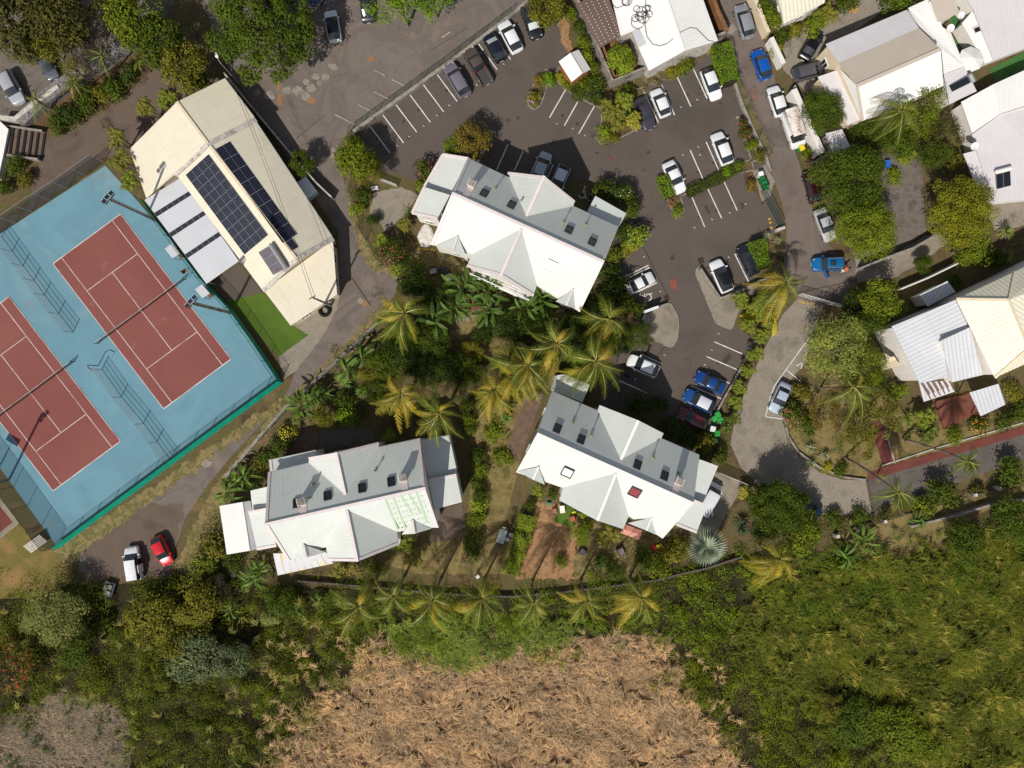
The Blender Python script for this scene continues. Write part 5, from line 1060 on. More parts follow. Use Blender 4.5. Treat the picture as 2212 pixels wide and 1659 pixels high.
# bench roofs and sundries on the court side
def benchroof(pts, lab):
    b = Bld('bench_shelter', lab, 'shelter', *pts[0], group='small shelters at the court side'); P = [W(x, y, 2.2) for x, y in pts]; b.roof([P], 'opal', 'roof', .05); mb = MB(); c = sum(P, Vector()) / 4
    for q in P: q = q.lerp(c, .12); mb.box((q.x, q.y, 1.07), (.07, .07, 2.14))
    mb.build('post', M['steel'], b.root); mb = MB(); mb.box((c.x, c.y, .45), (1.5, .4, .06), R(-53)); mb.build('bench', M['wood'], b.root)
benchroof([(356, 537), (371, 526), (388, 548), (372, 558)], 'small square shelter roof beside the court nearer the floodlight mast at the canopy')
benchroof([(421, 625), (436, 614), (453, 634), (437, 644)], 'small square shelter roof beside the court near the green turf')
r_ = empty('umpire_chair', W(411, 590), R(40), 'metal umpire chair at the end of the tennis net', 'chair'); mb = MB()
for sx in (-.45, .45):
    for sy in (-.4, .4): mb.tube([(sx, sy, 0), (sx * .6, sy * .7, 1.6)], .03, 5)
link('frame', mb.mesh('frame', M['steel']), r_); mb = MB(); mb.box((0, 0, 1.62), (.55, .5, .05)); mb.box((-.27, 0, 1.9), (.05, .5, .5)); link('seat', mb.mesh('seat', M['wood']), r_)
r_ = empty('basketball_hoop', W(213, 790), R(-35), 'leaning basketball post between the two courts', 'basketball hoop'); mb = MB(); mb.tube([(0, 0, 0), (0, 0, 2.4), (.5, 0, 3.0), (1.1, 0, 3.05)], .06, 6); link('post', mb.mesh('post', M['dark']), r_); mb = MB(); mb.box((1.15, 0, 3.2), (.05, 1.2, .8)); link('backboard', mb.mesh('backboard', M['wirew']), r_)
r_ = empty('basketball_hoop', W(2, 1002), R(60), 'basketball post at the left edge of the courts', 'basketball hoop'); mb = MB(); mb.tube([(0, 0, 0), (0, 0, 2.6), (.7, 0, 3.0)], .06, 6); link('post', mb.mesh('post', M['dark']), r_); mb = MB(); mb.box((.75, 0, 3.2), (.05, 1.8, 1.1)); link('backboard', mb.mesh('backboard', M['dark']), r_)
# outdoor steps, a dark strip along the lower edge of each tread
r_ = empty('outdoor_stairs', W(55, 312), R(-8), 'brown outdoor steps with dark tread strips beside the left building', 'steps'); st_ = MB()
for i in range(7): st_.box((-1.9 + i * .62, 0, (7 - i) * .07), (.60, 2.5, (7 - i) * .14)); 
link('steps', st_.mesh('steps', M['pavers']), r_); tm_ = MB()
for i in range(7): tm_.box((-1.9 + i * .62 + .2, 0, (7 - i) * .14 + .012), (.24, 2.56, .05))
link('tread_strip', tm_.mesh('tread_strip', M['dark']), r_)
for s_ in (-1, 1): mb = MB(); mb.box((-.1, s_ * 1.38, .45), (4.4, .16, .9)); link('side_wall', mb.mesh('side_wall', M['block']), r_)
r_.scale = (1.18, 1.35, 1.0)
sheet('concrete_pad', [(-40, 1070), (0, 1075), (42, 1130), (0, 1165), (-60, 1190)], 3, 'concrete'); sheet('red_slab', [(-40, 1085), (-4, 1088), (28, 1128), (0, 1150), (-40, 1160)], 4, 'redpath')
r_ = empty('stacked_pallets', W(84, 1172), R(36), 'stack of grey boards leaning at the bottom corner of the court fence', 'boards'); 
for k in range(5): mb = MB(); mb.box((0, -.5 + k * .25, .5 + .1 * k), (2.6, .22, .06)); link('board', mb.mesh('board', M['conc2']), r_)
# wheelie bins
def bin_(x, y, rz, col, lab, lidcol=None, open_=False):
    p = W(x, y, .8); r_ = empty('wheelie_bin', (p.x, p.y, .02), rz, lab, 'wheelie bin', 'wheelie bins'); mb = MB(); b = len(mb.v)
    lo, hi = .23, .31
    q0 = [(-lo, -lo, .08), (lo, -lo, .08), (lo, lo, .08), (-lo, lo, .08)]; q1 = [(-hi, -hi, 1.0), (hi, -hi, 1.0), (hi, hi, 1.0), (-hi, hi, 1.0)]
    for i in range(4): j = (i + 1) % 4; mb.face([q0[i], q0[j], q1[j], q1[i]])
    mb.face(q0[::-1]); link('body', mb.mesh('body', M['obj']), r_, col); mb = MB(); mb.box((0, .02, 1.04), (.66, .70, .07)); mb.tube([(-.25, .40, 1.0), (.25, .40, 1.0)], .03, 6); mb.box((0, -.18, 1.085), (.2, .1, .03)); link('lid', mb.mesh('lid', M['obj']), r_, lidcol or col)
    for s_ in (-1, 1): mb = MB(); mb.tube([(s_ * .27, .26, .1), (s_ * .22, .26, .1)], .1, 10); link('wheel', mb.mesh('wheel', M['black']), r_)
GN, GN2 = C(22, 112, 58), C(40, 150, 62)
for x, y, rz, c, lab in ((1646, 387, .3, GN, 'green wheelie bin behind the lane fence, topmost of the tight row'), (1650, 396, .3, GN, 'green wheelie bin in the middle of the tight row by the lane fence'), (1654, 405, .3, GN, 'green wheelie bin at the lower end of the tight row by the lane fence'), (1643, 378, .3, C(226, 226, 222), 'white box like bin above the green row by the lane fence'),
    (1550, 896, .5, GN2, 'bright green wheelie bin by the maroon car, uppermost of the cluster'), (1543, 905, .5, GN2, 'bright green wheelie bin nearest the maroon car'), (1556, 908, .7, GN2, 'bright green wheelie bin right of the cluster by the maroon car'), (1548, 937, .1, GN2, 'green wheelie bin standing next to a white box'), (1543, 953, .1, C(8, 84, 44), 'dark green wheelie bin at the lower end behind the bays'), (1539, 927, -.2, C(228, 228, 228), 'tall white box beside the green bin behind the bays'),
    (1847, 271, 1.8, GN2, 'green wheelie bin at the white wall of the long house, left of a pair'), (1862, 266, 1.8, GN2, 'green wheelie bin at the white wall of the long house, right of a pair'), (1357, 249, .4, C(4, 110, 60), 'dark green wheelie bin inside the palm clump by the dark grey car'), (1347, 224, .4, C(10, 96, 50), 'dark green wheelie bin deep in the palm clump'), (1618, 699, .2, C(0, 84, 50), 'dark green wheelie bin in the yellow palms')): bin_(x, y, rz, c, lab)
bin_(1731, 321, .35, GN2, 'green wheelie bin with a yellow lid in front of the rusty roofed van', C(222, 200, 40))
# solar dishes, parasol, garden furniture
def dish(x, y, z, lab, r=.55):
    p = W(x, y, z); r_ = empty('satellite_dish', p, 0, lab, 'satellite dish', 'satellite dishes'); mb = MB(); rr = [.02, r * .5, r * .85, r]; n = 18
    for k in range(3):
        for i in range(n):
            t, u = 2 * math.pi * i / n, 2 * math.pi * (i + 1) / n; f_ = lambda q, a: (q * math.cos(a), q * math.sin(a) * .9, .35 * (q / r) ** 2 * r + .15 + q * math.sin(a) * .4)
            mb.face([f_(rr[k], t), f_(rr[k + 1], t), f_(rr[k + 1], u), f_(rr[k], u)])
    link('reflector', mb.mesh('reflector', M['white'], smooth=True), r_); mb = MB(); mb.tube([(0, 0, .15), (0, 0, -.5)], .04, 6); mb.tube([(0, -.4, .05), (0, -.1, .75)], .02, 5); link('mount', mb.mesh('mount', M['steel']), r_)
dish(2050, 64, 3.6, 'cream satellite dish on the flat roof near the grey roof house', .5); dish(2073, 36, 3.4, 'white satellite dish beside the grey upper roof', .42); dish(2102, 318, 3.4, 'white satellite dish at the left wall of the white roofed house', .5)
pp_ = W(2100, 126, 2.8); r_ = empty('parasol', (pp_.x, pp_.y, 0), 0, 'large closed weave white octagonal parasol on the terrace', 'parasol'); mb = MB()
for i in range(8): t, u = 2 * math.pi * i / 8, 2 * math.pi * (i + 1) / 8; mb.face([(0, 0, 3.1), (1.65 * math.cos(t), 1.65 * math.sin(t), 2.55), (1.65 * math.cos(u), 1.65 * math.sin(u), 2.55)])
r_['label'] = 'large white octagonal parasol on the terrace'; link('canopy', mb.mesh('canopy', M['white']), r_); mb = MB(); mb.tube([(0, 0, 0), (0, 0, 3.15)], .04, 6); link('pole', mb.mesh('pole', M['wood']), r_)
def table(x, y, rz, sx, sy, col, lab, h=.74, name='garden_table'):
    r_ = empty(name, W(x, y), rz, lab, 'table'); mb = MB(); mb.box((0, 0, h), (sx, sy, .05)); link('tabletop', mb.mesh('tabletop', M['obj']), r_, col)
    for a in (-1, 1):
        for b_ in (-1, 1): mb = MB(); mb.box((a * (sx / 2 - .08), b_ * (sy / 2 - .08), h / 2 - .012), (.05, .05, h - .026)); link('leg', mb.mesh('leg', M['obj']), r_, col)
def chair(x, y, rz, col, lab, group='garden chairs'):
    r_ = empty('garden_chair', W(x, y), rz, lab, 'chair', group); mb = MB()
    for k in range(4): mb.box((0, -.18 + k * .12, .43), (.46, .08, .03))
    link('seat', mb.mesh('seat', M['obj']), r_, col); mb = MB()
    for k in range(4): mb.box((-.18 + k * .12, .25, .68), (.07, .03, .5))
    mb.box((0, .25, .93), (.46, .035, .06)); link('backrest', mb.mesh('backrest', M['obj']), r_, col)
    for a in (-1, 1):
        for b_ in (-1, 1): mb = MB(); mb.box((a * .2, b_ * .2, .2), (.035, .035, .41)); link('leg', mb.mesh('leg', M['obj']), r_, col)
table(1084, 1156, 1.27, 1.8, 1.0, C(196, 204, 196), 'white garden table with a glass top on the lawn'); WC = C(232, 230, 222)
chair(1089, 1141, -.1, WC, 'white slatted chair at the upper end of the garden table'); chair(1103, 1154, -1.7, WC, 'white slatted chair standing right of the garden table'); chair(1095, 1164, -1.5, WC, 'white slatted chair at the lower right side of the garden table'); chair(1077, 1175, 3.0, C(90, 96, 100), 'grey metal chair below the garden table'); chair(1032, 1244, .6, WC, 'white chair alone beside the back wall')
chair(1104, 1320 - 164, -1.7, WC, 'white chair pulled away from the garden table') if False else None
def lounge(x, y, rz, col, lab, sx=1.0, sy=.9):
    r_ = empty('garden_sofa', W(x, y), rz, lab, 'sofa', 'garden sofas'); mb = MB(); mb.box((0, 0, .2), (sx, sy, .4)); link('base', mb.mesh('base', M['dark']), r_); mb = MB(); mb.box((0, -.06, .45), (sx - .12, sy - .16, .12)); link('cushion', mb.mesh('cushion', M['obj']), r_, col); mb = MB(); mb.box((0, sy / 2 - .06, .6), (sx, .14, .42)); link('backrest', mb.mesh('backrest', M['dark']), r_)
lounge(936, 585, .2, C(196, 180, 184), 'small square garden sofa with a pale cushion left of the pair'); lounge(960, 583, 2.7, C(40, 42, 46), 'dark garden sofa nearest the building wall', 1.3, .9); lounge(970, 600, .5, C(226, 214, 214), 'garden sofa with a pale pink cushion beside the banana plants', 1.2, 1.0)
def rockpile(): pass
# objects around the lower right building
r_ = empty('drying_rack', W(1362, 1146), R(-20), 'clothes rack draped with a colourful striped blanket', 'clothes rack'); mb = MB()
for s_ in (-.9, .9): mb.tube([(s_, -.45, 0), (s_, .45, .98)], .03, 5); mb.tube([(s_, .45, 0), (s_, -.45, .98)], .03, 5)
link('frame', mb.mesh('frame', M['steel']), r_); M['stripes'] = None
m_, t_, p_ = newmat('striped cloth'); g_ = t_.nodes.new('ShaderNodeTexCoord'); wv = t_.nodes.new('ShaderNodeTexWave'); wv.inputs['Scale'].default_value = 1.6; wv.inputs['Distortion'].default_value = 1.2; t_.links.new(g_.outputs['Object'], wv.inputs[0])
rr = ramp(t_, [C(190, 60, 50), C(216, 196, 170), C(70, 120, 130), C(226, 150, 120)], wv.outputs[0]); rr.color_ramp.elements[0].position = .05; t_.links.new(rr.outputs[0], p_.inputs['Base Color']); M['stripes'] = m_
mb = MB(); n = 8
for i in range(n):
    a0, a1 = i / n, (i + 1) / n; z_ = lambda a: 1.0 + .06 * math.sin(a * 11); mb.face([(-1.25 + 2.5 * a0, -.65, z_(a0) - .25), (-1.25 + 2.5 * a1, -.62, z_(a1) - .22), (-1.25 + 2.5 * a1, 0, z_(a1) + .04), (-1.25 + 2.5 * a0, 0, z_(a0) + .04)]); mb.face([(-1.25 + 2.5 * a0, 0, z_(a0) + .04), (-1.25 + 2.5 * a1, 0, z_(a1) + .04), (-1.25 + 2.5 * a1, .62, z_(a1) - .2), (-1.25 + 2.5 * a0, .64, z_(a0) - .25)])
link('cloth', mb.mesh('cloth', M['stripes']), r_)
table(1214, 1099, .1, .65, .95, C(236, 226, 206), 'small cream table on the green play mat', .5); lounge(1340, 1189, .5, C(120, 104, 104), 'grey sun faded garden seat on the lawn below the lower right building', .9, 1.1); lounge(1258, 1190, .9, C(84, 84, 90), 'dark grey garden seat beside the round shrub', .8, .9)
def simple(name, lab, cat, x, y, parts, rz=0):
    r_ = empty(name, W(x, y), rz, lab, cat)
    for nm, col, boxes in parts:
        mb = MB()
        for c_, d_ in boxes: mb.box(c_, d_)
        link(nm, mb.mesh(nm, M['obj']), r_, col)
    return r_
simple('sand_table', 'green box inside a metal frame on the straw garden', 'toy', 1184, 1092, [('frame', C(120, 118, 116), [((-.5, 0, .4), (.05, 1.9, .05)), ((.5, 0, .4), (.05, 1.9, .05)), ((0, .95, .4), (1.05, .05, .05)), ((0, -.95, .4), (1.05, .05, .05))]), ('box', C(30, 140, 84), [((0, .3, .2), (.5, .3, .38))])], -.2)
simple('toy_kitchen', 'red and orange toy rack on the play mat', 'toy', 1236, 1119, [('frame', C(172, 84, 56), [((0, -.3, .35), (.6, .05, .7)), ((0, .3, .35), (.6, .05, .7)), ((0, 0, .70), (.6, .6, .04)), ((0, 0, .3), (.6, .56, .04))])], .3)
simple('toy_slide', 'small yellow toy on the play mat', 'toy', 1239, 1107, [('seat', C(206, 200, 40), [((0, 0, .2), (.5, .3, .1)), ((0, .1, .08), (.3, .1, .15))])], .4)
simple('toy_car', 'red and yellow ride on toy on the shaded terrace', 'toy', 1418, 1180, [('body', C(196, 196, 36), [((.3, 0, .25), (.7, .4, .3))]), ('seat', C(206, 40, 36), [((-.35, 0, .25), (.5, .5, .4))])], .3)
simple('pizza_oven', 'terracotta round pot oven beside the play mat', 'oven', 1198, 1103, [('base', C(150, 92, 72), [((0, 0, .2), (.6, .6, .4)), ((0, .25, .55), (.3, .3, .4)), ((0, 0, .45), (.4, .4, .15))])])
r_ = empty('tractor_tyre', W(702, 671), 0, 'large black tyre leaning at the clubhouse corner', 'tyre'); mb = MB()
for i in range(20):
    for k in range(8):
        f_ = lambda a, b_: ((.62 + .24 * math.cos(b_)) * math.cos(a), (.62 + .24 * math.cos(b_)) * math.sin(a), .26 + .2 * math.sin(b_) + .16 * math.sin(a)); a0, a1 = 2 * math.pi * i / 20, 2 * math.pi * (i + 1) / 20; b0, b1 = 2 * math.pi * k / 8, 2 * math.pi * (k + 1) / 8
        mb.face([f_(a0, b0), f_(a1, b0), f_(a1, b1), f_(a0, b1)])
link('tread', mb.mesh('tread', M['black'], smooth=True), r_)
simple('sign_board', 'white board standing on the rounded concrete island', 'sign', 1402, 671, [('board', C(226, 226, 226), [((0, 0, 1.2), (1.9, .32, 1.1))]), ('leg', C(160, 160, 160), [((-.7, 0, .33), (.1, .1, .65)), ((.7, 0, .33), (.1, .1, .65))])], .35)
simple('wooden_pallet', 'orange wooden pallet on the white gravel at the top', 'pallet', 1842, 18, [('slats', C(206, 154, 74), [((-.5 + .2 * k, 0, .14), (.12, 1.2, .03)) for k in range(6)]), ('bearers', C(180, 130, 60), [((0, -.5 + .5 * k, .06), (1.15, .1, .12)) for k in range(3)])], -.3)
simple('blue_barrel', 'blue plastic crate lying in the cluttered yard', 'crate', 1914, 356, [('body', C(22, 76, 156), [((0, 0, .25), (.62, .9, .5))]), ('lid', C(40, 100, 176), [((0, 0, .53), (.68, .96, .06))])], .1)
simple('wood_pile', 'pile of grey timber planks in the cluttered yard', 'timber', 1996, 322, [('planks', C(120, 100, 84), [((0, k * .22, .12 + .05 * (k % 3)), (2.0 - .2 * (k % 2), .16, .08)) for k in range(6)])], .5)
simple('crate', 'brown open wooden crate in the cluttered yard', 'crate', 2011, 302, [('side', C(132, 92, 64), [((-.6, 0, .5), (.06, 1.3, 1.0)), ((.6, 0, .5), (.06, 1.3, 1.0)), ((0, .62, .5), (1.14, .06, 1.0)), ((0, -.62, .5), (1.14, .06, 1.0))]), ('base', C(100, 72, 52), [((0, 0, .05), (1.1, 1.15, .06))])], .4)
simple('cistern', 'pale steel tank at the clubhouse wall beside the road', 'tank', 668, 412, [('body', C(196, 204, 206), [((0, 0, .7), (1.6, 2.4, 1.3))]), ('lid', C(226, 230, 230), [((0, 0, 1.38), (1.7, 2.5, .06))])], .65)
simple('plastic_bag_heap', 'white sack lying by the picket gate', 'sack', 810, 407, [('sack', C(226, 224, 232), [((0, 0, .12), (.9, .5, .22)), ((.1, .05, .25), (.5, .35, .12))])], .1)
simple('trailer', 'heap of dark scrap on a trailer at the thicket edge', 'trailer', 240, 1270, [('bed', C(62, 64, 74), [((0, 0, .5), (1.4, 1.9, .3)), ((0, -1.3, .4), (.12, .9, .1))]), ('load', C(140, 134, 126), [((-.3, .2, .72), (.5, .6, .2)), ((.25, .4, .76), (.4, .5, .3)), ((.1, -.4, .74), (.7, .5, .2))])], -.3)
simple('plastic_chair_stack', 'row of white plastic loungers at the left of the garden', 'lounger', 506, 1233, [('slats', C(230, 224, 206), [((-.28 + .14 * k, 0, .3), (.10, 1.5, .04)) for k in range(5)]), ('frame', C(210, 204, 190), [((0, -.6, .14), (.7, .08, .28)), ((0, .6, .14), (.7, .08, .28))])], .1)
# stepping stones
for i, (x, y, lab) in enumerate(((998, 691, 'topmost stepping stone in the lawn'), (1010, 690, 'stepping stone right of the topmost one'), (1018, 682, 'stepping stone nearest the red path to the house'), (991, 702, 'third stepping stone down the lawn'), (988, 714, 'stepping stone at the bend of the lawn trail'), (978, 718, 'pale stepping stone left of the bend'), (969, 730, 'lower stepping stone in the lawn'), (954, 734, 'lowest stepping stone by the shrubs'))):
    mb = MB(); c = W(x, y); mb.prism([(c.x + .3 * math.cos(a) * (1 + .2 * math.sin(3 * a + i)), c.y + .26 * math.sin(a), 0) for a in [2 * math.pi * k / 10 for k in range(10)]], .004, .05); tag(mb.build('stepping_stone', M['patch']), lab, 'stepping stone', 'stepping stones')
wall('wooden_walkway', 'red timber walkway between the banana plants', [(1052, 605), (1035, 640), (1026, 672)], .12, 1.2, 'deck', cat='walkway')
sheet('wood_terrace', [(948, 1102), (998, 1086), (1005, 1120), (998, 1150), (975, 1165), (930, 1172), (932, 1145)], 4, 'roadbrown')

def lumpy(name, lab, cat, x, y, rx, ry, h, col):
    r_ = empty(name, W(x, y), 0, lab, cat); mb = MB(); n, m_ = 14, 5; f_ = lambda i, k: ((rx * (1 - (k / m_) ** 2 * 1.0) * (1 + .15 * math.sin(3 * i + k))) * math.cos(2 * math.pi * i / n), (ry * (1 - (k / m_) ** 2)) * (1 + .12 * math.sin(5 * i)) * math.sin(2 * math.pi * i / n), h * math.sin(math.pi / 2 * k / m_) * (1 + .1 * math.sin(2.3 * i * k)))
    for k in range(m_):
        for i in range(n): mb.face([f_(i, k), f_(i + 1, k), f_(i + 1, k + 1), f_(i, k + 1)])
    link('cover', mb.mesh('cover', M['obj'], smooth=True), r_, col)
lumpy('tarpaulin_heap', 'crumpled bright yellow tarpaulin under the palms on the concrete island', 'tarpaulin', 1626, 682, 1.6, .6, .5, C(196, 172, 34)); lumpy('tarpaulin_heap', 'yellow covered heap at the edge of the concrete drive', 'tarpaulin', 1672, 706, .45, 1.3, .45, C(176, 158, 44))
mb = MB(); mb.tube([W(x, y, .04) for x, y in ((879, 513), (882, 511), (893, 528), (898, 540), (905, 536), (917, 538), (940, 540))], .035, 5); mb.tube([W(x, y, .04) for x, y in ((938, 542), (920, 548), (915, 560), (905, 570), (899, 580))], .035, 5); tag(mb.build('garden_hose', M['yellow']), 'yellow garden hose curling over the dry lawn by the oleander', 'hose')
lumpy('rock_heap', 'heap of white stones at the corner of the upper building', 'stones', 921, 511, 1.1, 1.5, .35, C(214, 206, 196))
sheet('bin_area', [(1626, 370), (1652, 356), (1674, 392), (1664, 424), (1646, 436)], 4, 'concrete', .8, 8)
# ---------------------------------------------------------------- vegetation
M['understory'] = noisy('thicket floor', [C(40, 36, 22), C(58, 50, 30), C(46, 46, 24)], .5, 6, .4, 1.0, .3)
def unit(v): return v / np.maximum(np.linalg.norm(v, axis=-1, keepdims=True), 1e-6)
def leaves(P, N, l, w, tone, bend=.15, dirs=None):
    n = len(P); d = rng.normal(size=(n, 3)) if dirs is None else dirs + rng.normal(size=(n, 3)) * .25
    d = unit(d - N * (d * N).sum(1, keepdims=True)); s = np.cross(N, d); l = np.broadcast_to(np.asarray(l), (n,))[:, None]; w = np.broadcast_to(np.asarray(w), (n,))[:, None]
    V = np.stack([P - d * l / 2, P + s * w / 2 + N * l * bend * .5, P + d * l / 2 - N * l * bend, P - s * w / 2 + N * l * bend * .5], 1).reshape(-1, 3)
    return V, np.arange(4 * n).reshape(n, 4), np.repeat(tone, 4)
def crownmesh(name, nc, nl, leaf, asp=.55, flat=.75, cr=.36, up=.5, shell=.62, gap=0.0):
    c = unit(rng.normal(size=(nc, 3))); c[:, 2] = np.abs(c[:, 2]) * 1.05 - .25; rad = shell * (.35 + .65 * rng.random((nc, 1)) ** .45); c = c * rad
    rc = cr * rng.uniform(.6, 1.2, nc); ct = np.clip(rng.normal(.5, .17, nc), 0, 1); k = rng.integers(0, nc, nl)
    o = unit(rng.normal(size=(nl, 3))); P = c[k] + o * (rc[k] * rng.uniform(.55, 1.05, nl))[:, None]
    N = unit(o + np.array([0, 0, up]) + rng.normal(size=(nl, 3)) * .45); P[:, 2] *= flat; P *= 1 / .95
    P[:, :2] /= np.percentile(np.hypot(P[:, 0], P[:, 1]), 96.5); t = np.clip(ct[k] * .65 + rng.normal(.175, .13, nl), 0, 1)
    V, F, T = leaves(P, N, leaf * rng.uniform(.7, 1.35, nl), leaf * asp * rng.uniform(.8, 1.2, nl), t)
    return npmesh(name, V, F, M['leaf'], T)
CR = {
 'broad': [crownmesh('crown', 26, 4600, .10, cr=.34, shell=.72) for _ in range(4)],
 'big': [crownmesh('crown', 70, 16000, .056, cr=.25, shell=.74) for _ in range(3)],
 'spiky': [crownmesh('crown', 150, 15000, .074, asp=.36, cr=.15, up=.9, shell=.82) for _ in range(1)],
 'airy': [crownmesh('crown', 34, 2300, .085, asp=.4, cr=.25, shell=.8, flat=.55) for _ in range(3)],
 'fine': [crownmesh('crown', 46, 8500, .08, asp=.28, cr=.27, shell=.70) for _ in range(3)],
 'bush': [crownmesh('foliage', 16, 800, .19, cr=.46, flat=.85) for _ in range(4)],
}
def trunkmesh(limbs=True):
    mb = MB(); mb.tube([(0, 0, 0), (.03, .02, .35), (0, .04, .62), (.02, 0, .85)], [.06, .045, .035, .015], 7)
    if limbs:
        for k in range(6):
            a = k * 1.05 + rnd.random(); r = rnd.uniform(.3, .55); mb.tube([(.01, .02, .4 + .04 * k), (r * .5 * math.cos(a), r * .5 * math.sin(a), .62), (r * math.cos(a), r * math.sin(a), .82)], [.028, .018, .006], 5)
    return mb.mesh('trunk', M['bark'], smooth=True)
TR = [trunkmesh() for _ in range(3)]
LC = dict(dark=C(78, 93, 24), deep=C(64, 80, 26), mid=C(112, 124, 30), bright=C(130, 146, 40), olive=C(116, 113, 36), yellow=C(154, 148, 44), rust=C(124, 108, 44), grey=C(140, 144, 78), brown=C(86, 84, 38), lime=C(118, 150, 30), silver=C(110, 120, 80), bare=C(92, 80, 66), palm=C(96, 108, 32), gpalm=C(138, 130, 38))
def tree(kind, x, y, r, h, col, lab, name='tree', cat='tree', ry=None, rz=None, group=None, var=None):
    zc = h * (.62 if h > 2.5 else .5); k = (H - zc) / H / S; c = W(x, y, zc); root = empty(name, (c.x, c.y, 0), 0, lab, cat, group); R_ = r * k; Ry = (ry or r) * k; a = rnd.uniform(0, 6.28) if ry is None else (rz or 0)
    pr = CR[kind]; me = pr[rnd.randrange(len(pr)) if var is None else var]; cc = LC[col] if isinstance(col, str) else col; j = rnd.uniform(.9, 1.1)
    link(me.name, me, root, (cc[0] * j, cc[1] * j, cc[2] * j, 1), (0, 0, zc), (0, 0, a), (R_, Ry, max((h - zc) / .78, R_ * .55)))
    if h > 1.6: link('trunk', TR[rnd.randrange(3)], root, None, (0, 0, 0), (0, 0, rnd.random() * 6), (max(R_, h * .35) * 1.0, max(R_, h * .35) * 1.0, h * .95))
    return root
def bush(x, y, r, h, col, lab, name='shrub', **k): return tree('bush', x, y, r, h, col, lab, name, 'shrub', **k)
def flowers(root, col, n=60, size=.16):
    c = [o for o in root.children if o.name.startswith(('crown', 'foliage'))][0]; d = unit(rng.normal(size=(n, 3))); d[:, 2] = np.abs(d[:, 2]); P = d * (np.array(c.scale) * np.array([.85, .85, .72])) + np.array(c.location)
    V, F, T = leaves(P, unit(d + np.array([0, 0, .6])), size, size, np.full(n, .5)); link('blossom', npmesh('blossom', V, F, M['obj']), root, col)
# palms
M['rachis'] = plain('yellow leaf rib', C(146, 138, 62), .5); M['frond'] = objcol('palm leaf', .5, .22, tone=.8, nz=.15, nscale=.8, trans=.18)
def frond(a, b, n=24, w=.019, L=.20, side=0.0, droop=.6):
    t = np.linspace(0, 1, 13); X = t * (1 - .12 * t * b); Z = a * t - b * t * t; Yc = side * t * t; C_ = np.stack([X, Yc, Z], 1); ln = np.linalg.norm(np.diff(C_, axis=0), axis=1).sum(); C_ /= ln
    V = []; F = []; mi = []; T = []
    for i in range(12):
        w0, w1 = .011 * (1 - t[i]) + .003, .011 * (1 - t[i + 1]) + .003; b0 = len(V); V += [C_[i] + [0, -w0, .004], C_[i] + [0, w0, .004], C_[i + 1] + [0, w1, .004], C_[i + 1] + [0, -w1, .004]]; F.append([b0, b0 + 1, b0 + 2, b0 + 3]); mi.append(1); T += [.5] * 4
    for s_ in (-1, 1):
        for q in range(n):
            u = .10 + .90 * (q + .5) / n; i = min(11, int(u * 12)); f = u * 12 - i; p = C_[i] * (1 - f) + C_[i + 1] * f; tg = unit(C_[i + 1] - C_[i]); l = L * (math.sin(math.pi * min(1, .22 + u * .72)) ** .7) * rnd.uniform(.7, 1.15)
            d = unit(tg * (.6 + .5 * u) + np.array([0, s_ * .85, 0]) + np.array([0, 0, -droop * rnd.uniform(.4, 1.3) + .15])); m_ = p + d * l * .5 + [0, 0, .012]; e = p + d * l + [0, 0, -l * .28]; wv = tg * w / 2
            b0 = len(V); V += [p - wv * .7, p + wv * .7, m_ + wv, m_ - wv]; F.append([b0, b0 + 1, b0 + 2, b0 + 3]); V += [m_ - wv, m_ + wv, e + wv * .15, e - wv * .15]; F.append([b0 + 4, b0 + 5, b0 + 6, b0 + 7]); mi += [0, 0]; T += [rnd.uniform(.25, .75)] * 8
    return np.array(V), np.array(F), mi, np.array(T)
FR = []
for a, b in ((1.25, 1.5), (.8, 1.2), (.45, 1.0), (.1, .75), (-.25, .5)):
    for sd in (-.32, .22): V, F, mi, T = frond(a, b, side=sd); FR.append(npmesh('frond', V, F, [M['frond'], M['rachis']], T, mi))
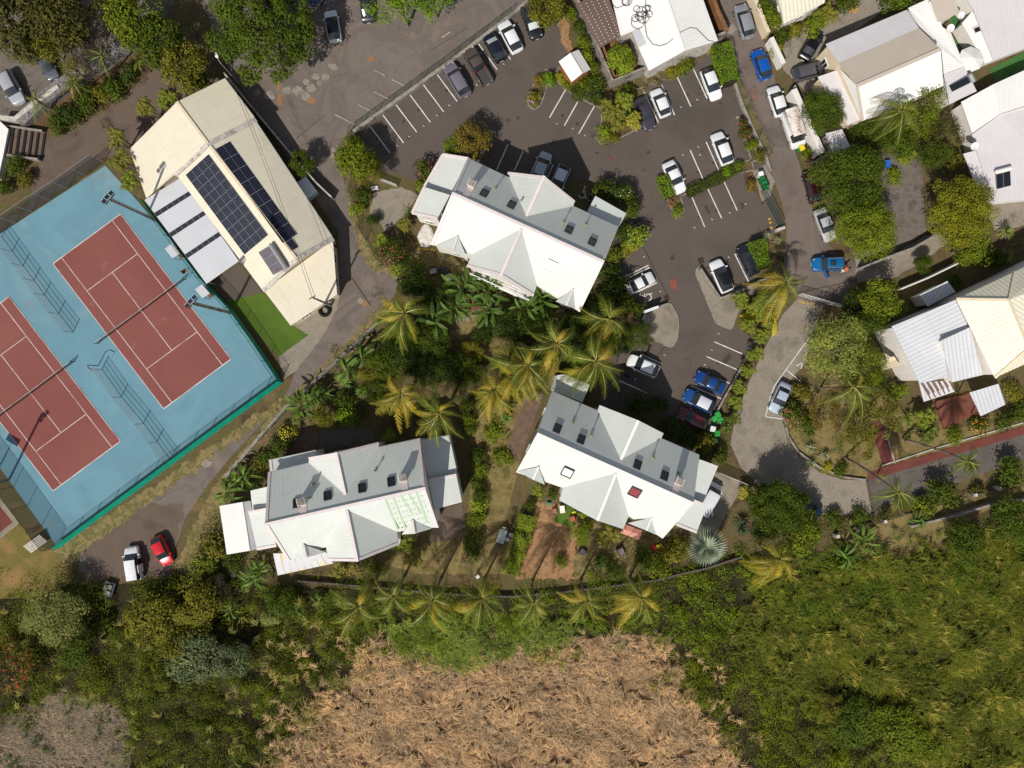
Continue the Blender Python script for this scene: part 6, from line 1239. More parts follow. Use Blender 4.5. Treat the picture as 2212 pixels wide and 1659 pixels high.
def palm(x, y, r, h, col, lab, base=None, n=21, name='coconut_palm', wind=.45, ycol=C(168, 146, 44), yf=.15, group='coconut palms', tr=.17, wdir=None):
    top = W(x, y, h); bs = W(*(base or (CX + (x - CX) * (H - h) / H, CY + (y - CY) * (H - h) / H))); root = empty(name, bs, 0, lab, 'palm tree', group); d = top - bs; mb = MB()
    pts = []; ra = []
    for i in range(11):
        t = i / 10; hz = t ** 1.5 if base else t; pts.append((d.x * hz, d.y * hz, d.z * t)); ra.append(tr * (1.5 if i == 0 else 1 - .35 * t))
    tm = mb.tube(pts, ra, 8).mesh('trunk', M['bark'], smooth=True); link('trunk', tm, root)
    cr_ = MB(); cr_.tube([(d.x, d.y, d.z - .15), (d.x, d.y, d.z + .25), (d.x, d.y, d.z + .6)], [tr * .9, tr * 1.1, .05], 7); link('crownshaft', cr_.mesh('crownshaft', M['frond'], smooth=True), root, C(120, 130, 50))
    L = r / S * (H - h) / H * 1.36 * rnd.uniform(.93, 1.08); wa = R(235) if wdir is None else wdir; cc = LC[col] if isinstance(col, str) else col
    for i in range(n):
        az = i * 2.39996 + rnd.gauss(0, .28); az += wind * math.sin(wa - az); lee = math.cos(az - wa); k = int(10 * (i + rnd.uniform(-1.5, 1.5)) / n + 1.6 * lee * wind / .45); k = max(0, min(9, k)); c = ycol if rnd.random() < yf + (.08 if k > 6 else 0) else cc; j = rnd.uniform(.6, 1.4); s_ = L * rnd.uniform(.72, 1.12) * (1 + .18 * lee)
        link('frond', FR[k], root, (c[0] * j, c[1] * j, c[2] * j, 1), (d.x, d.y, d.z + .25 - .02 * k), (rnd.gauss(0, .3), rnd.gauss(0, .14), az), (s_, s_ * rnd.uniform(.85, 1.15), s_))
    for i in range(3): az = wa + rnd.uniform(-1.5, 1.5); link('dead_frond', FR[8 + i % 2], root, C(132, 98, 56), (d.x, d.y, d.z), (rnd.gauss(0, .2), .55, az), (L * .75,) * 3)
    return root
def merge(items):
    Vs, Fs, Ts, Ms, o = [], [], [], [], 0
    for V, F, T, mi in items: Vs.append(V); Fs.append(F + o); Ts.append(T); Ms += list(mi); o += len(V)
    return np.concatenate(Vs), np.concatenate(Fs), np.concatenate(Ts), Ms
def rotm(az, tx=0, ty=0): return np.array((Euler((tx, ty, az)).to_matrix()))
def arecamesh(ns=5, nf=8):
    it = []
    for s_ in range(ns):
        a = 2 * math.pi * s_ / ns + rnd.random(); o = np.array([.42 * math.cos(a), .42 * math.sin(a), rnd.uniform(-.12, .12)]) * (s_ > 0)
        for f in range(nf): V, F, mi, T = frond(rnd.uniform(.2, 1.1), rnd.uniform(.9, 1.4), n=22, w=.05, L=.30, side=rnd.uniform(-.2, .2)); it.append((V * .62 * rnd.uniform(.8, 1.1) @ rotm(f * 2.4 + rnd.random(), rnd.gauss(0, .15)).T + o, F, T, mi))
    V, F, T, mi = merge(it); return npmesh('crown', V, F, [M['frond'], M['rachis']], T, mi)
AR = [arecamesh() for _ in range(3)]
def stems(n=5):
    mb = MB()
    for s_ in range(n): a = 2 * math.pi * s_ / n; mb.tube([(.15 * math.cos(a), .15 * math.sin(a), 0), (.4 * math.cos(a) * (s_ > 0), .4 * math.sin(a) * (s_ > 0), 1)], [.05, .03], 6)
    return mb.mesh('stem', M['bark'], smooth=True)
ST = stems()
def areca(x, y, r, h, col, lab, group='feathery clump palms'):
    zc = h * .72; c = W(x, y, zc); k = (H - zc) / H / S; root = empty('clump_palm', (c.x, c.y, 0), 0, lab, 'palm tree', group); a = rnd.random() * 6.28; cc = LC[col] if isinstance(col, str) else col
    link('crown', AR[rnd.randrange(3)], root, cc, (0, 0, zc), (0, 0, a), (r * k, r * k, min(r * k, h * .6))); link('stem', ST, root, None, None, (0, 0, a), (r * k, r * k, zc)); return root
def paddle(a, b, w=.095):
    t = np.linspace(0, 1, 8); X = t; Z = a * t - b * t * t; prof = np.where(t < .2, .012, w * np.sin(math.pi * np.clip((t - .2) / .83, 0, 1)) ** .6); V = []; F = []
    for i in range(8): V += [[X[i], -prof[i], Z[i] + prof[i] * .35], [X[i], 0, Z[i]], [X[i], prof[i], Z[i] + prof[i] * .35]]
    for i in range(7):
        for s_ in (0, 1): q = 3 * i + s_; F.append([q, q + 1, q + 4, q + 3])
    V = np.array(V); return V, np.array(F), np.full(len(V), rnd.uniform(.3, .8)), [0] * len(F)
def bananamesh(n=11):
    it = []
    for i in range(n):
        V, F, T, mi = paddle(rnd.uniform(.5, 1.5), rnd.uniform(.7, 1.5)); o = np.array([rnd.gauss(0, .16), rnd.gauss(0, .16), rnd.uniform(-.1, .1)]); it.append((V * rnd.uniform(.7, 1.05) @ rotm(i * 2.4 + rnd.random(), rnd.gauss(0, .35)).T + o, F, T, mi))
    V, F, T, mi = merge(it); return npmesh('leaf_crown', V, F, M['frond'], T, mi)
BA = [bananamesh(n) for n in (15, 19, 24)]
def banana(x, y, r, h, lab, col=C(86, 110, 38), group='banana like plants'):
    zc = h * .6; c = W(x, y, zc); k = (H - zc) / H / S; root = empty('banana_plant', (c.x, c.y, 0), 0, lab, 'banana plant', group); s_ = r * k
    link('leaf_crown', BA[rnd.randrange(3)], root, col, (0, 0, zc), (0, 0, rnd.random() * 6.28), (s_, s_, min(s_, h * .5))); mb = MB(); link('stem', ST, root, None, None, None, (s_ * .4, s_ * .4, zc * 1.05)); return root
def rosettemesh(n=46, w=.045, curl=.9):
    it = []
    for i in range(n):
        el = rnd.uniform(.05, 1.4); t = np.linspace(0, 1, 5); X = t * math.cos(el) ; Z = t * math.sin(el) - curl * .35 * t * t * math.cos(el); pr = w * np.sin(math.pi * np.clip(t * .85 + .12, 0, 1)); V = []; F = []
        for q in range(5): V += [[X[q], -pr[q], Z[q]], [X[q], pr[q], Z[q]]]
        for q in range(4): F.append([2 * q, 2 * q + 1, 2 * q + 3, 2 * q + 2])
        it.append((np.array(V) @ rotm(i * 2.39996).T, np.array(F), np.full(10, rnd.uniform(.25, .8)), [0] * 4))
    V, F, T, mi = merge(it); return npmesh('rosette', V, F, M['frond'], T, mi)
RO = [rosettemesh(), rosettemesh(30, .06, 1.2)]
def yucca(x, y, r, h, lab, col=C(112, 136, 62), heads=1, group='spiky rosette plants'):
    c = W(x, y, h * .6); k = (H - h * .6) / H / S; root = empty('yucca', (c.x, c.y, 0), 0, lab, 'yucca', group)
    for q in range(heads):
        a = q * 2.1; o = (r * k * .75 * math.cos(a), r * k * .75 * math.sin(a), h * .55 - .1 * q) if heads > 1 else (0, 0, h * .5); s_ = r * k * (1 if heads == 1 else .55); link('rosette', RO[q % 2], root, col, o, (0, 0, rnd.random() * 6), (s_, s_, s_ * .8))
        mb = MB(); mb.tube([(o[0] * .2, o[1] * .2, 0), o], [.09, .06], 6); link('stem', mb.mesh('stem', M['bark']), root)
    return root
def fanmesh():
    it = []
    for i in range(22):
        az = i * 2.39996; el = rnd.uniform(-.4, 1.45); V = []; F = []
        for q in range(13):
            a = -1.0 + 2.0 * q / 12; l = .84 * (1 - .3 * abs(a) ** 2 / 1.3); b0 = len(V); p0 = np.array([.14, 0, 0]); d = np.array([math.cos(a), math.sin(a), -.12]); s_ = np.array([-d[1], d[0], 0]) * .032; m_ = p0 + d * l * .55; e = p0 + d * l + [0, 0, -.1]
            V += [p0, m_ + s_ + [0, 0, .02], e, m_ - s_ - [0, 0, .02]]; F.append([b0, b0 + 1, b0 + 2, b0 + 3])
        b0 = len(V); V += [[0, -.012, 0], [0, .012, 0], [.15, .008, 0], [.15, -.008, 0]]; F.append([b0, b0 + 1, b0 + 2, b0 + 3]); V = np.array(V); it.append((V @ rotm(0, 0, -el).T @ rotm(az).T, np.array(F), np.full(len(V), rnd.uniform(.3, .8)), [0] * len(F)))
    V, F, T, mi = merge(it); return npmesh('fan_crown', V, F, M['frond'], T, mi)
FAN = fanmesh()
def fan(x, y, r, h, col, lab):
    c = W(x, y, h); k = (H - h) / H / S; root = empty('fan_palm', (c.x, c.y, 0), 0, lab, 'palm tree'); link('fan_crown', FAN, root, col, (0, 0, h), None, (r * k,) * 3); mb = MB(); mb.tube([(0, 0, 0), (0, 0, h)], [.3, .2], 8); link('trunk', mb.mesh('trunk', M['bark']), root)
def hedge(pts, wd, h, col, lab, leaf=.16, dens=90, round_=.25, name='hedge', wob=.1):
    P = [W(x, y, h * .7) for x, y in pts]; root = P[0].copy(); root.z = 0; Ps = []; Ns = []
    for i in range(len(P) - 1):
        a, b = P[i], P[i + 1]; d = b - a; d.z = 0; ln = d.length; d.normalize(); s_ = Vector((-d.y, d.x, 0)); n = int(dens * ln * (wd + 2 * h)); u = rng.random(n) * ln; v = rng.random(n) * (wd + 2 * h) - h
        x = np.where(v < 0, -wd / 2, np.where(v > wd, wd / 2, v - wd / 2)); z = np.where(v < 0, h + v, np.where(v > wd, h - (v - wd), h)); wb = 1 + wob * np.sin(u * 1.7 + i) + wob * rng.normal(size=n) * .6
        nx = np.where(v < 0, -1., np.where(v > wd, 1., 0.)); nz = np.where((v >= 0) & (v <= wd), 1., .25); x = x * wb; z = z * (1 + wob * .6 * np.sin(u * 2.3)) * np.where(np.abs(x) > wd * .38, 1 - round_ * .3, 1)
        Ps.append(np.stack([a.x - root.x + d.x * u + s_.x * x, a.y - root.y + d.y * u + s_.y * x, z], 1)); Ns.append(np.stack([s_.x * nx, s_.y * nx, nz], 1))
    Pn = np.concatenate(Ps); Nn = unit(np.concatenate(Ns) + rng.normal(size=Pn.shape) * .35); n = len(Pn); V, F, T = leaves(Pn, Nn, leaf * rng.uniform(.7, 1.3, n), leaf * .6, np.clip(rng.normal(.5, .18, n), 0, 1))
    r_ = empty(name, root, 0, lab, 'hedge'); link('foliage', npmesh('foliage', V, F, M['leaf'], T), r_, LC[col] if isinstance(col, str) else col)
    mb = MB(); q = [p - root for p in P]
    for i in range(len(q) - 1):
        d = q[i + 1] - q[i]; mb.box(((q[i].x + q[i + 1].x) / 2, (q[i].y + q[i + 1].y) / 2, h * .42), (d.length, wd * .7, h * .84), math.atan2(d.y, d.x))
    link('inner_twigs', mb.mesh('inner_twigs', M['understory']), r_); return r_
# ---------------------------------------------------------------- every tree, palm and shrub in its place
# upper left
tree('broad', 40, 50, 78, 9, 'brown', 'brownish tree in the upper left corner'); tree('broad', 135, 40, 66, 9, 'brown', 'brownish tree right of the corner tree at the top'); tree('broad', 90, 95, 46, 7, 'olive', 'olive tree overhanging the slate grey car')
tree('airy', 185, 95, 48, 7, 'bare', 'half bare tree with pale branches over the stone wall'); tree('airy', 160, 150, 34, 5, 'olive', 'small olive tree above the stone wall parapet')
tree('broad', 290, 40, 62, 9, 'mid', 'leafy green tree at the top between the corner trees and the big dark tree'); tree('broad', 345, 90, 54, 8, 'dark', 'dark green tree below the leafy green tree near the upper gate'); tree('broad', 400, 145, 52, 8, 'olive', 'olive tree touching the upper tip of the clubhouse roof'); tree('airy', 240, 18, 50, 8, 'brown', 'thin brown tree at the top edge, second from the right of the brown ones')
tree('spiky', 560, 58, 112, 11, 'dark', 'huge dark tree with spiky leaf clusters at the top', ry=114, var=0)
tree('airy', 866, 8, 78, 9, 'lime', 'yellow green feathery tree hanging over the upper road', ry=46); tree('airy', 935, -6, 50, 8, 'lime', 'smaller yellow green tree cut by the top edge')
tree('broad', 1180, 14, 46, 6, 'olive', 'olive tree over the charcoal car at the top'); bush(1192, 30, 26, 3, 'deep', 'dark round shrub beside the charcoal car')
palm(80, 215, 34, 6, 'dark', 'small royal palm leaning over the stone wall beside the silver estate', base=(112, 236), n=12, wind=.1, yf=0, group='royal palms by the stone wall', tr=.1); palm(222, 122, 36, 6, 'deep', 'royal palm at the middle of the stone wall', base=(258, 146), n=12, wind=.1, yf=0, group='royal palms by the stone wall', tr=.1)
palm(160, 178, 30, 6, 'dark', 'royal palm next to the half bare tree', base=(196, 190), n=11, wind=.1, yf=0, group='royal palms by the stone wall', tr=.1); palm(300, 134, 18, 3, 'palm', 'very small palm on the leaf litter slope', n=9, group='royal palms by the stone wall', tr=.08)
for x, y, r, c, lab in ((190, 218, 34, 'dark', 'dark shrub in the middle of the slope below the stone wall'), (150, 245, 34, 'deep', 'dark shrub on the slope left of the middle'), (120, 268, 24, 'dark', 'green shrub at the lower end of the stone wall'), (240, 190, 30, 'dark', 'dark shrub on the slope below the royal palms'), (275, 158, 24, 'deep', 'dark shrub at the upper end of the slope'), (215, 205, 22, 'olive', 'olive shrub on the slope edge by the brown road'), (30, 355, 24, 'dark', 'dark shrub below the outdoor steps'), (52, 385, 20, 'olive', 'olive shrub between the steps and the court fence'), (8, 400, 22, 'dark', 'shrub at the left edge below the steps')): bush(x, y, r, 2.0, c, lab)
areca(312, 228, 30, 6, 'olive', 'yellowish clump palm at the bend of the brown road'); areca(245, 296, 32, 6, 'olive', 'clump palm beside the brown road and the clubhouse corner'); areca(360, 212, 32, 6, 'mid', 'clump palm hugging the upper clubhouse roof edge'); areca(258, 345, 34, 6, 'olive', 'clump palm at the upper corner of the blue court'); areca(278, 390, 32, 6, 'mid', 'clump palm below the others between court and clubhouse')
tree('broad', 430, 170, 26, 5, 'dark', 'dark tree squeezed beside the street lamp')
# road side
tree('broad', 653, 352, 27, 4.5, 'dark', 'small dark tree on the road behind the clubhouse'); tree('broad', 768, 345, 46, 6.5, 'mid', 'light green fine leaved tree by the end of the long wall'); tree('fine', 795, 368, 36, 5.5, 'olive', 'olive fine leaved tree beside the picket gate'); bush(762, 305, 14, 2, 'olive', 'small shrub at the foot of the long wall')
tree('broad', 1020, 305, 40, 5, 'rust', 'orange tinted tree at the corner of the upper building'); tree('broad', 985, 318, 28, 4.5, 'mid', 'green tree left of the orange tinted tree')
f = bush(928, 372, 32, 3, 'dark', 'pink flowering shrub row at the left side of the upper building'); flowers(f, C(200, 70, 110), 40); f = bush(908, 400, 18, 2.4, 'mid', 'leafy shrub under the lower end of the pink flowering row')
bush(772, 455, 18, 2, 'bright', 'yellow green round shrub inside the road fence'); bush(785, 420, 20, 2.5, 'dark', 'dark shrub below the fine leaved trees'); palm(882, 450, 20, 3, 'deep', 'tiny palm at the edge of the paved forecourt', n=9, tr=.07, group='small palms in the garden'); areca(876, 485, 22, 2.5, 'olive', 'olive clump palm on the dry lawn corner'); bush(806, 478, 15, 2, 'deep', 'dark shrub at the end of the paved forecourt')
areca(822, 520, 24, 3, 'mid', 'clump palm by the road fence above the pink oleander'); f = tree('broad', 848, 548, 34, 3.5, 'dark', 'oleander with pink flowers beside the road fence'); flowers(f, C(212, 80, 110), 70); areca(862, 575, 30, 3, 'mid', 'clump palm at the lower end of the oleander'); tree('broad', 890, 600, 40, 4.5, 'deep', 'dark shady tree where the road fence ends')
# beds in the car park
bush(1184, 172, 17, 2, 'lime', 'clipped lime green ball on the teardrop island'); bush(1165, 172, 14, 1.4, 'rust', 'reddish shrub beside the clipped ball'); f = bush(1152, 212, 19, 1.5, 'olive', 'flowering shrub at the tip of the teardrop island'); flowers(f, C(190, 130, 180), 20)
for x, y, r, h, c, lab in ((1212, 168, 16, 1.2, 'yellow', 'yellowish shrub left of the white hut'), (1226, 185, 14, 1.2, 'mid', 'green shrub below the white hut corner'), (1258, 185, 20, 1.6, 'mid', 'green shrub under the right wall of the hut'), (1287, 178, 24, 2.2, 'dark', 'dark shrub between the hut and the yard wall'), (1252, 200, 20, 1.6, 'dark', 'dark leafy shrub by the three short bay lines'), (1292, 208, 22, 2, 'deep', 'dark shrub at the corner of the yard wall'), (1270, 120, 16, 3, 'mid', 'climber on the yard wall behind the hut'), (1262, 90, 18, 3, 'mid', 'climber on the yard wall above the hut'), (1248, 62, 18, 3, 'dark', 'climber on the yard wall near the charcoal car'), (1232, 30, 16, 3, 'mid', 'climber on the yard wall at the top edge'), (1284, 145, 14, 3, 'mid', 'climber beside the hut roof'), (1352, 195, 20, 1.6, 'mid', 'shrub under the grey wall by the palm clump')): bush(x, y, r, h, c, lab)
tree('broad', 1342, 128, 32, 4.5, 'bright', 'bright green tree in the walled yard'); bush(1476, 142, 22, 2.4, 'mid', 'leafy shrub at the foot of the white house wall'); yucca(1400, 178, 18, .9, 'row of spiky plants under the grey yard wall', C(140, 128, 92), 3); yucca(1430, 168, 18, .9, 'spiky plants in the middle under the grey yard wall', C(128, 120, 84), 3); bush(1452, 156, 15, 1.4, 'yellow', 'yellow green shrub under the grey wall'); yucca(1538, 118, 18, 1.6, 'bright rosette plant at the top of the long clipped hedge', C(150, 156, 70), 2)
hedge([(1558, 97), (1566, 130), (1579, 178)], 2.2, 2.3, 'lime', 'long clipped lime green hedge along the lane', .13, 120)
areca(1318, 232, 34, 4, 'olive', 'olive clump palm at the left of the palm island'); areca(1350, 218, 30, 4, 'mid', 'clump palm at the upper edge of the palm island'); areca(1335, 258, 34, 4, 'olive', 'large clump palm in the middle of the palm island'); areca(1372, 258, 28, 3.5, 'yellow', 'yellowish clump palm beside the dark grey car'); bush(1308, 285, 18, 1.6, 'bright', 'bright shrub at the left corner of the palm island'); bush(1300, 300, 14, 1, 'grey', 'grey leaved shrub at the tip of the palm island'); bush(1325, 296, 16, 1.3, 'olive', 'olive shrub along the kerb of the palm island')
f = bush(1602, 268, 14, 1.6, 'dark', 'red flowering shrub by the lane fence'); flowers(f, C(180, 50, 70), 25); f = bush(1612, 290, 16, 1.8, 'dark', 'red flowering shrub below the first by the lane fence'); flowers(f, C(180, 50, 70), 25); bush(1625, 316, 16, 1.8, 'mid', 'green shrub above the wire gate by the lane'); bush(1640, 336, 16, 1.6, 'olive', 'olive shrub at the fence end by the white bin')
hedge([(1432, 378), (1448, 426)], 1.7, 1.2, 'lime', 'short clipped hedge touching the white car on the island', .13, 110); hedge([(1484, 416), (1545, 388), (1600, 358)], 1.4, .8, 'dark', 'low dark hedge strip between two rows of bays', .16, 80); bush(1571, 371, 13, 1.4, 'lime', 'round bright ball in the low hedge strip'); bush(1598, 361, 13, 1.2, 'mid', 'round shrub at the upper end of the low hedge strip'); bush(1466, 458, 15, 1.2, 'bright', 'round bright shrub at the lower tip of the hedge island'); yucca(1450, 440, 11, .7, 'brown dry rosette at the hedge island', C(150, 104, 70)); f = bush(1622, 400, 14, 1.2, 'olive', 'flowering shrub left of the green bins'); flowers(f, C(200, 80, 80), 16)
hedge([(1634, 520), (1650, 580)], 2.0, 1.9, 'lime', 'clipped hedge beside the black car in the walled bay', .13, 120); yucca(1665, 520, 20, 1.6, 'pale rosette plant at the gate pillar', C(140, 150, 110), 2)
# right of upper building
for x, y, r, h, c, lab in ((1300, 405, 24, 3, 'dark', 'dark shrub between the side roof and the car park'), (1330, 415, 28, 3, 'deep', 'dark shrub beside the right side roof of the upper building'), (1352, 420, 22, 3, 'dark', 'white flowering shrub at the car park edge'), (1362, 450, 22, 3, 'dark', 'dark shrub at the right corner of the upper building'), (1350, 500, 24, 3, 'deep', 'dark shrub along the right wall of the upper building'), (1376, 510, 28, 3, 'bright', 'bright leafy tree at the car park corner below the white flowers'), (1358, 535, 20, 2, 'yellow', 'yellow green rosette shrub beside the bright leafy tree'), (1330, 555, 22, 2.4, 'mid', 'green shrub above the bay with double lines'), (1318, 585, 26, 3, 'deep', 'dark shrub at the head of the bay with double lines'), (1330, 620, 30, 3.5, 'deep', 'dark bushy tree shading the white coupe'), (1306, 640, 26, 3, 'dark', 'dark shrub behind the upper building corner'), (1342, 655, 30, 3, 'dark', 'leafy shrub left of the white sign board'), (1375, 668, 20, 2.4, 'dark', 'leafy shrub touching the white sign board'), (1290, 665, 28, 3, 'deep', 'dark shrub below the upper building corner')): f = bush(x, y, r, h, c, lab); flowers(f, C(220, 200, 200), 18) if 'white flow' in lab else None
tree('fine', 1382, 726, 32, 4, 'dark', 'round dark conifer beside the rounded concrete island', 'conifer')
# central palms and jungle
palm(1317, 690, 62, 7, 'palm', 'coconut palm directly below the upper building corner'); palm(1203, 742, 66, 8, 'palm', 'coconut palm in the middle of the central palm group'); palm(1288, 780, 72, 9, 'palm', 'large coconut palm whose fronds reach the lower bays'); palm(1141, 790, 62, 8, 'palm', 'coconut palm left of the central palm group'); palm(1110, 812, 58, 7, 'gpalm', 'yellowing coconut palm at the lower left of the central group', yf=.4)
palm(1070, 842, 50, 6, 'gpalm', 'small yellow coconut palm above the dry lawn', yf=.4); palm(875, 676, 66, 8, 'palm', 'coconut palm at the bend of the road', yf=.3); palm(866, 850, 66, 8, 'gpalm', 'golden coconut palm left of its greener neighbour', yf=.55); palm(948, 892, 70, 9, 'palm', 'coconut palm overlapping the roof of the lower left building'); palm(1100, 770, 48, 6, 'palm', 'coconut palm tucked at the upper left of the central group')
for x, y, r, h, lab in ((940, 690, 46, 4, 'broad leaved clump beside the coconut palm at the road bend'), (1000, 625, 46, 4.5, 'broad leaved clump left of the red walkway'), (985, 660, 40, 4, 'broad leaved clump between walkway and stepping stones'), (1055, 630, 40, 4.5, 'broad leaved clump right of the red walkway'), (1060, 668, 42, 4, 'broad leaved clump above the lawn right of the walkway'), (1165, 640, 46, 4.5, 'traveller palm clump under the garden gable of the upper building'), (1140, 660, 38, 4, 'broad leaved clump by the terrace of the upper building'), (1035, 600, 28, 3.5, 'broad leaved plant at the wall of the upper building')): banana(x, y, r, h, lab, C(76, 100, 36))
for x, y, r, h, c, lab in ((960, 640, 34, 4, 'deep', 'dark tree between the sofas and the coconut palm'), (920, 640, 34, 4, 'deep', 'dark shady tree beside the road end of the fence'), (905, 730, 36, 4, 'dark', 'leafy shrub below the coconut palm at the road bend'), (940, 745, 36, 4, 'dark', 'leafy tree with small white flowers by the stepping stones'), (860, 720, 30, 3.5, 'mid', 'green shrub above the low road wall'), (880, 775, 40, 4.5, 'deep', 'dark tree in the thick garden left of the lawn'), (925, 800, 40, 4.5, 'deep', 'dark tree above the golden palm'), (975, 790, 38, 4.5, 'deep', 'dark tree below the stepping stones'), (1010, 800, 34, 4, 'dark', 'leafy tree in the deep shade below the lawn'), (1045, 720, 26, 3, 'deep', 'dark tree at the left edge of the palm lawn'), (1090, 700, 34, 4, 'deep', 'dark tree above the central palm group'), (1130, 705, 36, 4.5, 'deep', 'dark tree under the upper left of the central palms'), (1170, 700, 34, 4, 'dark', 'leafy tree under the traveller palm'), (1240, 700, 36, 4.5, 'deep', 'dark tree between two coconut palms'), (1270, 720, 30, 4, 'deep', 'dark undergrowth tree beside the conifer'), (1180, 770, 30, 3.5, 'deep', 'dark shrub below the middle coconut palm'), (1240, 765, 30, 3.5, 'deep', 'dark shrub between the two largest palms'), (1300, 738, 28, 3, 'mid', 'green tree right of the large coconut palm crown'), (1340, 745, 24, 3, 'deep', 'dark shrub beside the white car half in shadow'), (830, 790, 36, 4.5, 'dark', 'dark bushy tree right of the banana plants'), (800, 800, 34, 4, 'olive', 'olive bushy tree by the low road wall'), (845, 760, 30, 4, 'deep', 'dark shrub behind the spiky banana plants'), (810, 840, 30, 4, 'dark', 'dark tree left of the golden palm'), (1020, 760, 26, 3, 'olive', 'thin olive tree on the lawn edge')): tree('broad', x, y, r, h, c, lab)
f = bush(968, 776, 18, 2.2, 'dark', 'shrub with pale pink flowers in the shade'); flowers(f, C(210, 190, 205), 40)
banana(755, 795, 36, 4, 'spiky banana plant by the low road wall, upper one'); banana(790, 770, 34, 4, 'banana plant overhanging the low road wall by the dark trees', C(76, 100, 36)); banana(653, 878, 36, 4, 'banana plant by the paved patio'); banana(676, 862, 30, 3.6, 'banana plant above the patio one'); yucca(697, 850, 28, 2.6, 'tall yucca beside the banana plants at the low wall', C(104, 128, 54)); yucca(758, 846, 30, 2.4, 'dracaena left of the golden palm', C(110, 146, 60), 2)
tree('broad', 700, 895, 26, 3.5, 'olive', 'olive round tree above the patio'); bush(750, 895, 26, 2.5, 'lime', 'bright green shrub in the shade above the lower left building'); bush(745, 865, 24, 2.5, 'dark', 'dark shrub below the dracaena'); f = bush(622, 935, 24, 2, 'olive', 'yellow flowering shrub beside the patio'); flowers(f, C(214, 190, 50), 70); bush(605, 960, 26, 2, 'dark', 'shrub strip between the low wall and the patio, lower one'); bush(578, 985, 24, 2, 'dark', 'dark shrub left of the lower left building'); bush(555, 1005, 22, 2, 'olive', 'olive shrub left of the lower left building'); areca(838, 940, 22, 3, 'mid', 'pale clump plant against the wall of the lower left building'); bush(640, 910, 16, 1.4, 'grey', 'small pale shrub at the top of the patio')
banana(530, 1027, 34, 3.6, 'banana plant at the left of the lower left building, upper right one'); banana(495, 1063, 32, 3.4, 'banana plant beside the white shed'); banana(510, 1040, 28, 3.4, 'banana plant in the middle of the row above the white shed'); bush(545, 1040, 22, 2.4, 'deep', 'dark shrub behind the white shed')
banana(545, 1248, 34, 3, 'banana plant at the lower left garden corner'); banana(560, 1228, 26, 3, 'banana plant below the white shed'); bush(505, 1215, 26, 2, 'dark', 'dark shrub below the white shed'); bush(465, 1180, 34, 2.2, 'olive', 'olive weedy shrub at the track edge by the white shed'); bush(440, 1215, 34, 2.2, 'mid', 'green weedy shrub at the end of the dirt clearing')
areca(870, 1172, 36, 3.2, 'mid', 'dark leaved clump palm beside the terrace of the lower left building'); areca(890, 1205, 30, 3, 'olive', 'clump palm lower right of the terrace'); areca(730, 1232, 28, 2.4, 'olive', 'clump palm below the garden gable of the lower left building'); areca(765, 1235, 24, 2.4, 'rust', 'orange tinted clump palm below the garden gable'); bush(800, 1225, 20, 2, 'dark', 'dark shrub below the grey lean roof')
# hedge lines in the gardens
for i, (x, y, r, c, lab) in enumerate(((1008, 875, 20, 'dark', 'dark garden hedge bush by the golden palm, uppermost of the line'), (1015, 905, 18, 'mid', 'garden hedge bush second from the top of the line'), (1013, 925, 18, 'dark', 'garden hedge bush beside the lower left building corner'), (1032, 985, 20, 'dark', 'dark bush right of the side roof'), (1038, 1012, 20, 'mid', 'bush right of the lower side roof, upper of two'), (1030, 1040, 20, 'dark', 'bush right of the lower side roof, lower of two'), (1037, 1065, 20, 'dark', 'red berried bush beside the timber terrace'), (1035, 1095, 22, 'bright', 'bright bush right of the timber terrace'), (1030, 1125, 22, 'mid', 'bush right of the curved terrace edge'), (1022, 1160, 24, 'dark', 'dark bush left of the white garden table'), (1018, 1195, 22, 'dark', 'dark bush in the palm shadow of the lawn'))): bush(x, y, r, 1.8, c, lab)
hedge([(1141, 1112), (1132, 1150), (1120, 1190), (1103, 1240)], 1.9, 1.5, 'bright', 'long bright green hedge between two gardens', .17, 130, wob=.2)
bush(1040, 865, 24, 1.6, 'dark', 'low dark shrub above the dry lawn'); bush(1068, 870, 20, 1.4, 'mid', 'low green shrub above the dry lawn'); yucca(1094, 904, 16, 1.2, 'green yucca on the dry lawn'); bush(1072, 935, 28, .7, 'mid', 'low weedy patch on the dry lawn'); bush(1082, 990, 26, .7, 'mid', 'low weedy patch lower on the dry lawn')
yucca(1142, 855, 22, 2, 'grey green yucca at the corner of the lower right building', C(150, 160, 120), 2); bush(1108, 868, 20, 2, 'deep', 'dark shrub at the upper end of the brick path')
tree('broad', 1254, 1157, 22, 2.6, 'bright', 'round bright tree beside the grey garden seat'); bush(1264, 1132, 18, 2, 'mid', 'leafy shrub above the round bright tree'); areca(1262, 1108, 20, 2, 'mid', 'clump palm at the corner of the play mat'); areca(1318, 1160, 36, 3.2, 'olive', 'clump palm left of the striped blanket'); areca(1164, 1062, 22, 2.4, 'mid', 'small clump palm below the left dormer'); bush(1196, 1066, 14, 1.6, 'dark', 'dark potted shrub beside the big garden gable'); bush(1146, 1090, 14, 1.4, 'dark', 'dark shrub at the top of the long bright hedge')
for x, y, r, h, c, lab in ((1395, 1205, 28, 2, 'dark', 'leafy shrub on the lawn below the shaded terrace'), (1420, 1225, 30, 2, 'mid', 'green shrub right of the lawn below the shaded terrace'), (1448, 1200, 28, 2.4, 'olive', 'olive shrub left of the silver fan palm'), (1470, 1180, 26, 2, 'olive', 'olive shrub at the building corner by the fan palm'), (1300, 1215, 24, 1.6, 'deep', 'dark shrub in the palm shadows of the straw garden'), (1330, 1232, 22, 1.6, 'dark', 'dark shrub by the back wall'), (1215, 1210, 16, 1, 'mid', 'low plant in the straw garden')): bush(x, y, r, h, c, lab)
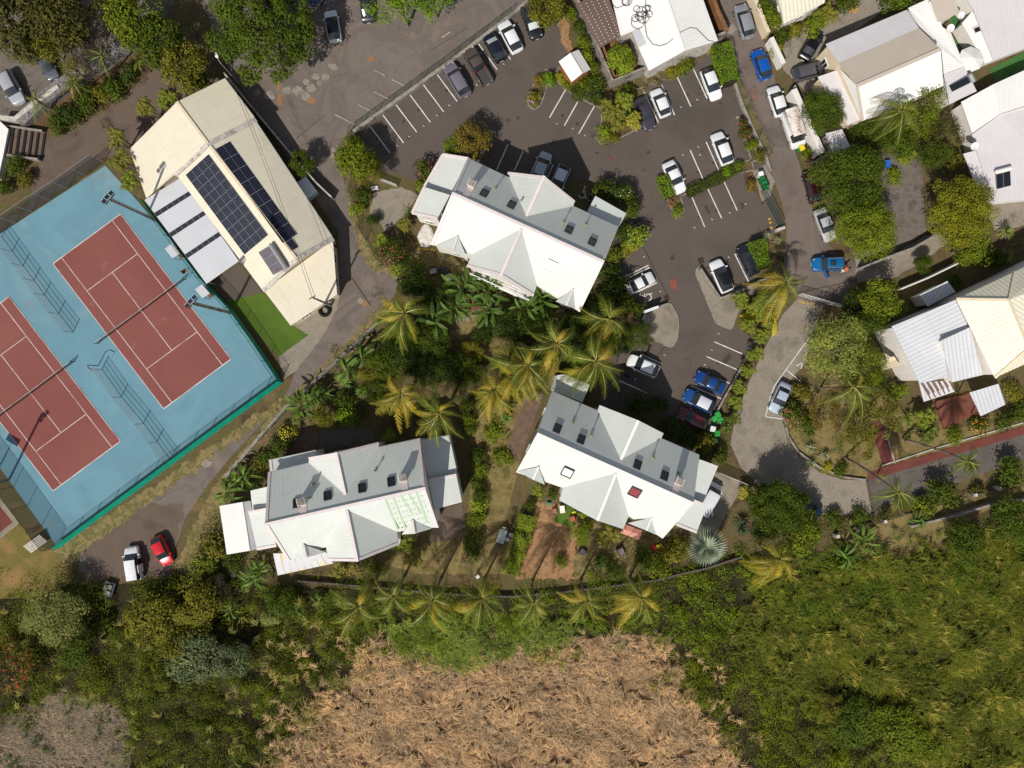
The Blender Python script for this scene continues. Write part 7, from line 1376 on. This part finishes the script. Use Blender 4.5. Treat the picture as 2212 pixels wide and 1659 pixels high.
fan(1525, 1180, 48, 4, C(150, 160, 140), 'silver fan palm beside the lower right building'); yucca(1602, 1140, 24, 2, 'dark spiky palm beside the silver fan palm', C(76, 92, 62)); areca(1612, 1066, 24, 2.2, 'yellow', 'bright yellow clump plant at the end of the forecourt')
palm(1682, 1207, 62, 7, 'gpalm', 'golden coconut palm at the edge of the thicket', yf=.6)
tree('big', 1690, 1100, 62, 7.5, 'dark', 'dark tree over the dark blue car by the concrete drive'); tree('broad', 1655, 1080, 40, 5.5, 'dark', 'dark tree left of the one over the dark blue car'); tree('broad', 1730, 1150, 48, 6, 'mid', 'green tree below the concrete drive'); tree('broad', 1650, 1130, 34, 4.5, 'deep', 'dark tree right of the spiky palm')
# bottom row of palms
for x, y, r, lab, yf in ((775, 1309, 58, 'coconut palm at the left end of the back wall row', .2), (850, 1287, 52, 'coconut palm second from the left in the back wall row', .15), (936, 1294, 62, 'coconut palm third from the left in the back wall row', .2), (1041, 1292, 60, 'coconut palm fourth from the left in the back wall row, behind the long hedge', .15), (1153, 1299, 54, 'coconut palm fifth from the left in the back wall row', .15), (1268, 1297, 54, 'coconut palm sixth from the left in the back wall row', .2), (1385, 1290, 62, 'coconut palm at the right end of the back wall row', .3)): palm(x, y, r * rnd.uniform(1.0, 1.15), 8.5, 'palm', lab, yf=yf)
# right side
tree('big', 1779, 242, 48, 6, 'dark', 'round dark tree between the rusty roofed van and the long house'); tree('big', 1838, 388, 80, 8, 'dark', 'big round dark tree hiding the dark red car'); tree('big', 1868, 496, 66, 8, 'mid', 'big green tree beside the dusty silver saloon'); tree('big', 2076, 455, 74, 7.5, C(124, 124, 32), 'wide olive green tree in front of the white roofed house'); tree('broad', 2090, 536, 46, 5.5, 'mid', 'green tree below the wide olive green tree'); tree('broad', 1995, 570, 20, 3, 'dark', 'small tree beside the thin white wall')
palm(1946, 240, 50, 7, 'palm', 'coconut palm over the roof of the long house', yf=.1, wdir=R(200)); tree('airy', 2000, 215, 48, 6, 'mid', 'airy green tree beside the palm at the long house'); tree('airy', 1985, 262, 42, 5, 'mid', 'airy tree below the palm at the long house'); tree('airy', 2040, 290, 44, 5, 'brown', 'brown thin tree in the cluttered yard'); tree('broad', 1870, 290, 34, 3.4, 'dark', 'dark shrubby tree below the green bins of the long house'); tree('broad', 1940, 305, 40, 4, 'dark', 'dark tree in the cluttered yard'); tree('broad', 2020, 330, 34, 4, 'dark', 'dark tree beside the white satellite dish yard'); areca(1960, 335, 30, 3, 'mid', 'clump palm in the cluttered yard'); bush(2060, 345, 22, 2.4, 'olive', 'shrub with orange leaves at the white roofed house wall'); bush(1935, 380, 20, 1.4, 'mid', 'low plants beside the blue crate'); yucca(1892, 270, 16, 2, 'papaya like plant below the long house', C(140, 140, 70))
for x, y, r, h, c, lab in ((1675, 40, 24, 3, 'mid', 'leafy shrub behind the lane wall at the top'), (1660, 10, 22, 3, 'dark', 'dark shrub at the top edge by the lane wall'), (1690, 80, 22, 2.4, 'dark', 'green shrub at the corner of the pale forecourt'), (1676, 105, 16, 2, 'yellow', 'yellow green shrub beside the short white wall'), (1715, 62, 22, 1.8, 'olive', 'olive shrub along the cream roofed house'), (1760, 55, 26, 3, 'mid', 'leafy shrub in front of the cream roofed house'), (1940, 8, 40, 3.5, 'dark', 'dark tree at the top edge above the long house'), (1830, 2, 26, 2.4, 'dark', 'dark shrub at the top edge near the pallet'), (1720, 250, 12, 1.6, 'mid', 'shrub behind the white barred gate'), (1742, 330, 14, 1.6, 'mid', 'creeper at the foot of the white wall by the van')): bush(x, y, r, h, c, lab)
areca(1790, 28, 34, 3.5, 'olive', 'reddish clump palm beside the wooden pallet'); areca(1768, 40, 26, 3.2, 'mid', 'clump palm next to the cream roofed house')
palm(1696, 612, 66, 6, 'palm', 'coconut palm by the white sliding gate', n=18, wind=.7, wdir=R(230), yf=.3, base=(1672, 620))
for x, y, r, c, lab in ((1600, 650, 28, 'mid', 'yellow green clump palm on the angled concrete island'), (1630, 660, 30, 'mid', 'bright yellow clump palm behind the walled bay'), (1650, 645, 26, 'mid', 'clump palm below the fallen coconut fronds'), (1655, 690, 30, 'mid', 'yellow clump palm beside the drive'), (1618, 705, 26, 'mid', 'yellow clump palm left of the drive'), (1650, 725, 26, 'mid', 'clump palm at the upper end of the drive border'), (1632, 765, 26, 'mid', 'clump palm behind the empty lower bays'), (1615, 800, 24, 'mid', 'clump palm behind the blue cars'), (1600, 835, 24, 'mid', 'clump palm by the drive at the blue cars'), (1590, 870, 24, 'mid', 'clump palm by the green bin cluster'), (1584, 905, 24, 'dark', 'dark clump palm right of the green bin cluster'), (1570, 925, 18, 'dark', 'dark clump palm beside the tall white box')): areca(x, y, r, 2.8, c, lab)
for x, y, r, h, c, lab in ((1492, 946, 24, 2.4, 'deep', 'dark shady shrub below the maroon car'), (1452, 925, 24, 3, 'deep', 'dark shrub in the building shadow behind the gable'), (1520, 955, 24, 2.4, 'olive', 'shrub with dry flower stalks behind the bins'), (1558, 985, 22, 2, 'dark', 'pink flowering shrub above the barred gate'), (1380, 870, 26, 2.4, 'deep', 'dark shrub in the deep shade of the building gable'), (1420, 880, 26, 2.4, 'deep', 'dark shrub beside the shaded bay'), (1640, 900, 1, 1, 'deep', 'x')):
    if lab != 'x': bush(x, y, r, h, c, lab)
tree('broad', 1895, 650, 46, 6, 'mid', 'green tree beside the thin white wall and the drive gate'); tree('broad', 1870, 690, 44, 5.5, 'dark', 'dark green tree below the green tree at the drive gate'); tree('broad', 1850, 655, 30, 4, 'deep', 'dark shrub tree behind the pale panel fence'); areca(1945, 665, 26, 3.5, 'mid', 'clump palm beside the villa shed'); areca(1860, 722, 26, 3.5, 'dark', 'dark clump palm above the pale conifer'); yucca(1898, 718, 22, 2.4, 'yucca by the villa balcony', C(122, 146, 66), 2); bush(2060, 610, 20, 1.5, 'dark', 'dark shrub north of the villa')
tree('fine', 1815, 755, 74, 8, C(142, 150, 70), 'large pale grey green conifer beside the drive', 'conifer'); tree('fine', 1865, 790, 52, 7, 'mid', 'green conifer right of the pale one', 'conifer'); bush(1938, 845, 22, 2, 'bright', 'bright shrub beside the villa wall'); bush(1900, 820, 22, 2, 'dark', 'dark shrub at the corner of the villa wall')
palm(1845, 835, 62, 7, 'palm', 'leaning coconut palm with fronds over the airy lawn tree', base=(1772, 838), n=12, wind=.9, wdir=R(290), tr=.12)
tree('airy', 1895, 900, 58, 5.5, 'olive', 'airy olive tree on the lawn beside the red side path', var=0); tree('airy', 1850, 955, 46, 4.5, 'olive', 'airy olive tree lower on the lawn', var=1); tree('airy', 1780, 895, 40, 3, 'rust', 'reddish thin leaved tree on the lawn', var=2); f = bush(1712, 895, 32, 2.2, 'dark', 'pink flowering bush beside the silver blue coupe'); flowers(f, C(206, 80, 110), 40); bush(1740, 920, 26, 1.8, 'dark', 'dark bush right of the pink flowering bush'); bush(1728, 850, 22, 2, 'olive', 'olive bush above the pink flowering bush'); yucca(1762, 985, 26, 1.2, 'grey spiky plants at the curve of the drive', C(150, 156, 116), 3); bush(1814, 1012, 18, 1.2, 'dark', 'dark shrub at the lower tip of the lawn'); bush(1786, 1008, 14, .8, 'yellow', 'yellow green plants along the curve of the drive')
palm(1939, 1062, 50, 9, 'dark', 'coconut palm leaning far over the lower asphalt drive', base=(1826, 990), n=22, yf=.05, wind=.9, wdir=R(290)); palm(2088, 994, 44, 9, 'dark', 'coconut palm with a curved trunk crossing the red path', base=(1949, 948), n=20, yf=.05, wind=.9, wdir=R(300)); palm(1907, 1028, 14, 1.6, 'gpalm', 'tiny yellow palm at the start of the red path', n=9, tr=.06, group='small palms in the garden')
yucca(1960, 904, 18, 1.4, 'yucca at the corner of the villa garden', C(120, 138, 66)); areca(1998, 900, 34, 3.2, 'mid', 'clump palm left of the red deck'); areca(2005, 935, 34, 3, 'dark', 'dark clump palm below the red deck'); yucca(1972, 930, 22, 1.6, 'pale flowering rosettes beside the clump palms', C(136, 146, 70), 3); f = bush(2115, 920, 24, 1.6, 'dark', 'orange flowering shrub in the villa garden'); flowers(f, C(224, 150, 40), 40); bush(2170, 905, 26, 1.8, 'dark', 'dark shrub beside the carport'); bush(2065, 940, 22, 1.3, 'mid', 'green shrub on the strip of lawn above the red path'); bush(2205, 890, 26, 2, 'dark', 'dark shrub at the right edge of the villa garden'); bush(2185, 850, 26, 1.6, 'olive', 'olive shrub right of the carport'); yucca(2190, 525, 40, 2.2, 'spiky shrub at the right edge by the wide olive tree', C(120, 134, 66), 3); bush(2150, 560, 26, 2, 'dark', 'dark shrub above the villa roof')
for x, y, r, h, c, lab in ((2030, 1070, 40, 3.2, 'dark', 'leafy bush at the dark railing below the drive'), (2000, 1090, 26, 2.4, 'mid', 'green bush left of the leafy bush at the railing'), (2190, 1020, 36, 3, 'dark', 'bushy tree at the right end of the railing'), (2110, 1055, 18, 1.2, 'brown', 'brown plants along the railing'), (1860, 1118, 24, 1.6, 'dark', 'dark clipped bush between drive and railing'), (1910, 1110, 20, 1.4, 'brown', 'brown plants at the foot of the railing'), (1800, 1125, 26, 1.8, 'dark', 'dark bush at the end of the concrete drive')): bush(x, y, r, h, c, lab)
yucca(1808, 1112, 14, 1.4, 'pale rosette at the end of the concrete drive', C(150, 150, 90), 1); yucca(1832, 1128, 14, 1.2, 'second pale rosette beside the railing', C(150, 150, 90), 1); banana(1862, 1165, 34, 2.6, 'banana plant below the railing on the slope'); banana(1830, 1200, 30, 2.4, 'banana plant lower on the slope by the golden palm', C(84, 108, 38)); banana(1985, 1120, 24, 2.2, 'small banana plant beside the leaning coconut palm')
tree('broad', 2085, 1165, 44, 4.5, 'dark', 'dark tree standing on the edge of the cane field'); tree('broad', 2190, 1120, 50, 5, 'dark', 'dark tree at the right edge below the railing'); bush(1906, 1188, 8, .9, 'deep', 'tiny dark bush alone on the slope lawn')
# lower left
for kind, x, y, r, h, c, lab in (('fine', 110, 1330, 66, 6, 'grey', 'grey green airy tree at the left below the sports field'), ('broad', 420, 1422, 60, 5, 'silver', 'silver leaved tree in the lower left thicket'), ('broad', 500, 1425, 40, 4.5, 'silver', 'smaller silver leaved tree right of the larger one'), ('airy', 22, 1440, 62, 6, 'rust', 'half bare tree with bright red flowers at the left edge'), ('airy', 30, 1470, 36, 4, 'bare', 'bare twiggy shrub under the red flowering tree'), ('broad', 330, 1340, 60, 5, 'olive', 'olive tree below the white people carrier'), ('broad', 420, 1310, 54, 5, 'olive', 'olive tree at the thicket edge right of the red hatchback'), ('broad', 380, 1390, 44, 5, 'olive', 'olive tree above the silver leaved tree'), ('airy', 470, 1272, 34, 3.5, 'bare', 'bare grey shrub at the thicket edge by the white loungers'), ('broad', 160, 1395, 44, 5, 'dark', 'dark tree in the left thicket below the airy tree'), ('broad', 600, 1300, 34, 3.5, 'dark', 'dark tree left of the palm row'), ('broad', 585, 1328, 24, 2.6, 'grey', 'bluish shrub below the dark tree left of the palm row'), ('broad', 1930, 1580, 60, 4, 'mid', 'dark round tree at the lower right edge of the cane field'), ('broad', 1850, 1560, 54, 3.6, 'dark', 'deep shaded tree left of the dark round tree at the lower right'), ('broad', 2000, 1610, 44, 3.4, 'mid', 'dark tree at the bottom right of the cane field'), ('airy', 1800, 1530, 40, 3, 'olive', 'brownish twiggy tree in the lower right thicket')):
    f = tree(kind, x, y, r, h, c, lab)
    if 'red flowers' in lab: flowers(f, C(164, 30, 32), 36, .30)
banana(690, 1300, 22, 2, 'small banana plant behind the back wall'); banana(640, 1320, 22, 2, 'small banana plant by the bluish shrub'); banana(500, 1320, 24, 2.4, 'banana plant in the thicket below the bare grey shrub')
# ---------------------------------------------------------------- thicket, cane and straw that nobody could count
def inside(poly, x, y):
    c = np.zeros(len(x), bool); n = len(poly)
    for i in range(n):
        (x1, y1), (x2, y2) = poly[i], poly[(i + 1) % n]; t = ((y1 > y) != (y2 > y)) & (x < (x2 - x1) * (y - y1) / ((y2 - y1) or 1e-9) + x1); c ^= t
    return c
def scatter(poly, dens, feather=0):
    a = np.array(poly, float); lo, hi = a.min(0), a.max(0); n = int((hi - lo).prod() / S ** 2 * dens); p = rng.random((n, 2)) * (hi - lo) + lo; q = p + rng.normal(size=p.shape) * feather; p = p[inside(poly, q[:, 0], q[:, 1])]
    return np.stack([(p[:, 0] - CX) / S, (CY - p[:, 1]) / S], 1)
def lump(xy, s):                                          # smooth uneven field for heights and colours
    x, y = xy[:, 0] / s, xy[:, 1] / s; return (np.sin(x * 1.3 + 1.7 * np.sin(y * .9)) + np.sin(y * 1.6 + 1.3 * np.sin(x * .7 + 2)) + np.sin((x + y) * .8 + 4)) / 3
def thicket(name, poly, col, lab, dens=.7, nl=90, leaf=.26, asp=.45, hmin=.5, hmax=2.2, cat='thicket', z=1.0, gap=-.75, fe=22):
    c = scatter(poly, dens, fe); g = lump(c, 1.7) + rng.normal(size=len(c)) * .35; c = c[g > gap]; n = len(c); r = rng.uniform(.6, 1.5, n); hgt = hmin + (hmax - hmin) * np.clip(.5 + .5 * lump(c, 2.6) + rng.normal(size=n) * .2, 0, 1)
    k = np.repeat(np.arange(n), nl); m = len(k); o = unit(rng.normal(size=(m, 3))); o[:, 2] = np.abs(o[:, 2]); q = rng.uniform(.65, 1.1, m)
    P = np.stack([c[k, 0] + o[:, 0] * r[k] * q, c[k, 1] + o[:, 1] * r[k] * q, hgt[k] * (.25 + .75 * o[:, 2]) * q], 1); N = unit(o + np.array([0, 0, .5]) + rng.normal(size=(m, 3)) * .5); ct = np.clip(.5 + .3 * lump(c, 3.5) + rng.normal(size=n) * .16, 0, 1)
    V, F, T = leaves(P, N, leaf * rng.uniform(.6, 1.4, m), leaf * asp, np.clip(ct[k] * .7 + rng.normal(.15, .12, m), 0, 1)); return tag(link(name, npmesh(name, V, F, M['leaf'], T), None, col), lab, cat, None, 'stuff')
def blades(name, poly, cols, lab, dens=5, nb=12, ln=(.5, 1.2), wd=.045, sweep=None, spread=3.2, lift=(.1, .9), mat='straw', base=0.0, hump=.3, gap=-9, feather=8, cat='grass'):
    c = scatter(poly, dens, feather); c = c[lump(c, 1.1) + rng.normal(size=len(c)) * .3 > gap]; n = len(c); az0 = rng.random(n) * 6.28 if sweep is None else sweep + .5 * lump(c, 5) + rng.normal(size=n) * .35
    k = np.repeat(np.arange(n), nb); m = len(k); az = az0[k] + (rng.random(m) - .5) * spread; l = rng.uniform(*ln, m) * (1 + .3 * lump(c, 2)[k]); el = rng.uniform(*lift, m); h0 = base + hump * (1 + lump(c, 2.2))[k]
    d = np.stack([np.cos(az) * np.cos(el), np.sin(az) * np.cos(el), np.sin(el)], 1); s_ = np.stack([-np.sin(az), np.cos(az), 0 * az], 1) * (wd / 2); p0 = np.stack([c[k, 0] + rng.normal(size=m) * .1, c[k, 1] + rng.normal(size=m) * .1, h0], 1)
    p1 = p0 + d * (l * .55)[:, None]; p2 = p1 + (d * np.array([1, 1, .2])) * (l * .45)[:, None] - np.array([0, 0, 1]) * (l * .12)[:, None]
    V = np.stack([p0 - s_, p0 + s_, p1 + s_, p1 - s_, p2 + s_ * .2, p2 - s_ * .2], 1).reshape(-1, 3); b = np.arange(m)[:, None] * 6; F = np.concatenate([b + np.array([[0, 1, 2, 3]]), b + np.array([[3, 2, 4, 5]])]); T = np.repeat(np.clip(.5 + 0.25 * lump(c, 1.6)[k] + rng.normal(size=m) * .27, 0, 1), 6)
    return tag(link(name, npmesh(name, V, F, M[mat], T), None, cols), lab, cat, None, 'stuff')
M['strawbed'] = noisy('straw bed', [C(104, 78, 54), C(150, 116, 84), C(84, 64, 46), C(168, 134, 100)], .28, 6, .45, 1.0, .6); M['greybed'] = noisy('grey straw bed', [C(96, 86, 70), C(126, 110, 92), C(76, 74, 50)], .6, 6, .4, 1.0, .5)
ZL = [(-60, 1300), (60, 1290), (150, 1262), (300, 1262), (420, 1232), (480, 1240), (640, 1268), (720, 1290), (790, 1340), (800, 1395), (765, 1460), (700, 1500), (640, 1570), (590, 1620), (570, 1720), (280, 1720), (278, 1560), (250, 1520), (120, 1490), (-60, 1590)]
ZM = [(640, 1266), (960, 1284), (1100, 1290), (1330, 1268), (1420, 1256), (1520, 1232), (1600, 1204), (1740, 1170), (1700, 1260), (1640, 1330), (1560, 1400), (1440, 1385), (1330, 1372), (1200, 1402), (1090, 1405), (1000, 1440), (900, 1420), (790, 1400), (700, 1330)]
ZR = [(1400, 1375), (1560, 1385), (1650, 1440), (1720, 1500), (1880, 1560), (1900, 1640), (1870, 1720), (1610, 1720), (1575, 1600), (1500, 1530), (1460, 1490), (1430, 1440)]
ZC = [(1620, 1330), (1700, 1250), (1800, 1200), (1900, 1215), (2060, 1190), (2280, 1110), (2280, 1720), (1880, 1720), (1920, 1620), (1890, 1560), (1800, 1505), (1720, 1495), (1650, 1440), (1570, 1410)]
ZS = [(800, 1385), (860, 1400), (900, 1415), (1000, 1440), (1090, 1408), (1200, 1400), (1330, 1368), (1430, 1375), (1465, 1480), (1500, 1530), (1575, 1600), (1600, 1720), (560, 1720), (590, 1625), (640, 1580), (700, 1510), (770, 1460)]
ZG = [(-60, 1585), (120, 1492), (250, 1525), (280, 1560), (285, 1720), (-60, 1720)]
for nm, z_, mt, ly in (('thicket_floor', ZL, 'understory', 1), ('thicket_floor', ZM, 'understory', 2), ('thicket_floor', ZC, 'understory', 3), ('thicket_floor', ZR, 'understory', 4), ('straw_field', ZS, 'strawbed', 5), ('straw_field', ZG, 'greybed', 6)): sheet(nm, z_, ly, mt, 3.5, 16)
thicket('scrub_thicket', ZL, C(104, 114, 28), 'dark olive scrub covering the lower left slope', dens=.95, hmax=3.0, leaf=.2, nl=130)
thicket('scrub_thicket', ZM, C(116, 134, 30), 'green scrub behind the row of coconut palms', dens=.9, hmax=2.0, leaf=.2, nl=110)
thicket('scrub_thicket', ZR, C(112, 122, 28), 'dark scrub right of the straw field', dens=.95, hmax=2.2, leaf=.2, nl=120)
thicket('scrub_thicket', [(1620, 1330), (1700, 1250), (1800, 1200), (1900, 1215), (2060, 1190), (2280, 1110), (2280, 1230), (2000, 1290), (1800, 1330), (1640, 1400)], C(98, 122, 34), 'bright green bushes along the top of the cane field', dens=.9, hmax=2.2, leaf=.2, nl=120)
blades('cane_grass', ZC, C(104, 110, 34), 'tall wind swept cane grass covering the lower right field', dens=6, nb=13, ln=(.5, 1.3), wd=.05, sweep=R(-35), spread=3.0, hump=.9, mat='leaf', gap=-.5, feather=30)
blades('cane_grass', ZC, C(164, 150, 70), 'dry yellow blades among the cane grass', dens=.9, nb=9, ln=(.6, 1.3), wd=.05, sweep=R(-35), spread=1.8, hump=1.0, mat='leaf', gap=.0, feather=30)
thicket('scrub_thicket', ZC, C(84, 96, 30), 'low dark leaves under the cane grass', dens=.62, nl=90, leaf=.2, hmin=.5, hmax=2.0)
blades('green_grass', [(820, 1350), (1000, 1330), (1260, 1340), (1200, 1400), (1090, 1415), (1000, 1445), (900, 1425)], C(124, 140, 56), 'bright tall grass between the palms and the straw field', dens=5, nb=12, ln=(.5, 1.2), wd=.05, hump=.5, mat='leaf')
blades('dry_straw', ZS, C(190, 158, 122), 'flattened dry straw covering the bottom field', dens=5.5, nb=14, ln=(.6, 1.6), wd=.05, hump=.3, lift=(0.02, .7), spread=1.5, feather=26, gap=-.42)
blades('dry_straw', ZG, C(146, 128, 110), 'greyish dry straw in the lower left corner', dens=6, nb=10, ln=(.3, .8), wd=.045, hump=.1, lift=(.02, .5), sweep=R(25), spread=1.2)
blades('dry_straw', ZL, C(146, 138, 76), 'dry stalks poking out of the lower left scrub', dens=.10, nb=14, ln=(.6, 1.3), wd=.05, base=1.3, hump=.5, lift=(.2, 1.0), spread=2.4)
blades('green_tuft', ZG, C(84, 98, 46), 'green tufts in the greyish straw', dens=1.2, nb=16, ln=(.3, .6), wd=.06, hump=.2, lift=(.3, 1.2), spread=6.2, gap=.1, mat='leaf')
blades('green_tuft', ZS, C(92, 104, 48), 'green weed tufts scattered in the dry straw', dens=.9, nb=18, ln=(.3, .8), wd=.07, hump=.2, lift=(.3, 1.2), spread=6.2, gap=.38, mat='leaf')
# short grass on the lawns, litter on the verges
blades('lawn_grass', [(1010, 870), (1140, 860), (1120, 1010), (1090, 1120), (1130, 1240), (900, 1240), (820, 1215), (1010, 1140), (1020, 990)], C(132, 116, 66), 'short dry grass of the garden lawn', dens=9, nb=7, ln=(.08, .22), wd=.03, hump=.0, lift=(.2, 1.2), spread=6.2, cat='grass')
blades('verge_grass', [(800, 660), (840, 655), (700, 790), (610, 870), (540, 960), (470, 1060), (470, 1180), (400, 1230), (430, 1090), (540, 940), (690, 790)], C(160, 138, 84), 'dry tufts of the track verge', dens=8, nb=7, ln=(.08, .25), wd=.03, hump=0, lift=(.3, 1.2), spread=6.2)

thicket('garden_undergrowth', [(800, 705), (850, 650), (930, 610), (1010, 570), (1140, 640), (1260, 660), (1345, 650), (1395, 680), (1340, 770), (1290, 860), (1190, 815), (1140, 850), (1010, 860), (1000, 930), (830, 940), (700, 900), (640, 900), (690, 830)], C(82, 94, 34), 'low dark ground plants under the garden trees and palms', dens=.55, nl=60, leaf=.2, hmin=.15, hmax=.7, gap=-.1, cat='ground cover')
thicket('garden_undergrowth', [(1640, 1080), (1620, 1200), (1740, 1160), (1800, 1150), (1740, 1110)], C(82, 98, 34), 'low green plants below the concrete drive', dens=.8, nl=60, leaf=.2, hmin=.2, hmax=.9, cat='ground cover')
thicket('garden_undergrowth', [(1400, 880), (1540, 940), (1570, 960), (1548, 1000), (1440, 940), (1300, 880)], C(74, 88, 34), 'low shaded plants along the wall of the lower right building', dens=.8, nl=60, leaf=.2, hmin=.2, hmax=.8, cat='ground cover')
thicket('garden_undergrowth', [(1880, 280), (1960, 270), (2070, 270), (2080, 400), (2020, 420), (1990, 340), (1900, 330)], C(96, 104, 42), 'weedy ground plants in the cluttered yard', dens=.7, nl=60, leaf=.18, hmin=.2, hmax=1.0, cat='ground cover')
thicket('garden_undergrowth', [(100, 285), (150, 250), (240, 190), (320, 120), (336, 140), (240, 226), (150, 278)], C(74, 80, 32), 'low dark plants on the slope below the stone wall', dens=.8, nl=60, leaf=.2, hmin=.2, hmax=.8, cat='ground cover')

for z_, c_, lb in (([(690, 1480), (800, 1370), (830, 1420), (760, 1540), (650, 1640), (600, 1640)], C(104, 112, 38), 'straggling green scrub along the left edge of the straw field'), ([(1400, 1380), (1460, 1380), (1520, 1520), (1600, 1620), (1580, 1680), (1500, 1560), (1430, 1460)], C(110, 122, 38), 'straggling green scrub along the right edge of the straw field')):
    thicket('scrub_thicket', z_, c_, lb, dens=.26, nl=100, leaf=.18, hmin=.3, hmax=1.2, gap=-.2, fe=45)
blades('dry_straw', [(640, 1420), (800, 1340), (860, 1380), (800, 1480), (700, 1600), (600, 1640), (560, 1560)], C(200, 166, 124), 'dry straw breaking through the scrub left of the straw field', dens=1.6, nb=14, ln=(.4, 1.2), wd=.05, base=.5, hump=.3, lift=(.05, .7), spread=2.4, gap=.05, feather=40)
blades('dry_straw', [(1420, 1360), (1500, 1400), (1600, 1560), (1640, 1680), (1560, 1640), (1450, 1480)], C(200, 166, 124), 'dry straw breaking through the scrub right of the straw field', dens=1.4, nb=14, ln=(.4, 1.2), wd=.05, base=.5, hump=.3, lift=(.05, .7), spread=2.4, gap=.05, feather=40)

thicket('garden_undergrowth', [(640, 1240), (780, 1248), (960, 1264), (1100, 1270), (1200, 1264), (1330, 1248), (1470, 1222), (1600, 1184), (1620, 1215), (1480, 1250), (1330, 1276), (1200, 1294), (1100, 1300), (960, 1296), (780, 1280), (640, 1266)], C(92, 106, 32), 'weedy plants growing over the long brown garden wall', dens=.75, nl=70, leaf=.2, hmin=.3, hmax=1.3, gap=-.1, cat='ground cover', fe=14)
thicket('garden_undergrowth', [(1040, 870), (1090, 870), (1085, 960), (1110, 1010), (1080, 1090), (1040, 1100), (1060, 980)], C(96, 116, 36), 'low green weeds on the dry garden lawn', dens=.5, nl=50, leaf=.14, hmin=.05, hmax=.25, gap=0, cat='ground cover', fe=14)
thicket('garden_undergrowth', [(1240, 1130), (1440, 1190), (1480, 1230), (1330, 1262), (1230, 1266)], C(88, 102, 34), 'shady plants on the lawn below the lower right building', dens=.35, nl=60, leaf=.16, hmin=.1, hmax=.7, gap=0, cat='ground cover', fe=14)
thicket('garden_undergrowth', [(400, 1225), (425, 1180), (455, 1120), (470, 1075), (486, 1090), (476, 1190), (470, 1240)], C(98, 104, 40), 'low weeds between the track and the white shed', dens=.9, nl=60, leaf=.14, hmin=.1, hmax=.6, gap=-.3, cat='ground cover', fe=10)
